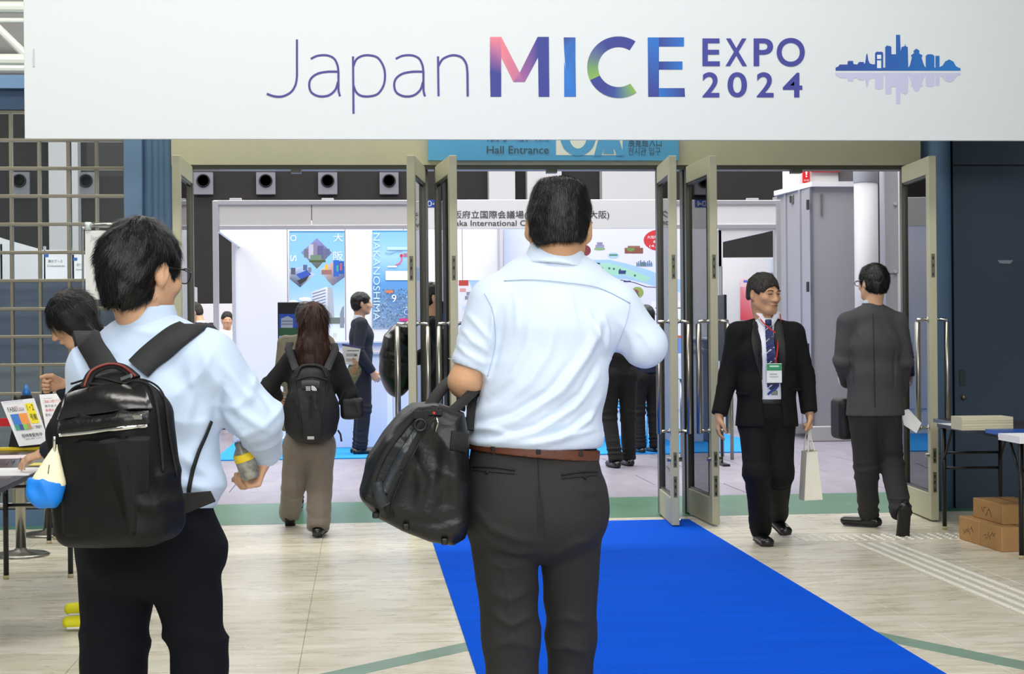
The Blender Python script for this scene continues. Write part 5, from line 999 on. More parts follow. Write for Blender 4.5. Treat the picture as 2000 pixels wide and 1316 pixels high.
# ---------------------------------------------------------------- man with the shoulder bag, centre
Y0 = 4.2; Q = lambda px, py, dy=0.: at(px, py, Y0 + dy)
root = V(Q(1050, 1500)[0], Y0, 0)
J = pose(root[0], root[1], -4, 1.72, pelvis=Q(1043, 945), waist=Q(1048, 845), chest=Q(1076, 665), neck=Q(1084, 512, .01), head=Q(1091, 446, .015), shL=Q(970, 592, .0), shR=Q(1196, 602, .0), elL=Q(908, 745, -.01), wrL=Q(962, 758, .27), elR=Q(1262, 674, .0), wrR=Q(1165, 600, .26),
         hipL=Q(982, 1000), hipR=Q(1112, 1005), knL=Q(998, 1245, .0), knR=Q(1116, 1245, .05))
J['anL'] = V(Q(1006, 1300)[0], Y0 - .02, .09); J['anR'] = V(Q(1114, 1300)[0], Y0 + .10, .09)
M1 = person(root, 'dark haired man in pale blue short sleeved shirt and charcoal trousers, seen from behind')
R = rot(-6, 10, 3); sd = SD(.005)
T = limbs_body(sd, J, R, hands={'L': dict(d=V(.1, .9, -.35), pn=V(1, 0, .2), curl=50, thumb=V(0, 0, 1)), 'R': dict(d=V(-.5, .3, .8), pn=V(-.5, -.5, 0), curl=60, thumb=V(-1, 0, .3))})
body = make(sd, 'body', SKIN_TAN, M1)
sd = SD(.005); hair_cap(sd, T, R, 1.0, -.001, front=True); sd.box(T(0, -.02, .088), (.060, .07, .022), .02, R, .03)
for x in (-1, 1): sd.ell(T(x * .102, -.006, -.026), (.036, .066, .050), R, .012, 's'); sd.ell(T(x * .105, -.05, -.085), (.05, .08, .05), R, .02, 's')
sd.plane(T(0, 0, -.046), R @ V(.12, .15, -1), .01)
cr = T(0, -.02, .13); flow = lambda P, N_: unit(V(0, 0, -.2)) + (P - cr) / (np.linalg.norm(P - cr, axis=1)[:, None] + 1e-6) * 1.2 + .35 * np.stack([noise(P * 25), noise(P * 25 + 5), noise(P * 25 + 11)], 1)
hair(sd, 'hair', HAIRM, M1, flow, 17000, length=(.010, .022), wd=.0012, lift=.6, curl=.22, bumpy=.002)
# shirt
s = J['s']; rt = J['rt']; sd = SD(.0048)
sd.ecap(Q(1076, 640), Q(1080, 560), (.158, .105), (.135, .085), rt, .06); sd.ecap(Q(1064, 740), Q(1076, 640), (.152, .108), (.158, .105), rt, .05); sd.ecap(Q(1046, 845), Q(1064, 740), (.163, .118), (.152, .108), rt, .05); sd.ecap(Q(1046, 845), Q(1044, 868), (.165, .122), (.166, .118), rt, .03, flat='b')
sd.cap(J['shL'], Q(1060, 535, .01), .058, .055, .05); sd.cap(J['shR'], Q(1108, 535, .01), .058, .055, .05)
sd.cap(J['shL'] + V(-.006, 0, 0), J['shL'] + (J['elL'] - J['shL']) * .84, .068, .051, .025, flat='b')
sd.cap(J['shR'], J['elR'] + V(-.004, 0, 0), .068, .055, .035); sd.cap(J['elR'] + V(-.004, 0, 0), J['elR'] + (J['wrR'] - J['elR']) * .35, .055, .052, .02, flat='b')
sd.ell(Q(1044, 858, -.0), (.173, .128, .018), None, .02); sd.plane(Q(1043, 872), (-.02, 0, -1), .004)
fo = [(Q(1230, 650), .10, V(1, 0, .8), 20, .004), (Q(935, 670), .10, V(.2, 0, 1), 22, .005), (Q(1060, 850), .18, V(.5, 0, 1), 14, .004), (Q(1185, 690), .07, V(-.8, 0, 1), 26, .005)]
sg = []
def SG_(pts, w_=.012, a=.006): sg.append(([at(x, y, Y0 - .11) for x, y in pts], w_, a * 1.35))
for pts, w_, a in (([(920, 850), (1010, 820), (1095, 762), (1150, 690), (1185, 610)], .013, .009), ([(935, 868), (1040, 845), (1120, 795), (1172, 730)], .011, .008), ([(1000, 868), (1090, 856), (1150, 820), (1180, 775)], .010, .008), ([(925, 815), (985, 790), (1035, 745), (1070, 690), (1085, 620)], .013, .006),
                   ([(960, 775), (1000, 735), (1030, 680), (1040, 610)], .012, .005), ([(1060, 860), (1120, 850), (1168, 838)], .008, .006), ([(1187, 690), (1165, 650), (1150, 610)], .008, .007), ([(1192, 685), (1190, 640), (1180, 610)], .006, .006), ([(1125, 720), (1160, 660), (1172, 620)], .010, .005),
                   ([(968, 600), (962, 650), (955, 700)], .006, .006), ([(985, 600), (978, 660), (962, 730)], .009, -.006), ([(905, 640), (925, 665), (958, 690)], .007, .004), ([(893, 668), (915, 692), (950, 712)], .007, .004), ([(915, 610), (940, 640), (962, 668)], .007, .004), ([(1005, 560), (1012, 600), (1010, 650)], .008, .003), ([(1120, 565), (1118, 600), (1128, 640)], .008, .003),
                   ([(920, 832), (1000, 808), (1070, 765), (1120, 700)], .009, -.007), ([(950, 858), (1050, 830), (1135, 770), (1175, 700)], .009, -.008), ([(1020, 862), (1110, 838), (1168, 795)], .008, -.007), ([(1240, 640), (1262, 655), (1285, 690)], .008, .003), ([(1215, 620), (1240, 660), (1250, 705)], .009, .004), ([(930, 840), (960, 838), (1000, 850)], .008, .005)): SG_(pts, w_, a)
sh_ = make(sd, 'shirt', SHIRT, M1, fo, .0013, 8, sg, seed=3); SS = Surf(sh_)
seam(SS, [(984, 548), (1040, 546), (1100, 551), (1170, 562), (1231, 592)], SEAM, sh_, .0011)
seam(SS, [(946, 573), (962, 606), (968, 660), (962, 700), (952, 735)], SEAM, sh_, .0009); seam(SS, [(1231, 592), (1226, 620), (1214, 655), (1200, 688)], SEAM, sh_, .0009)
seam(SS, [(876, 700), (905, 706), (940, 722)], SEAM, sh_, .0009)
# collar: standing band folded down
sd = SD(.004); sd.ecap(Q(1083, 527, -.004), Q(1087, 482, .008), (.088, .080), (.069, .065), rot(0, 0, 4)[:, 0] + V(0, 0, -.10), .004, flat='ab'); sd.ecap(Q(1083, 533, .0), Q(1086, 474, .008), (.066, .060), (.060, .056), rt, .006, 's')
col = make(sd, 'collar', SHIRT, M1); CS = Surf(col); seam(CS, [(1030, 517), (1060, 512), (1100, 513), (1138, 525)], SEAM, col, .001, .0006)
# trousers
sd = SD(.0052); sd.ecap(Q(1043, 1000), Q(1043, 874), (.180, .132), (.163, .112), rt, .05, flat='b'); sd.ell(Q(988, 990, -.03), (.085, .088, .11), None, .07); sd.ell(Q(1102, 990, -.03), (.085, .088, .11), None, .07)
for e, r_ in (('L', (.094, .068, .062)), ('R', (.088, .059, .058))): sd.cap(J['hip' + e], J['kn' + e], r_[0], r_[1], .012); sd.cap(J['kn' + e], J['an' + e] + V(0, 0, -.01), r_[1], r_[2], .03, flat='b')
sd.ell(Q(1168, 985, .02), (.018, .04, .06), None, .04)
sg = []
for pts, w_, a in (([(925, 990), (960, 1030), (1010, 1050), (1050, 1060)], .012, .006), ([(925, 1030), (965, 1065), (1015, 1080), (1050, 1075)], .010, .006), ([(1050, 960), (1053, 1010), (1056, 1060)], .006, -.009), ([(945, 1090), (985, 1110), (1045, 1105)], .012, .006), ([(950, 1160), (1000, 1175), (1045, 1150)], .012, .005), ([(960, 1200), (1000, 1225), (1050, 1205)], .010, .006), ([(965, 1270), (1005, 1255), (1048, 1275)], .010, .005),
                   ([(985, 1100), (1000, 1180), (1005, 1300)], .008, .004), ([(1075, 1230), (1115, 1215), (1158, 1230)], .012, .005), ([(1075, 1090), (1120, 1060), (1168, 1050)], .012, .005), ([(1078, 1290), (1115, 1275), (1155, 1290)], .010, .005), ([(1110, 940), (1140, 960), (1170, 960)], .01, .003)): SG_(pts, w_, a)
tr_ = make(sd, 'trousers', CHAR, M1, [(J['knL'], .18, V(.3, .3, 1), 11, .004), (J['knR'], .18, V(-.25, .3, 1), 11, .004), (J['anL'] + V(0, 0, .08), .15, V(0, 0, 1), 24, .008), (J['anR'] + V(0, 0, .08), .15, V(0, 0, 1), 24, .008)], .0015, 7, sg, seed=9); TS = Surf(tr_)
STI = mat('black_stitch', (.05, .05, .05), .8)
seam(TS, [(1051, 895), (1052, 930), (1054, 970)], STI, tr_, .0009)
for a, b in (((924, 911), (1006, 918)), ((1096, 927), (1166, 921))):
    seam(TS, [a, ((a[0] + b[0]) / 2, (a[1] + b[1]) / 2 - 2), b], STI, tr_, .0022, .0002, 'pocket_welt'); seam(TS, [(a[0], a[1] + 7), ((a[0] + b[0]) / 2, (a[1] + b[1]) / 2 + 7), (b[0], b[1] + 7)], STI, tr_, .0012, .0, 'pocket_edge')
for x, y in ((952, 921), (1142, 931)): p, n_ = TS(x, y, .001); MB().lathe(p, [(.006, 0), (.006, .002), (.003, .003)], 14, n_).build('button', STI, tr_, True)
sd = SD(.004); sd.ecap(Q(1042, 888), Q(1044, 867), (.171, .124), (.170, .123), rt + V(0, 0, -.02), .01, flat='ab'); belt = make(sd, 'belt', mat('brown_leather_belt', (.36, .19, .13), .4, bump=.1, bscale=200), M1, smooth=0); BS = Surf(belt)
for x in (963, 1051, 1133): band(BS, [(x, 864), (x, 876), (x + 1, 890)], .012, .003, CHAR, tr_, 'belt_loop', .002, 3)
shoes(J, M1, h=.006)
# ---------------------------------------------------------------- his bag
BGM = mat('black_coated_bag_nylon', (.035, .043, .052), .40, bump=.12, bscale=90, spec=.4, var=.15, vscale=12); BGM2 = mat('bag_slate_panel', (.12, .145, .165), .36, bump=.15, bscale=60, spec=.5); ZIP = mat('black_zip_tape', (.045, .042, .042), .7, bump=.4, bscale=900)
yb0 = 4.16; pts = [(806, 789), (850, 784), (903, 803), (914, 860), (912, 1005), (903, 1042), (880, 1057), (835, 1047), (785, 1028), (735, 1003), (722, 985), (707, 945), (716, 898), (750, 845), (785, 805)]
sd = SD(.005); sd.poly([at(x, y, yb0) for x, y in pts], (0, 1, 0), .27, .045)
sd.box(at(755, 925, yb0 - .125), (.035, .03, .085), .02, rot(0, 0, 28), .03)
Vv, F = sd.build(1); Vv = folds(Vv, F, [(at(830, 900, yb0 - .13), .14, V(1, 0, .4), 12, .008), (at(870, 980, yb0 - .13), .12, V(.3, 0, 1), 12, .007)], .003, 10); Vv = lines(Vv, F, [([at(x, y, yb0 - .13) for x, y in p_], w_, a) for p_, w_, a in (([(838, 1000), (865, 930), (872, 860)], .018, .010), ([(790, 1020), (850, 1020), (905, 1010)], .015, -.009), ([(885, 830), (890, 900), (880, 990)], .016, .008), ([(800, 900), (830, 935), (815, 990)], .014, .007))])
bag = mesh_obj('briefcase_bag', Vv, F, BGM, None, True); tag(bag, 'black coated travel bag hung from the bare forearm of the central man', 'bag'); GS = Surf(bag)
band(GS, [(850, 796), (826, 838), (797, 890), (770, 945), (757, 985), (764, 1008)], .019, .007, ZIP, bag, 'zip_track', .002); seam(GS, [(855, 797), (831, 840), (802, 892), (775, 947), (762, 985), (769, 1008)], mat('dull_zip_teeth', (.16, .15, .15), .5, .4), bag, .0013, .0062, 'zip_teeth')
band(GS, [(822, 800), (790, 835), (757, 880), (735, 925), (722, 970)], .013, .006, ZIP, bag, 'zip_track', .002)
band(GS, [(838, 815), (806, 862), (776, 912), (752, 962)], .030, .006, BGM2, bag, 'side_panel', .0005); band(GS, [(735, 940), (742, 968), (752, 985)], .030, .006, BGM2, bag, 'front_pocket', .003)
p, n_ = GS(822, 828, .012); MB().tube([p + V(.014 * math.cos(t), -.002, .014 * math.sin(t)) for t in np.linspace(0, 2 * math.pi, 20)], .003, 8, False).build('strap_ring', BLACK, bag, True)
p, n_ = GS(822, 812, .006); MB().obox(p, (1, 0, 0), (0, 1, 0), (.020, .004, .010), .002).build('ring_tab', ZIP, bag)
p, n_ = GS(847, 808, .006); MB().obox(p, (1, 0, 0), (0, 1, 0), (.022, .006, .007), .002).build('zip_cover', BGM, bag); MB().obox(p + V(-.0, -.008, 0), (1, 0, 0), (0, 1, 0), (.003, .001, .003)).build('red_tab', mat('red_enamel', (.75, .12, .1), .4), bag)
p, n_ = GS(851, 826, .008); MB().tube([p + V(0, 0, .014), p + V(.004, -.003, 0), p + V(-.002, -.002, -.022)], .0035, 8).build('zip_pull', STEEL, bag, True)
for x, y in ((735, 1000), (793, 1024), (868, 1052)): p, n_ = GS(x, y, .004); MB().obox(p + V(0, 0, -.004), (1, 0, 0), (0, 1, 0), (.008, .008, .008), .003).build('foot', BLACK, bag)
band(GS, [(880, 860), (895, 862), (910, 866)], .05, .008, ZIP, bag, 'webbing_tab', .003); band(GS, [(783, 914), (784, 924)], .012, .006, ZIP, bag, 'pull_tab', .003, 2)
hp = spline([at(835, 800, yb0 - .03), at(858, 765, yb0 + .03), at(882, 742, yb0 + .12), at(915, 722, yb0 + .2), at(938, 740, yb0 + .2), at(950, 790, yb0 + .12), at(905, 830, yb0 + .05)], 8); MB().strap(hp, (0.5, .2, 1), .030, .012).build('carry_handle', ZIP, bag, True)
hp = spline([at(880, 806, yb0 - .1), at(908, 780, yb0 - .05), at(930, 758, yb0 + .03), at(943, 735, yb0 + .12), at(930, 718, yb0 + .2), at(905, 745, yb0 + .2), at(900, 800, yb0 + .15)], 8); MB().strap(hp, (.4, -.3, 1), .026, .008).build('carry_handle', ZIP, bag, True)
hp = spline([at(917, 840, yb0 - .02), at(922, 790, yb0 + .02), at(935, 750, yb0 + .08), at(945, 735, yb0 + .15)], 6); MB().strap(hp, (0, -1, 0), .022, .006).build('carry_handle', ZIP, bag, True)
# ---------------------------------------------------------------- man with the rucksack, left
Y0b = 4.0; Q2 = lambda px, py, dy=0.: at(px, py, Y0b + dy); root = V(Q2(300, 1500)[0], Y0b, 0)
J = pose(root[0], root[1], -25, 1.66, pelvis=Q2(285, 1040), waist=Q2(293, 935), chest=Q2(298, 770), neck=Q2(290, 634), head=Q2(280, 531, .0), shL=Q2(184, 722, .06), shR=Q2(404, 708, -.06), elL=Q2(165, 830, .12), wrL=Q2(215, 800, .34), elR=Q2(503, 818, -.05), wrR=Q2(519, 885, .08),
         hipL=Q2(232, 1070, .03), hipR=Q2(352, 1070, -.02), knL=Q2(222, 1290, .05), knR=Q2(390, 1290, -.03))
J['anL'] = V(Q2(215, 1300)[0], Y0b + .02, .09); J['anR'] = V(Q2(400, 1300)[0], Y0b - .02, .09)
M2_ = person(root, 'black haired man in long sleeved light blue shirt wearing a black rucksack')
R = rot(-40, 5, 2); sd = SD(.005); rt = J['rt']; fwv = J['fw']
T = limbs_body(sd, J, R, hs=1.03, hands={'L': dict(d=V(.6, .8, 0), pn=V(1, 0, -.2), curl=40, thumb=V(0, 0, 1)), 'R': dict(d=V(-.30, .0, -.85), pn=V(-.9, -.25, .1), curl=[52, 55, 58, 60], thumb=V(-.3, .8, 0), s=1.0)})
make(sd, 'body', SKIN, M2_)
sd = SD(.005); hair_cap(sd, T, R, 1.0, .003)
sd.ell(T(0, -.055, -.06), (.050, .045, .05), R, .03)
for x in (-1, 1): sd.ell(T(x * .100, -.002, -.020), (.034, .044, .048), R, .012, 's'); sd.ell(T(x * .09, -.05, -.12), (.04, .08, .05), R, .02, 's')
sd.plane(T(0, 0, -.082), R @ V(0, .15, -1), .01)
cr2 = T(.0, -.02, .14); flow = lambda P, N_: (P - cr2) / (np.linalg.norm(P - cr2, axis=1)[:, None] + 1e-6) * 1.0 + .7 * np.stack([noise(P * 16), noise(P * 16 + 5), noise(P * 16 + 11)], 1) + V(-.2, 0, -.1)
hair(sd, 'hair', HAIRM, M2_, flow, 17000, length=(.014, .036), wd=.0014, lift=.42, curl=.25, bumpy=.004, bf=36)
# glasses
gl = MB(); g0 = T(.031, .112, .004); gl.tube([T(.031 + .024 * math.cos(t), .112 - .006 * abs(math.cos(t)), .002 + .019 * math.sin(t)) for t in np.linspace(0, 2 * math.pi, 20)], .0016, 6, False); gl.tube([T(-.031 + .024 * math.cos(t), .112 - .006 * abs(math.cos(t)), .002 + .019 * math.sin(t)) for t in np.linspace(0, 2 * math.pi, 20)], .0016, 6, False); gl.tube([T(-.008, .113, .006), T(.008, .113, .006)], .0016, 6)
for x in (-1, 1): gl.tube([T(x * .054, .106, .010), T(x * .079, .06, .012), T(x * .084, .0, .012)], .0018, 6)
go = gl.build('glasses', mat('black_glasses_frame', (.04, .04, .04), .3), M2_, True)
MB().prism([T(.031 + .022 * math.cos(t), .112, .002 + .017 * math.sin(t)) for t in np.linspace(0, 2 * math.pi, 16)[:-1]], R @ V(0, .001, 0)).build('lens', glass_mat('lens_glass', (.95, .95, 1), 1.3, .03), go)
# shirt
sd = SD(.0048); sd.ecap(Q2(292, 955), Q2(293, 900), (.168, .125), (.165, .125), rt, .04); sd.ecap(Q2(292, 955), Q2(292, 978), (.168, .125), (.160, .118), rt, .03, flat='b'); sd.ecap(Q2(293, 900), J['chest'], (.165, .125), (.172, .12), rt, .05); sd.ecap(J['chest'], Q2(292, 690), (.172, .12), (.125, .085), rt, .06)
sd.cap(J['shL'], Q2(265, 660, .01), .062, .058, .05); sd.cap(J['shR'], Q2(312, 660, -.01), .064, .058, .05)
sd.cap(J['shL'], J['elL'], .062, .055, .03); sd.cap(J['elL'], J['wrL'], .055, .045, .02, flat='b')
sd.cap(J['shR'], J['elR'], .080, .062, .03); sd.cap(J['elR'], J['elR'] + (J['wrR'] - J['elR']) * .92, .060, .041, .02, flat='b'); sd.ell(Q2(400, 945, -.05), (.045, .06, .035), rot(-25, 0, -20), .03)
fo = [(J['elR'], .12, J['wrR'] - J['shR'], 24, .008), ((J['shR'] + J['elR']) / 2, .13, J['elR'] - J['shR'] + V(0, 0, .2), 17, .008), (Q2(400, 760, -.1), .10, V(1, 0, -.5), 18, .008), (Q2(370, 900, -.1), .14, V(.4, 0, 1), 15, .009), (Q2(250, 660), .1, V(.3, 0, 1), 16, .004), (J['shL'], .12, V(1, 0, .4), 18, .005)]
sg = [([at(x, y, Y0b - .12) for x, y in p_], w_, a) for p_, w_, a in (([(415, 760), (400, 810), (385, 860), (360, 920)], .014, .008), ([(440, 745), (425, 780), (425, 840)], .012, -.010), ([(370, 700), (380, 760), (365, 820), (350, 870)], .014, .007), ([(430, 700), (470, 760), (530, 810)], .014, .008), ([(470, 720), (510, 770), (540, 820)], .010, -.007), ([(450, 790), (490, 820), (535, 850)], .010, .007), ([(340, 880), (380, 910), (425, 945)], .012, .008), ([(350, 930), (385, 950), (420, 965)], .010, .007), ([(420, 790), (455, 830), (490, 870)], .010, .006), ([(240, 640), (290, 650), (340, 645)], .010, .004))]
sh2 = make(sd, 'shirt', SHIRT2, M2_, fo, .0018, 8, sg, seed=21); S2 = Surf(sh2)
sd = SD(.004); sd.ecap(Q2(290, 652), Q2(284, 600, .0), (.082, .076), (.069, .066), rt, .01, flat='ab'); sd.ecap(Q2(290, 662), Q2(284, 590, .0), (.066, .062), (.061, .058), rt, .006, 's'); col = make(sd, 'collar', SHIRT2, M2_)
sd = SD(.005); w0, w1 = J['elR'] + (J['wrR'] - J['elR']) * .80, J['elR'] + (J['wrR'] - J['elR']) * 1.0; sd.cap(w0, w1, .043, .042, .01, flat='b'); make(sd, 'cuff', SHIRT2, M2_)
# trousers
sd = SD(.0055); sd.ecap(Q2(288, 1060), Q2(290, 978), (.178, .125), (.160, .112), rt, .05, flat='b'); sd.ell(Q2(240, 1060, -.04), (.09, .085, .11), None, .05); sd.ell(Q2(340, 1060, -.06), (.09, .085, .11), None, .05); sd.ell(Q2(418, 1062, -.04), (.028, .05, .06), rot(0, 0, -15), .03)
for e, r_ in (('L', (.098, .078, .068)), ('R', (.090, .066, .058))): sd.cap(J['hip' + e], J['kn' + e], r_[0], r_[1], .03); sd.cap(J['kn' + e], J['an' + e] + V(0, 0, -.01), r_[1], r_[2], .03, flat='b')
make(sd, 'trousers', NAVYT, M2_, [(J['knL'], .2, V(0, .3, 1), 13, .007), (J['knR'], .2, V(0, .3, 1), 13, .009), (J['hipR'], .15, V(.4, 0, 1), 13, .006)], .002, 7, seed=4)
sd = SD(.005); sd.ecap(Q2(290, 985), Q2(290, 966), (.168, .118), (.167, .118), rt, .01, flat='ab'); make(sd, 'belt', mat('black_belt', (.04, .04, .04), .5), M2_); shoes(J, M2_, h=.006)
# ---------------------------------------------------------------- his rucksack
BPM = mat('black_rucksack_nylon', (.045, .045, .047), .55, bump=.15, bscale=500, spec=.25); LTH = mat('black_grain_leather', (.045, .045, .045), .36, bump=.3, bscale=45, spec=.45); STRP = mat('charcoal_strap_padding', (.13, .135, .14), .75, bump=.2, bscale=800)
Yp = 3.72; bc = at(229, 905, Yp); Rb = rot(-25, -4, -3); B_ = lambda x, y, z: bc + Rb @ V(x, y, z); 
sd = SD(.005); sd.box(B_(0, 0, -.015), (.140, .075, .165), .05, Rb, .02, taper=.05); sd.ell(B_(.0, .005, .12), (.118, .066, .085), Rb, .04); sd.box(B_(-.01, -.05, -.03), (.122, .045, .145), .035, Rb, .02)
Vv, F = sd.build(1); Vv = folds(Vv, F, [(B_(.13, -.02, -.05), .12, V(0, 0, 1), 16, .006), (B_(.05, -.09, -.08), .12, V(.6, 0, 1), 12, .005)], .002, 9); Vv = lines(Vv, F, [([at(x, y, Yp - .1) for x, y in p_], w_, a) for p_, w_, a in (([(270, 985), (300, 990), (320, 978)], .012, .010), ([(250, 790), (230, 820)], .02, .008), ([(150, 800), (160, 825)], .02, .008), ([(300, 900), (315, 960)], .012, -.008))])
ruck = mesh_obj('rucksack', Vv, F, BPM, None, True); tag(ruck, 'black leather fronted rucksack with red piped handle on the left man', 'rucksack'); RS = Surf(ruck)
band(RS, [(116, 835), (160, 830), (220, 822), (290, 815)], .032, .006, LTH, ruck, 'leather_flap', .003); band(RS, [(118, 849), (180, 843), (240, 836), (286, 831)], .009, .003, CHROME, ruck, 'metal_zip', .004)
pl = LTH
band(RS, [(122, 795), (170, 784), (230, 777), (288, 775)], .072, .005, mat('glossy_black_leather', (.06, .06, .06), .22, bump=.3, bscale=14, spec=.8), ruck, 'leather_panel', .001)
band(RS, [(120, 955), (180, 955), (240, 950), (290, 945)], .215, .003, BPM, ruck, 'front_pocket', .0015)
seam(RS, [(118, 790), (150, 755), (200, 752), (225, 762), (255, 745), (290, 752), (304, 785), (312, 850), (318, 920)], ZIP, ruck, .0035, .001, 'zip_track'); seam(RS, [(140, 750), (190, 738), (240, 748), (280, 742), (318, 770), (330, 850), (345, 930)], ZIP, ruck, .0025, .001, 'zip_track')
p, n_ = RS(247, 744, .010); MB().obox(p, unit(V(1, -.3, .35)), unit(V(.3, 1, 0)), (.014, .004, .005), .002).build('zip_pull', CHROME, ruck)
p, n_ = RS(262, 817, .008); MB().obox(p, Rb[:, 0], Rb[:, 1], (.017, .0015, .0055), .001).build('metal_badge', CHROME, ruck)
p, n_ = RS(112, 858, .010); MB().tube([p + V(0, 0, .008), p, p - V(.0, 0, .030)], .004, 8).build('zip_pull', CHROME, ruck, True)
hp = spline([RS(166, 758, .0)[0], at(180, 728, Yp - .02), at(212, 714, Yp - .01), at(240, 718, Yp - .01), RS(266, 738, .0)[0]], 8); hh = MB().strap(hp, (0, -.4, 1), .022, .008).build('top_handle', ZIP, ruck, True); MB().tube([q + V(0, -.012, .004) for q in hp], .0032, 8).build('red_piping', mat('dark_red_leather', (.42, .12, .09), .4), hh, True)
for x, y in (): 
    p, n_ = RS(x, y, .0); q = SD(.005); q.box(p + V(0, .022, 0), (.030, .030, .030), .022, Rb, .01); make(q, 'corner_patch', LTH, ruck)
# straps over the shoulders
def straps(path, wd, nm, S, off=.008, th=.016, extra=None):
    P, N_ = on_path(S, path, off, 6); 
    if extra is not None: P = P + [np.asarray(e[0]) for e in extra]; N_ = np.concatenate([N_, np.array([e[1] for e in extra])])
    return MB().strap(P, N_, wd, th).build(nm, STRP, ruck, True)
tR = [(Q2(392, 640, .0) , V(0, .1, 1)), (Q2(402, 650, .08), V(0, .8, .6)), (Q2(400, 700, .12), V(0, 1, .2)), (Q2(390, 800, .12), V(0, 1, 0))]
straps([(272, 722), (292, 702), (318, 680), (345, 660), (372, 645)], .066, 'shoulder_strap', S2, extra=tR)
tL = [(Q2(168, 652, .06), V(0, .1, 1)), (Q2(172, 668, .12), V(0, .9, .5)), (Q2(180, 760, .16), V(0, 1, 0))]
straps([(222, 742), (205, 715), (190, 688), (178, 668)], .066, 'shoulder_strap', S2, extra=tL)
P, N_ = on_path(S2, [(368, 962), (374, 925), (385, 885), (400, 850), (411, 822)], .004, 5); MB().strap(P, N_, .010, .003).build('lower_webbing', ZIP, ruck, True)
MB().strap(spline([at(412, 790, Y0b + .1), at(416, 815, Y0b + .06), at(413, 862, Y0b + .06)], 5), (0, -1, 0), .016, .006).build('hanging_strap_end', ZIP, ruck, True); MB().obox(at(421, 808, Y0b + .06), (1, 0, 0), (0, 1, 0), (.012, .006, .009), .003).build('buckle', BLACK, ruck)
MB().prism([at(x, y, 3.82) for x, y in ((345, 1010), (420, 980), (410, 960), (350, 965))], (0, .02, 0)).build('hip_webbing', ZIP, ruck)
# cloth pouch hanging from the zip
sd = SD(.005); Yc = 3.66; sd.ecap(at(109, 868, Yc), at(95, 944, Yc), (.004, .004), (.040, .026), (1, 0, 0), .01, flat='b'); pu = make(sd, 'cloth_pouch', mat('cream_canvas', (.90, .87, .74), .8, bump=.1, bscale=500), None); tag(pu, 'small cream pouch with a bright blue bottom hanging beside the rucksack', 'pouch')
sd = SD(.005); sd.ecap(at(94, 938, Yc), at(87, 966, Yc), (.041, .028), (.040, .028), (1, 0, 0), .02); sd.plane(at(94, 937, Yc), (.1, 0, 1), .004); Vv, F = sd.build(); Vv = folds(Vv, F, [(at(86, 962, Yc), .06, V(1, 0, .3), 30, .005)], .002, 20); mesh_obj('blue_bottom', Vv, F, mat('bright_blue_nylon', (.03, .48, .86), .55), pu, True)
PS = Surf(pu); seam(PS, [(103, 885), (97, 905), (94, 925)], BLACK, pu, .0009, .0006, 'printed_stroke')
# bottle in his right hand
b0, b1 = at(466, 862, Y0b + .02), at(494, 944, Y0b + .03); ax = unit(b1 - b0)
bt = MB().lathe(b0, [(.010, 0), (.012, .004), (.012, .014), (.022, .028), (.024, .05), (.024, .085), (.020, .095)], 18, ax).build('bottle', mat('grey_bottle', (.55, .54, .50), .25, var=.4, vscale=50), None, True); tag(bt, 'small bottle with yellow label gripped in the right hand of the left man', 'bottle')
MB().lathe(b0 + ax * .030, [(.0235, 0), (.0245, .002), (.0250, .018), (.0235, .02)], 18, ax).build('label', mat('yellow_label', (.93, .80, .15), .5), bt, True)
# ================================================================ people in the doorway and the hall
def blackhair_flow(cr, a=.35, down=-.3):
    return lambda P, N_: (P - cr) / (np.linalg.norm(P - cr, axis=1)[:, None] + 1e-6) + V(0, 0, down) + a * np.stack([noise(P * 18), noise(P * 18 + 5), noise(P * 18 + 11)], 1)
def short_hair(M, T, R, s, mt=HAIRM, n=4000, th=.003, h=.007, fluff=.02, plane=-.062):
    sd = SD(h); hair_cap(sd, T, R, s, th)
    for x in (-1, 1): sd.ell(T(x * .092, .008, -.014), tuple(k * s for k in (.026, .030, .040)), R, .01, 's')
    sd.plane(T(0, 0, plane), R @ V(0, .15, -1), .01)
    return hair(sd, 'hair', mt, M, blackhair_flow(T(0, -.02, .13)), n, length=(fluff * .6, fluff * 1.4), wd=.0022, lift=.5, bumpy=.004)
def glasses(M, T, s=1):
    gl = MB()
    for x in (-1, 1):
        gl.tube([T(x * .031 + .024 * math.cos(t), .112, .002 + .018 * math.sin(t)) for t in np.linspace(0, 2 * math.pi, 14)], .0022, 5, False); gl.tube([T(x * .054, .108, .010), T(x * .079, .06, .012), T(x * .084, .0, .012)], .0022, 5)
    gl.build('glasses', mat('black_glasses_frame', (.04, .04, .04), .3), M, True)
# ---------------------------------------------------------------- man in black suit walking towards the camera
Y1 = 9.75; Qa = lambda px, py, dy=0.: at(px, py, Y1 + dy); root = V(Qa(1500, 1050)[0], Y1, 0)
J = pose(root[0], root[1], 180, 1.74, pelvis=Qa(1497, 800), waist=Qa(1497, 752), chest=Qa(1497, 690), neck=Qa(1495, 628, .01), head=Qa(1493, 574, -.01), shR=Qa(1441, 651), shL=Qa(1550, 651), elR=Qa(1423, 735, .02), wrR=Qa(1404, 812, -.04), elL=Qa(1572, 735, .02), wrL=Qa(1581, 808, -.04),
         hipR=Qa(1474, 828), hipL=Qa(1521, 828), knR=Qa(1478, 925, -.10), knL=Qa(1524, 925, -.04)); J['anR'] = fl(1489, 1062) + V(0, .04, .09); J['anL'] = fl(1523, 1045) + V(0, .05, .13)
M3 = person(root, 'grey haired man in black suit with striped tie walking towards the viewer'); R = rot(206, 4, 0); sd = SD(.0065); rt = J['rt']
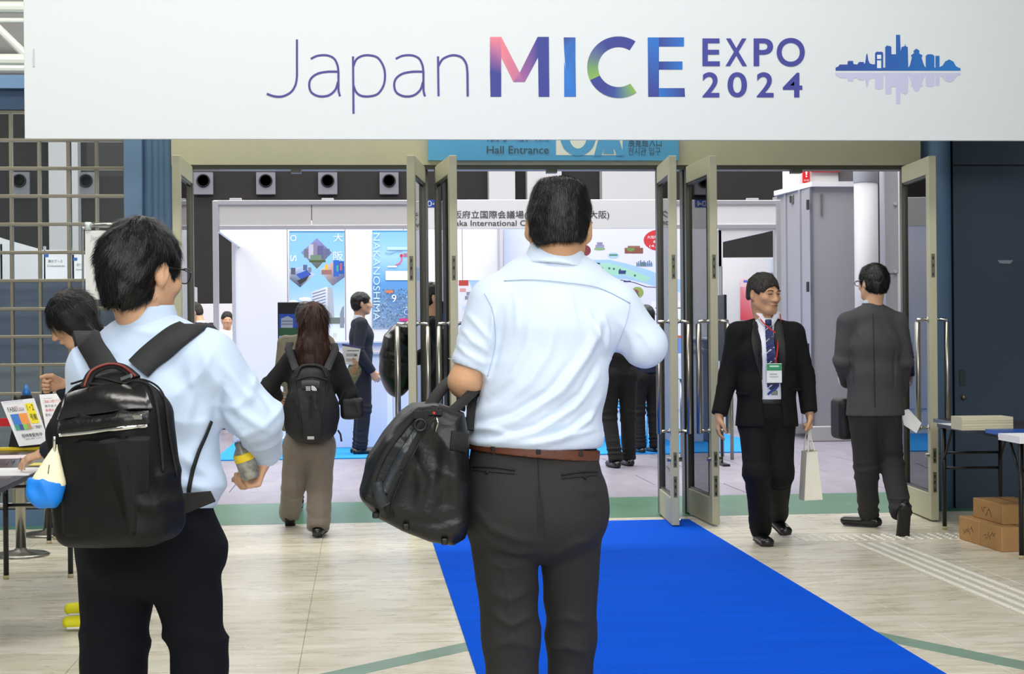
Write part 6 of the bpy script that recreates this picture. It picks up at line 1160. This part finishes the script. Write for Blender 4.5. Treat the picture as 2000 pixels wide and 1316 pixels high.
T = limbs_body(sd, J, R, hs=1.05, hands={'R': dict(d=V(-.12, 0, -1), pn=V(1, 0, 0), curl=22, thumb=V(0, -1, 0)), 'L': dict(d=V(.02, 0, -1), pn=V(-1, 0, 0), curl=[75, 78, 78, 80], thumb=V(0, -1, 0))}); make(sd, 'body', SKIN_TAN, M3, smooth=0)
short_hair(M3, T, R, 1.06, HAIRG, 5000, -.001, .006, .014, plane=-.022)
eb = MB()
for x in (-1, 1): eb.tube([T(x * .016, .096, .020), T(x * .032, .096, .025), T(x * .048, .083, .021)], .0032, 6)
eb.build('eyebrow', mat('dark_brow', (.12, .10, .09), .8), M3, True)
for x in (-1, 1): MB().tube([T(x * .018, .0905, .003), T(x * .031, .0925, .004), T(x * .044, .086, .002)], .0021, 6).build('eye', mat('eye_dark', (.10, .07, .06), .4), M3, True)
MB().tube([T(-.02, .099, -.0625), T(0, .1025, -.0625), T(.02, .099, -.0625)], .0026, 6).build('lips', mat('lip_skin', (.55, .34, .29), .5), M3, True)
# white shirt
WS = mat('white_shirt', (.88, .89, .93), .75); BS_ = mat('black_suit_wool', (.042, .042, .045), .85, bump=.2, bscale=400, spec=.3)
sd = SD(.0075); sd.ecap(J['pelvis'] + V(0, 0, .03), J['chest'], (.150, .108), (.155, .115), rt, .04); sd.ecap(J['chest'], J['neck'] - V(0, 0, .06), (.155, .115), (.11, .08), rt, .05); sd.ecap(J['neck'] - V(0, 0, .05), J['neck'] + V(0, -.01, .028), (.075, .070), (.063, .062), rt, .02, flat='b'); sh3 = make(sd, 'shirt', WS, M3, [(J['waist'], .15, V(0, 0, 1), 18, .003)]); S3 = Surf(sh3)
# jacket with an open front
sd = top_sd(.007, J, hem=-.10, hemr=(.195, .135), chestr=(.178, .13), upr=(.145, .098), waistr=(.172, .124), sr=(.070, .057, .050), cuff=.97, shw=.066, neckr=.068, slk=.02); up = V(0, 0, 1)
sd.poly([Qa(x, y, -.12) for x, y in ((1474, 612), (1484, 690), (1489, 770), (1494, 850), (1530, 850), (1528, 770), (1521, 690), (1517, 612))], (0, 1, 0), .22, .004, .008, 's'); sd.ell(J['neck'] + V(0, -.03, .02), (.055, .075, .06), None, .02, 's')
jk = make(sd, 'jacket', BS_, M3, std_folds(J, False), .002, 8, seed=5); S4 = Surf(jk)
LP = mat('black_lapel', (.07, .07, .075), .7)
band(S4, [(1474, 628), (1476, 660), (1481, 700), (1487, 742)], [.03, .04, .05, .055, .06, .06, .062, .064, .066, .066, .064, .06, .055, .05, .04, .03, .02, .01, .005], .006, LP, jk, 'lapel', .004); band(S4, [(1520, 628), (1522, 660), (1526, 700), (1528, 742)], [.03, .04, .05, .055, .06, .06, .062, .064, .066, .066, .064, .06, .055, .05, .04, .03, .02, .01, .005], .006, LP, jk, 'lapel', .004)
for a, b in (((1438, 768), (1463, 770)), ((1545, 762), (1566, 760))): band(S4, [a, b], .02, .005, BS_, jk, 'pocket_flap', .003, 3)
TIE = mat('navy_tie', (.10, .13, .32), .5)
P, N_ = on_path(S3, [(1500, 626), (1502, 650), (1507, 700), (1509, 735), (1510, 764)], .008, 5); n_ = len(P); tie = MB().strap(P, N_, list(np.linspace(.035, .075, n_ - 3)) + [.072, .04, .006], .007).build('tie', TIE, M3)
q = MB(); TP = Surf(tie)
for k, y in enumerate(range(640, 768, 11)):
    cx_ = 1500 + (y - 626) * .075; hw = 5.5 + (y - 626) * .035; w0_ = .009 if k % 2 == 0 else .017
    P_, N_ = on_path(TP, [(cx_ - hw, y + hw * .9), (cx_, y), (cx_ + hw, y - hw * .9)], .0012, 3); MB().strap(P_, N_, w0_, .003).build('stripe', mat('tie_stripe_white', (.80, .82, .90), .5) if k % 2 == 0 else mat('tie_stripe_blue', (.20, .30, .66), .5), tie)
sd = SD(.005); a, _ = S3(1500, 630, .012); sd.box(a, (.020, .012, .018), .008, None); make(sd, 'tie_knot', TIE, M3)
for pts_ in ([(1482, 612), (1490, 626), (1497, 634)], [(1518, 612), (1511, 624), (1504, 634)]): band(S3, pts_, .034, .006, WS, sh3, 'collar_wing', .010, 4)
for pts_ in ([(1481, 618), (1492, 632), (1508, 648), (1519, 656)], [(1519, 656), (1522, 640), (1520, 616)], [(1519, 656), (1516, 690), (1512, 712)]): P, N_ = on_path(S3, pts_, .014, 4); ly = MB().strap(P, N_, .009, .002).build('lanyard', mat('red_lanyard', (.75, .12, .12), .5), M3)
a, n_ = S3(1510, 728, .022); bd_ = MB().obox(a, (1, 0, 0), (0, 1, 0), (.046, .002, .058), .001).build('name_badge', mat('badge_card', (.90, .91, .90), .35), M3)
fx, fy = proj(a); fx, fy = float(fx[0]), float(fy[0]); Ybd = a[1] - .002
print_obj('print', [(rect(fx - 14.5, fy - 18, fx + 14.5, fy - 5), (.16, .55, .36)), (rect(fx - 9, fy - 15, fx + 9, fy - 12), (.75, .88, .80)), (rect(fx - 9, fy + 1, fx + 6, fy + 3), (.65, .65, .66)), (rect(fx - 9, fy + 6, fx + 8, fy + 8), (.7, .7, .7))], Ybd, bd_)
J['fw'] = V(0, -1, 0)
sd = legs_sd(.007, J, (.098, .075, .062), (.168, .12), .06); BT_ = mat('black_suit_trousers', (.038, .038, .041), .85, bump=.2, bscale=400, spec=.3); make(sd, 'trousers', BT_, M3, std_folds(J, True, False, .006), .002, 7, seed=8)
sd = SD(.006); sd.ecap(J['pelvis'] + V(0, 0, .035), J['pelvis'] + V(0, 0, .068), (.158, .115), (.157, .114), rt, .01, flat='ab'); bl = make(sd, 'belt', mat('black_belt', (.04, .04, .04), .5), M3); a, _ = Surf(bl)(1512, 768, .004); MB().obox(a, (1, 0, 0), (0, 1, 0), (.02, .004, .014), .002).build('buckle', CHROME, bl)
shoes(J, M3, dirs_={'R': V(.0, -1, -.05), 'L': V(.08, -1, -.22)})
# paper bag
pb0 = Y1 - .05; c = [at(x, y, pb0) for x, y in ((1576, 882), (1596, 880), (1607, 976), (1571, 978))]; PBM = mat('cream_paper_bag', (.93, .91, .84), .55, bump=.05, bscale=40)
dv_ = V(-.004, .11, 0)
pbg = MB().prism(c, dv_).build('paper_bag', PBM, None); tag(pbg, 'slim cream paper carrier bag held by the man in black suit', 'bag')
MB().prism([c[0] + V(.003, -.001, -.003), c[1] + V(-.003, -.001, -.003), c[1] + V(-.003, -.001, -.004) + dv_ * .96, c[0] + V(.003, -.001, -.004) + dv_ * .96], (0, 0, .004)).build('open_mouth', mat('bag_inside', (.62, .58, .48), .7), pbg)
for o_ in (0, .85): MB().tube(spline([at(1579, 884, pb0) + dv_ * o_, at(1581, 850, pb0) + dv_ * (o_ * .5 + .2), at(1583, 836, pb0 + .02), at(1585, 850, pb0) + dv_ * (o_ * .5 + .2), at(1592, 883, pb0) + dv_ * o_], 5), .004, 6).build('handle', PBM, pbg, True)
MB().prism([at(x, y, pb0 - .001) for x, y in ((1586, 955), (1606, 975), (1572, 977))], (0, -.004, 0)).build('fold_flap', PBM, pbg)
# ---------------------------------------------------------------- man in grey suit walking away
Y2 = 10.4; Qg = lambda px, py, dy=0.: at(px, py, Y2 + dy); root = V(Qg(1710, 1040)[0], Y2, 0)
J = pose(root[0], root[1], 4, 1.72, pelvis=Qg(1709, 785), waist=Qg(1708, 735), chest=Qg(1706, 672), neck=Qg(1704, 598), head=Qg(1704, 552, .0), shL=Qg(1656, 630), shR=Qg(1753, 630), elL=Qg(1646, 706), wrL=Qg(1656, 748, .18), elR=Qg(1765, 706), wrR=Qg(1757, 770, .16),
         hipL=Qg(1686, 815), hipR=Qg(1732, 815), knL=Qg(1692, 920, .06), knR=Qg(1741, 905, .05)); J['anL'] = fl(1700, 1030) + V(0, .03, .09); J['anR'] = Qg(1760, 1000, -.30)
M4 = person(root, 'black haired man in dark grey suit walking away beside the right door'); R = rot(26, 2, 0); sd = SD(.0065); rt = J['rt']
T = limbs_body(sd, J, R, hs=.98, hands={'L': dict(d=V(.3, .9, -.2), pn=V(1, 0, 0), curl=60, thumb=V(0, 0, 1)), 'R': dict(d=V(.3, .6, -.7), pn=V(-1, 0, 0), curl=50, thumb=V(0, 1, .3))}); make(sd, 'body', SKIN, M4); short_hair(M4, T, R, .98, HAIRM, 5000, .004, .006, .022); glasses(M4, T)
GS_ = mat('dark_grey_suit_wool', (.25, .25, .26), .85, bump=.25, bscale=400, var=.10, vscale=150)
sd = top_sd(.0075, J, hem=-.09, hemr=(.198, .14), chestr=(.180, .128), upr=(.145, .095), waistr=(.176, .125), sr=(.070, .060, .050), cuff=.97, shw=.066, neckr=.066, slk=.02)
J['_'] = 0; jk = make(sd, 'jacket', GS_, M4, std_folds(J, False, True, .006), .0025, 8, [([Qg(1708, 700, -.13), Qg(1709, 798, -.13)], .006, -.008), ([Qg(1665, 680, -.1), Qg(1668, 760, -.1)], .010, -.01), ([Qg(1748, 680, -.1), Qg(1746, 760, -.1)], .010, -.01)], seed=15); S5 = Surf(jk)
seam(S5, [(1705, 612), (1706, 660), (1708, 720), (1709, 796)], mat('grey_suit_seam', (.12, .12, .13), .9), jk, .002, .0002)
sd = SD(.006); sd.ecap(J['neck'] - V(0, 0, .035), J['neck'] + V(0, .0, .022), (.082, .078), (.066, .064), rt, .01, flat='b'); make(sd, 'jacket_collar', GS_, jk); sd = SD(.006); sd.ecap(J['neck'] - V(0, 0, .01), J['neck'] + V(0, .004, .038), (.066, .063), (.061, .058), rt, .01, flat='b'); make(sd, 'shirt_collar', mat('pale_grey_blue_collar', (.72, .77, .82), .7), M4)
sd = SD(.007); sd.ecap(J['pelvis'] - V(0, 0, .03), J['pelvis'] + V(0, 0, .06), (.172, .122), (.16, .11), rt, .04, flat='b')
for e, r_ in (('L', (.096, .074, .062)), ('R', (.096, .075, .064))): sd.cap(J['hip' + e], J['kn' + e], r_[0], r_[1], .03); sd.cap(J['kn' + e], J['an' + e] + unit(J['an' + e] - J['kn' + e]) * .02, r_[1], r_[2], .03, flat='b')
make(sd, 'trousers', mat('dark_grey_trousers', (.15, .15, .16), .85, bump=.25, bscale=400, var=.1, vscale=150), M4, std_folds(J, True, False, .007), .0025, 7, seed=19)
shoes(J, M4, dirs_={'L': V(-.75, .6, 0), 'R': V(.0, .25, -.97)}, sole=mat('dark_rubber_sole', (.07, .07, .07), .7))
pp_ = MB().prism([Qg(1760, 802, .12), Qg(1775, 799, .12), Qg(1800, 826, .05), Qg(1790, 846, .05), Qg(1766, 830, .08)], (0, .01, 0)).build('document', PAP); tag(pp_, 'white printed document held low in the right hand of the grey suited man', 'document')
pp_ = MB().prism([Qg(1637, 736, .20), Qg(1646, 738, .20), Qg(1650, 756, .2), Qg(1641, 750, .20)], (0, .02, 0)).build('paper_roll', PAP); tag(pp_, 'small white folded paper in the left hand of the grey suited man', 'document')
# ---------------------------------------------------------------- woman with the black backpack
Y3 = 10.75; Qw = lambda px, py, dy=0.: at(px, py, Y3 + dy); root = V(Qw(600, 1040)[0], Y3, 0)
J = pose(root[0], root[1], 0, 1.58, pelvis=Qw(604, 850), waist=Qw(606, 800), chest=Qw(609, 745), neck=Qw(611, 676), head=Qw(612, 628, .01), shL=Qw(568, 703), shR=Qw(654, 703), elL=Qw(526, 755, .02), wrL=Qw(540, 775, .22), elR=Qw(680, 770), wrR=Qw(684, 760, .22), hipL=Qw(580, 872), hipR=Qw(628, 872), knL=Qw(573, 950, .03), knR=Qw(625, 955, .0))
J['anL'] = fl(566, 1029) + V(0, .05, .10); J['anR'] = fl(622, 1050) + V(0, .03, .09)
M5 = person(root, 'woman with long brown hair in black top and taupe wide trousers'); R = rot(4, 3, 0); sd = SD(.007); rt = J['rt']
T = limbs_body(sd, J, R, hs=1.05); make(sd, 'body', SKIN, M5)
hs_ = .95; sd = SD(.007); sd.ell(T(0, -.018, .034), (.090, .108, .098), R, .02); sd.ell(T(0, .11, -.03), (.075, .06, .09), R, .012, 's'); sd.ecap(T(0, -.05, .02), Qw(611, 672, -.06), (.088, .065), (.105, .055), (1, 0, 0), .03); sd.ecap(Qw(611, 672, -.06), Qw(612, 702, -.09), (.105, .055), (.095, .040), (1, 0, 0), .03); sd.ecap(Qw(606, 700, -.09), Qw(600, 712, -.1), (.06, .03), (.03, .015), (1, 0, 0), .02)
fl_hair = lambda P, N_: V(0, 0, -1) + .12 * np.stack([noise(P * 12), noise(P * 12 + 5), noise(P * 12)], 1)
hair(sd, 'hair', HAIRB, M5, fl_hair, 7000, length=(.05, .11), wd=.003, lift=.10, curl=.08, bumpy=.006, bf=26)
BTOP = mat('black_knit_top', (.045, .045, .05), .9, bump=.3, bscale=300)
sd = top_sd(.0085, J, hem=.06, hemr=(.16, .12), chestr=(.165, .12), upr=(.13, .085), waistr=(.155, .115), sr=(.066, .064, .05), cuff=1, shw=.056, neckr=.058); make(sd, 'top', BTOP, M5, std_folds(J, False, True, .008), .004, 8, seed=25)
TAU = mat('taupe_wide_trousers', (.43, .39, .345), .85, bump=.15, bscale=500, sheen=.2)
sd = legs_sd(.008, J, (.098, .082, .080), (.172, .122), .04, .015); make(sd, 'trousers', TAU, M5, std_folds(J, True, False, .007), .003, 6, [([Qw(575, 880, -.1), Qw(578, 1010, -.1)], .012, .006), ([Qw(628, 880, -.1), Qw(632, 1035, -.1)], .012, .006)], seed=28)
shoes(J, M5, dirs_={'L': V(.0, .8, -.5), 'R': V(.15, 1, 0)})
# her backpack
BKP = mat('black_ripstop', (.075, .075, .085), .55, bump=.3, bscale=120, spec=.4); sd = SD(.007); yk = Y3 - .20
sd.ell(Qw(608, 805, -.19), (.178, .10, .215), None, .03); sd.ecap(Qw(608, 745, -.17), Qw(608, 835, -.18), (.135, .09), (.165, .10), (1, 0, 0), .03); sd.ell(Qw(608, 728, -.17), (.11, .07, .055), None, .03); sd.plane(Qw(608, 868, -.18), (0, 0, -1), .02)
Vv, F = sd.build(1); Vv = folds(Vv, F, [(Qw(608, 790, -.28), .2, V(1, 0, .3), 10, .008)], .004, 14); bk_ = mesh_obj('backpack', Vv, F, BKP, None, True); tag(bk_, 'black backpack with small white emblem worn by the woman in taupe trousers', 'backpack'); KS = Surf(bk_)
for pts_, w_ in (([(578, 735), (590, 715), (625, 715), (638, 735)], .02), ([(576, 745), (585, 800), (590, 858)], .012), ([(640, 745), (634, 800), (628, 858)], .012), ([(580, 742), (608, 735), (638, 742)], .010)): band(KS, pts_, w_, .006, ZIP, bk_, 'zip_track', .002, 5)
band(KS, [(590, 752), (607, 750), (623, 752)], .055, .008, mat('dark_grey_panel', (.16, .16, .17), .6), bk_, 'emblem_panel', .004, 4)
p, n_ = KS(610, 761, .016); fx, fy = [float(t[0]) for t in proj(p)]
em = [(q_, (.92, .92, .92)) for q_ in sum([ribbon([(fx - 1 + r * math.cos(t), fy + 3 - r * math.sin(t) * .9) for t in np.linspace(0, math.pi / 2, 8)], 2.0) for r in (3.5, 6.5, 9.5)], [])] + [(rect(fx - 12, fy - 5, fx - 3, fy - 3.6), (.9, .9, .9)), (rect(fx - 12, fy - 2, fx - 3, fy - .6), (.9, .9, .9)), (rect(fx - 12, fy + 1, fx - 3, fy + 2.4), (.9, .9, .9))]
print_obj('emblem', em, p[1], bk_); p, n_ = KS(607, 854, .006); MB().obox(p, (1, 0, 0), (0, 1, 0), (.022, .002, .010), .002).build('reflective_tab', mat('reflective_grey', (.7, .7, .68), .35), bk_)
band(KS, [(606, 775), (606, 800), (606, 815)], .012, .006, ZIP, bk_, 'webbing', .004, 4)
for pts_ in ([(578, 722), (570, 700), (563, 680), (566, 670)], [(638, 722), (648, 700), (655, 682), (652, 672)]): MB().strap([Qw(x, y, -.17 + k * .03) for k, (x, y) in enumerate(pts_)] + [Qw(pts_[-1][0], pts_[-1][1], .02)], (0, -.8, .5), .05, .012).build('shoulder_strap', STRP, bk_, True)
MB().strap([Qw(660, 840, -.15), Qw(665, 848, -.16), Qw(667, 862, -.16)], (0, -1, 0), .012, .004).build('strap_end', ZIP, bk_)
sd = SD(.008); sd.box(Qw(688, 797, -.02), (.075, .06, .07), .03); sb = make(sd, 'handbag', BKP, None, [(Qw(688, 797, -.08), .1, V(1, 0, .3), 15, .006)]); tag(sb, 'small black handbag at the right elbow of the long haired woman', 'bag'); MB().strap(spline([Qw(662, 790, -.05), Qw(672, 765, -.06), Qw(690, 762, -.04), Qw(705, 785, -.03)], 5), (0, -1, 0), .018, .006).build('strap', ZIP, sb, True)
# ---------------------------------------------------------------- woman at the left table
Y4 = 7.55; Qt = lambda px, py, dy=0.: at(px, py, Y4 + dy); root = V(Qt(205, 1200)[0], Y4 + .02, 0)
J = pose(root[0], root[1], 90, 1.60, pelvis=Qt(215, 930), waist=Qt(205, 870), chest=Qt(190, 790), neck=Qt(172, 690), head=Qt(139, 624), shL=Qt(178, 722, -.17), shR=Qt(168, 722, .17), elL=Qt(178, 832, -.22), wrL=Qt(86, 884, -.10), elR=Qt(165, 810, .20), wrR=Qt(124, 752, .08), hipL=Qt(215, 955, -.09), hipR=Qt(215, 955, .09), knL=Qt(205, 1060, -.09), knR=Qt(205, 1060, .09))
J['anL'] = fl(204, 1231) + V(0, 0, .09); J['anR'] = fl(204, 1204) + V(0, 0, .09)
M6 = person(root, 'black bobbed woman in navy top leaning over the left table'); R = rot(98, 34, 0); sd = SD(.0055)
T = limbs_body(sd, J, R, hs=1.1, hands={'L': dict(d=V(-1, .0, -.32), pn=V(-.2, .3, -1), curl=[18, 20, 24, 28], thumb=V(0, 1, .2)), 'R': dict(d=V(-1, -.1, .1), pn=V(0, -.8, -.4), curl=[80, 85, 88, 90], thumb=V(-.3, 0, 1), s=1.1)}); make(sd, 'body', SKIN, M6, smooth=0)
sd = SD(.006); sd.ell(T(0, -.018, .036), (.096, .112, .098), R, .02); sd.ecap(T(0, -.05, .02), T(0, -.045, -.075), (.098, .072), (.090, .058), R[:, 0], .03); sd.ecap(T(0, .03, .03), T(0, .01, -.045), (.095, .055), (.09, .045), R[:, 0], .03); sd.ell(T(0, .135, -.055), (.12, .080, .088), R, .012, 's'); sd.ell(T(0, .06, -.12), (.12, .075, .06), R, .012, 's')
hair(sd, 'hair', HAIRM, M6, lambda P, N_: R @ V(0, -.1, -1) + .12 * np.stack([noise(P * 14), noise(P * 14 + 5), noise(P * 14)], 1) + .5 * (P - T(0, 0, .13)) / (np.linalg.norm(P - T(0, 0, .13), axis=1)[:, None] + 1e-6), 7000, length=(.03, .08), wd=.002, lift=.12, curl=.1, bumpy=.003, bf=40)
MB().tube([T(-.016, .098, .020), T(-.032, .098, .025), T(-.048, .084, .021)], .003, 6).build('eyebrow', mat('dark_brow', (.12, .10, .09), .8), M6, True)
NV = mat('navy_cotton_top', (.085, .11, .165), .85, bump=.15, bscale=400); sd = top_sd(.007, J, hem=-.08, hemr=(.165, .125), chestr=(.165, .12), sr=(.062, .056, .045), cuff=.97, neckr=.06); make(sd, 'top', NV, M6, std_folds(J, False, True, .006), .003, 8, seed=33)
sd = legs_sd(.009, J); make(sd, 'trousers', NV, M6, std_folds(J, True, False), .002)
for e, lab in (('L', 0), ('R', 1)): pass
shoes(J, M6, mat('yellow_sneaker_mesh', (.86, .83, .08), .7, bump=.2, bscale=300), .006, sole=mat('sneaker_white_sole', (.86, .87, .84), .5))
# ---------------------------------------------------------------- simple people farther off
def simple(label, x, Y, yaw, H, hairm, topm, trm, head_yaw=0, long=None, topkw=None, shoe=LEATHER, fluff=.02, hpitch=0, extra=None, shirt=None, **ov):
    px0 = at(x, 655, Y); J = pose(px0[0], Y, yaw, H, **ov); M = person(V(px0[0], Y, 0), label); R = rot(yaw + head_yaw, hpitch, 0); sd = SD(.009); s_ = J['s']; T = limbs_body(sd, J, R); make(sd, 'body', SKIN, M)
    if long is None: short_hair(M, T, R, s_, hairm, 1500, .003, .009, fluff)
    else:
        sd = SD(.009); sd.ell(T(0, -.018, .034), (.088, .106, .096), R, .02); sd.ell(T(0, .11, -.03), (.075, .06, .09), R, .012, 's'); e_ = T(0, -.06, -.03) - V(0, 0, long); sd.ecap(T(0, -.05, .02), e_, (.085, .06), (.10, .045), R[:, 0], .03); hair(sd, 'hair', hairm, M, lambda P, N_: V(0, 0, -1) + 0 * P, 1500, length=(.04, .08), wd=.003, lift=.1, curl=.08)
    kw = dict(hem=-.06, hemr=(.175, .13), chestr=(.165, .12), upr=(.13, .09), waistr=(.155, .115), sr=(.066, .055, .047), cuff=.97, slk=.02); kw.update(topkw or {})
    jk = make(top_sd(.009, J, **kw), 'top' if shirt is None else 'jacket', topm, M, std_folds(J, False, True, .006), .002)
    if shirt: sd = SD(.007); sd.ecap(J['neck'] - V(0, 0, .02), J['neck'] + V(0, .0, .04), (.068, .066), (.060, .058), J['rt'], .01, flat='b'); make(sd, 'shirt_collar', shirt, M)
    make(legs_sd(.009, J), 'trousers', trm, M, std_folds(J, True, False, .006), .002); shoes(J, M, shoe, .009); return M, J, T, R
NAVY = mat('navy_suit_wool', (.085, .10, .16), .85, bump=.2, bscale=400); BLK = mat('black_cloth', (.05, .05, .055), .85, bump=.2, bscale=400); SKB = mat('navy_trousers', (.075, .085, .13), .85)
simple('man in navy suit standing in profile before the booth posters', 704, 18.0, -82, 1.78, HAIRM, NAVY, SKB, -4, shirt=WS, fluff=.03, topkw=dict(hem=-.10, sr=(.068, .056, .048)), elL=(-.24, .0, 1.12), wrL=(-.22, .12, .90), elR=(.23, -.06, 1.12), wrR=(.20, .10, .88))
BGE = mat('beige_coat_cloth', (.62, .58, .50), .8, bump=.15, bscale=300)
M7, J7, T7, R7 = simple('woman in beige coat holding a leaflet, hidden behind the long haired woman', 598, 12.3, -8, 1.56, HAIRM, BGE, BLK, 0, topkw=dict(hem=-.28, hemr=(.24, .17), waistr=(.18, .13), sr=(.062, .056, .05)), elR=at(676, 752, 12.2), wrR=at(692, 724, 12.03), elL=(-.22, 0, 1.12), wrL=(-.18, .2, 1.05))
w = J7['wrR']; CAM_ = mat('camouflage_sleeve_cloth', (.52, .54, .44), .8, col2=(.30, .33, .26), vscale=22, ramp=(.45, .55)); sd = SD(.008); sd.cap(at(680, 745, 12.3), at(694, 722, 12.1), .055, .05, .02, flat='b'); make(sd, 'sleeve_cuff', CAM_, M7)
lf = [at(x, y, 12.0) for x, y in ((668, 671), (705, 677), (699, 712), (672, 712))]; o = MB().prism(lf, (0, .006, 0)).build('leaflet', PAP); tag(o, 'white leaflet with a purple header held up beside the long haired woman', 'leaflet')
print_obj('print', [([(668, 671), (705, 677), (704.5, 681), (668, 675)], (.30, .26, .52)), (rect(678, 684, 701, 685.5), (.3, .3, .4)), (rect(676, 690, 698, 696), (.7, .7, .72)), (rect(676, 700, 696, 706), (.72, .72, .74)), (rect(692, 692, 697, 695), (.35, .35, .4))], 12.0, o)
M8, J8, T8, R8 = simple('person in black jacket standing sideways behind the left centre doors', 842, 12.9, -78, 1.72, HAIRM, BLK, BLK, -5, topkw=dict(hem=-.08, sr=(.072, .062, .052)), elR=(.24, .10, 1.16), wrR=(.14, .30, 1.12), elL=(-.24, .10, 1.16), wrL=(-.14, .30, 1.12))
sd = SD(.009); c = at(774, 710, 12.85); sd.ell(c, (.135, .17, .27), None, .03); sd.ell(c + V(.03, 0, .20), (.10, .13, .12), None, .05); Vv, F = sd.build(1); Vv = folds(Vv, F, [(c + V(0, -.17, .1), .25, V(.3, 0, 1), 9, .018)], .008, 9); o = mesh_obj('backpack', Vv, F, mat('glossy_black_nylon', (.035, .035, .04), .28, spec=.7), None, True); tag(o, 'puffy glossy black backpack on the person standing behind the centre doors', 'backpack')
for dy in (-.14, .14): MB().strap(spline([c + V(.06, dy * .8, .24), c + V(.17, dy, .30), c + V(.28, dy, .22), c + V(.29, dy, .0), c + V(.12, dy, -.2)], 5), (0, np.sign(dy), .2), .05, .012).build('shoulder_strap', STRP, o, True)
simple('man in black trousers and dark vest half hidden by the central man', 1208, 15.8, 12, 1.74, HAIRM, BLK, BLK, 0, hpitch=10, head=(.14, .05, 1.60), neck=(.10, .0, 1.45), chest=(.05, .01, 1.28), shR=(.27, 0, 1.39), shL=(-.08, 0, 1.40), elR=(.34, .05, 1.14), wrR=(.28, .22, 1.05), hipL=(-.085, 0, .90), anL=(-.09, -.12, .09), anR=(.12, .06, .09))
simple('long haired woman in navy blouse and black trousers inside the booth', 1262, 17.5, 18, 1.60, HAIRM, mat('navy_blouse', (.07, .12, .25), .7), BLK, 0, long=.22, topkw=dict(hem=.0))
simple('distant balding man in dark suit left of the booth post', 397, 22.0, 60, 1.78, HAIRG, mat('dark_navy_suit_far', (.09, .10, .13), .85), BLK, 30, hpitch=25, fluff=.008, shirt=WS, head=(0, .14, 1.60), neck=(0, .04, 1.45))
simple('distant grey haired man in a white polo shirt beside the booth', 443, 23.4, -150, 1.66, HAIRG, mat('white_polo', (.90, .92, .96), .7), mat('brown_trousers', (.25, .2, .17), .8), -20, fluff=.006, topkw=dict(sleeve='short', cuff=.75))
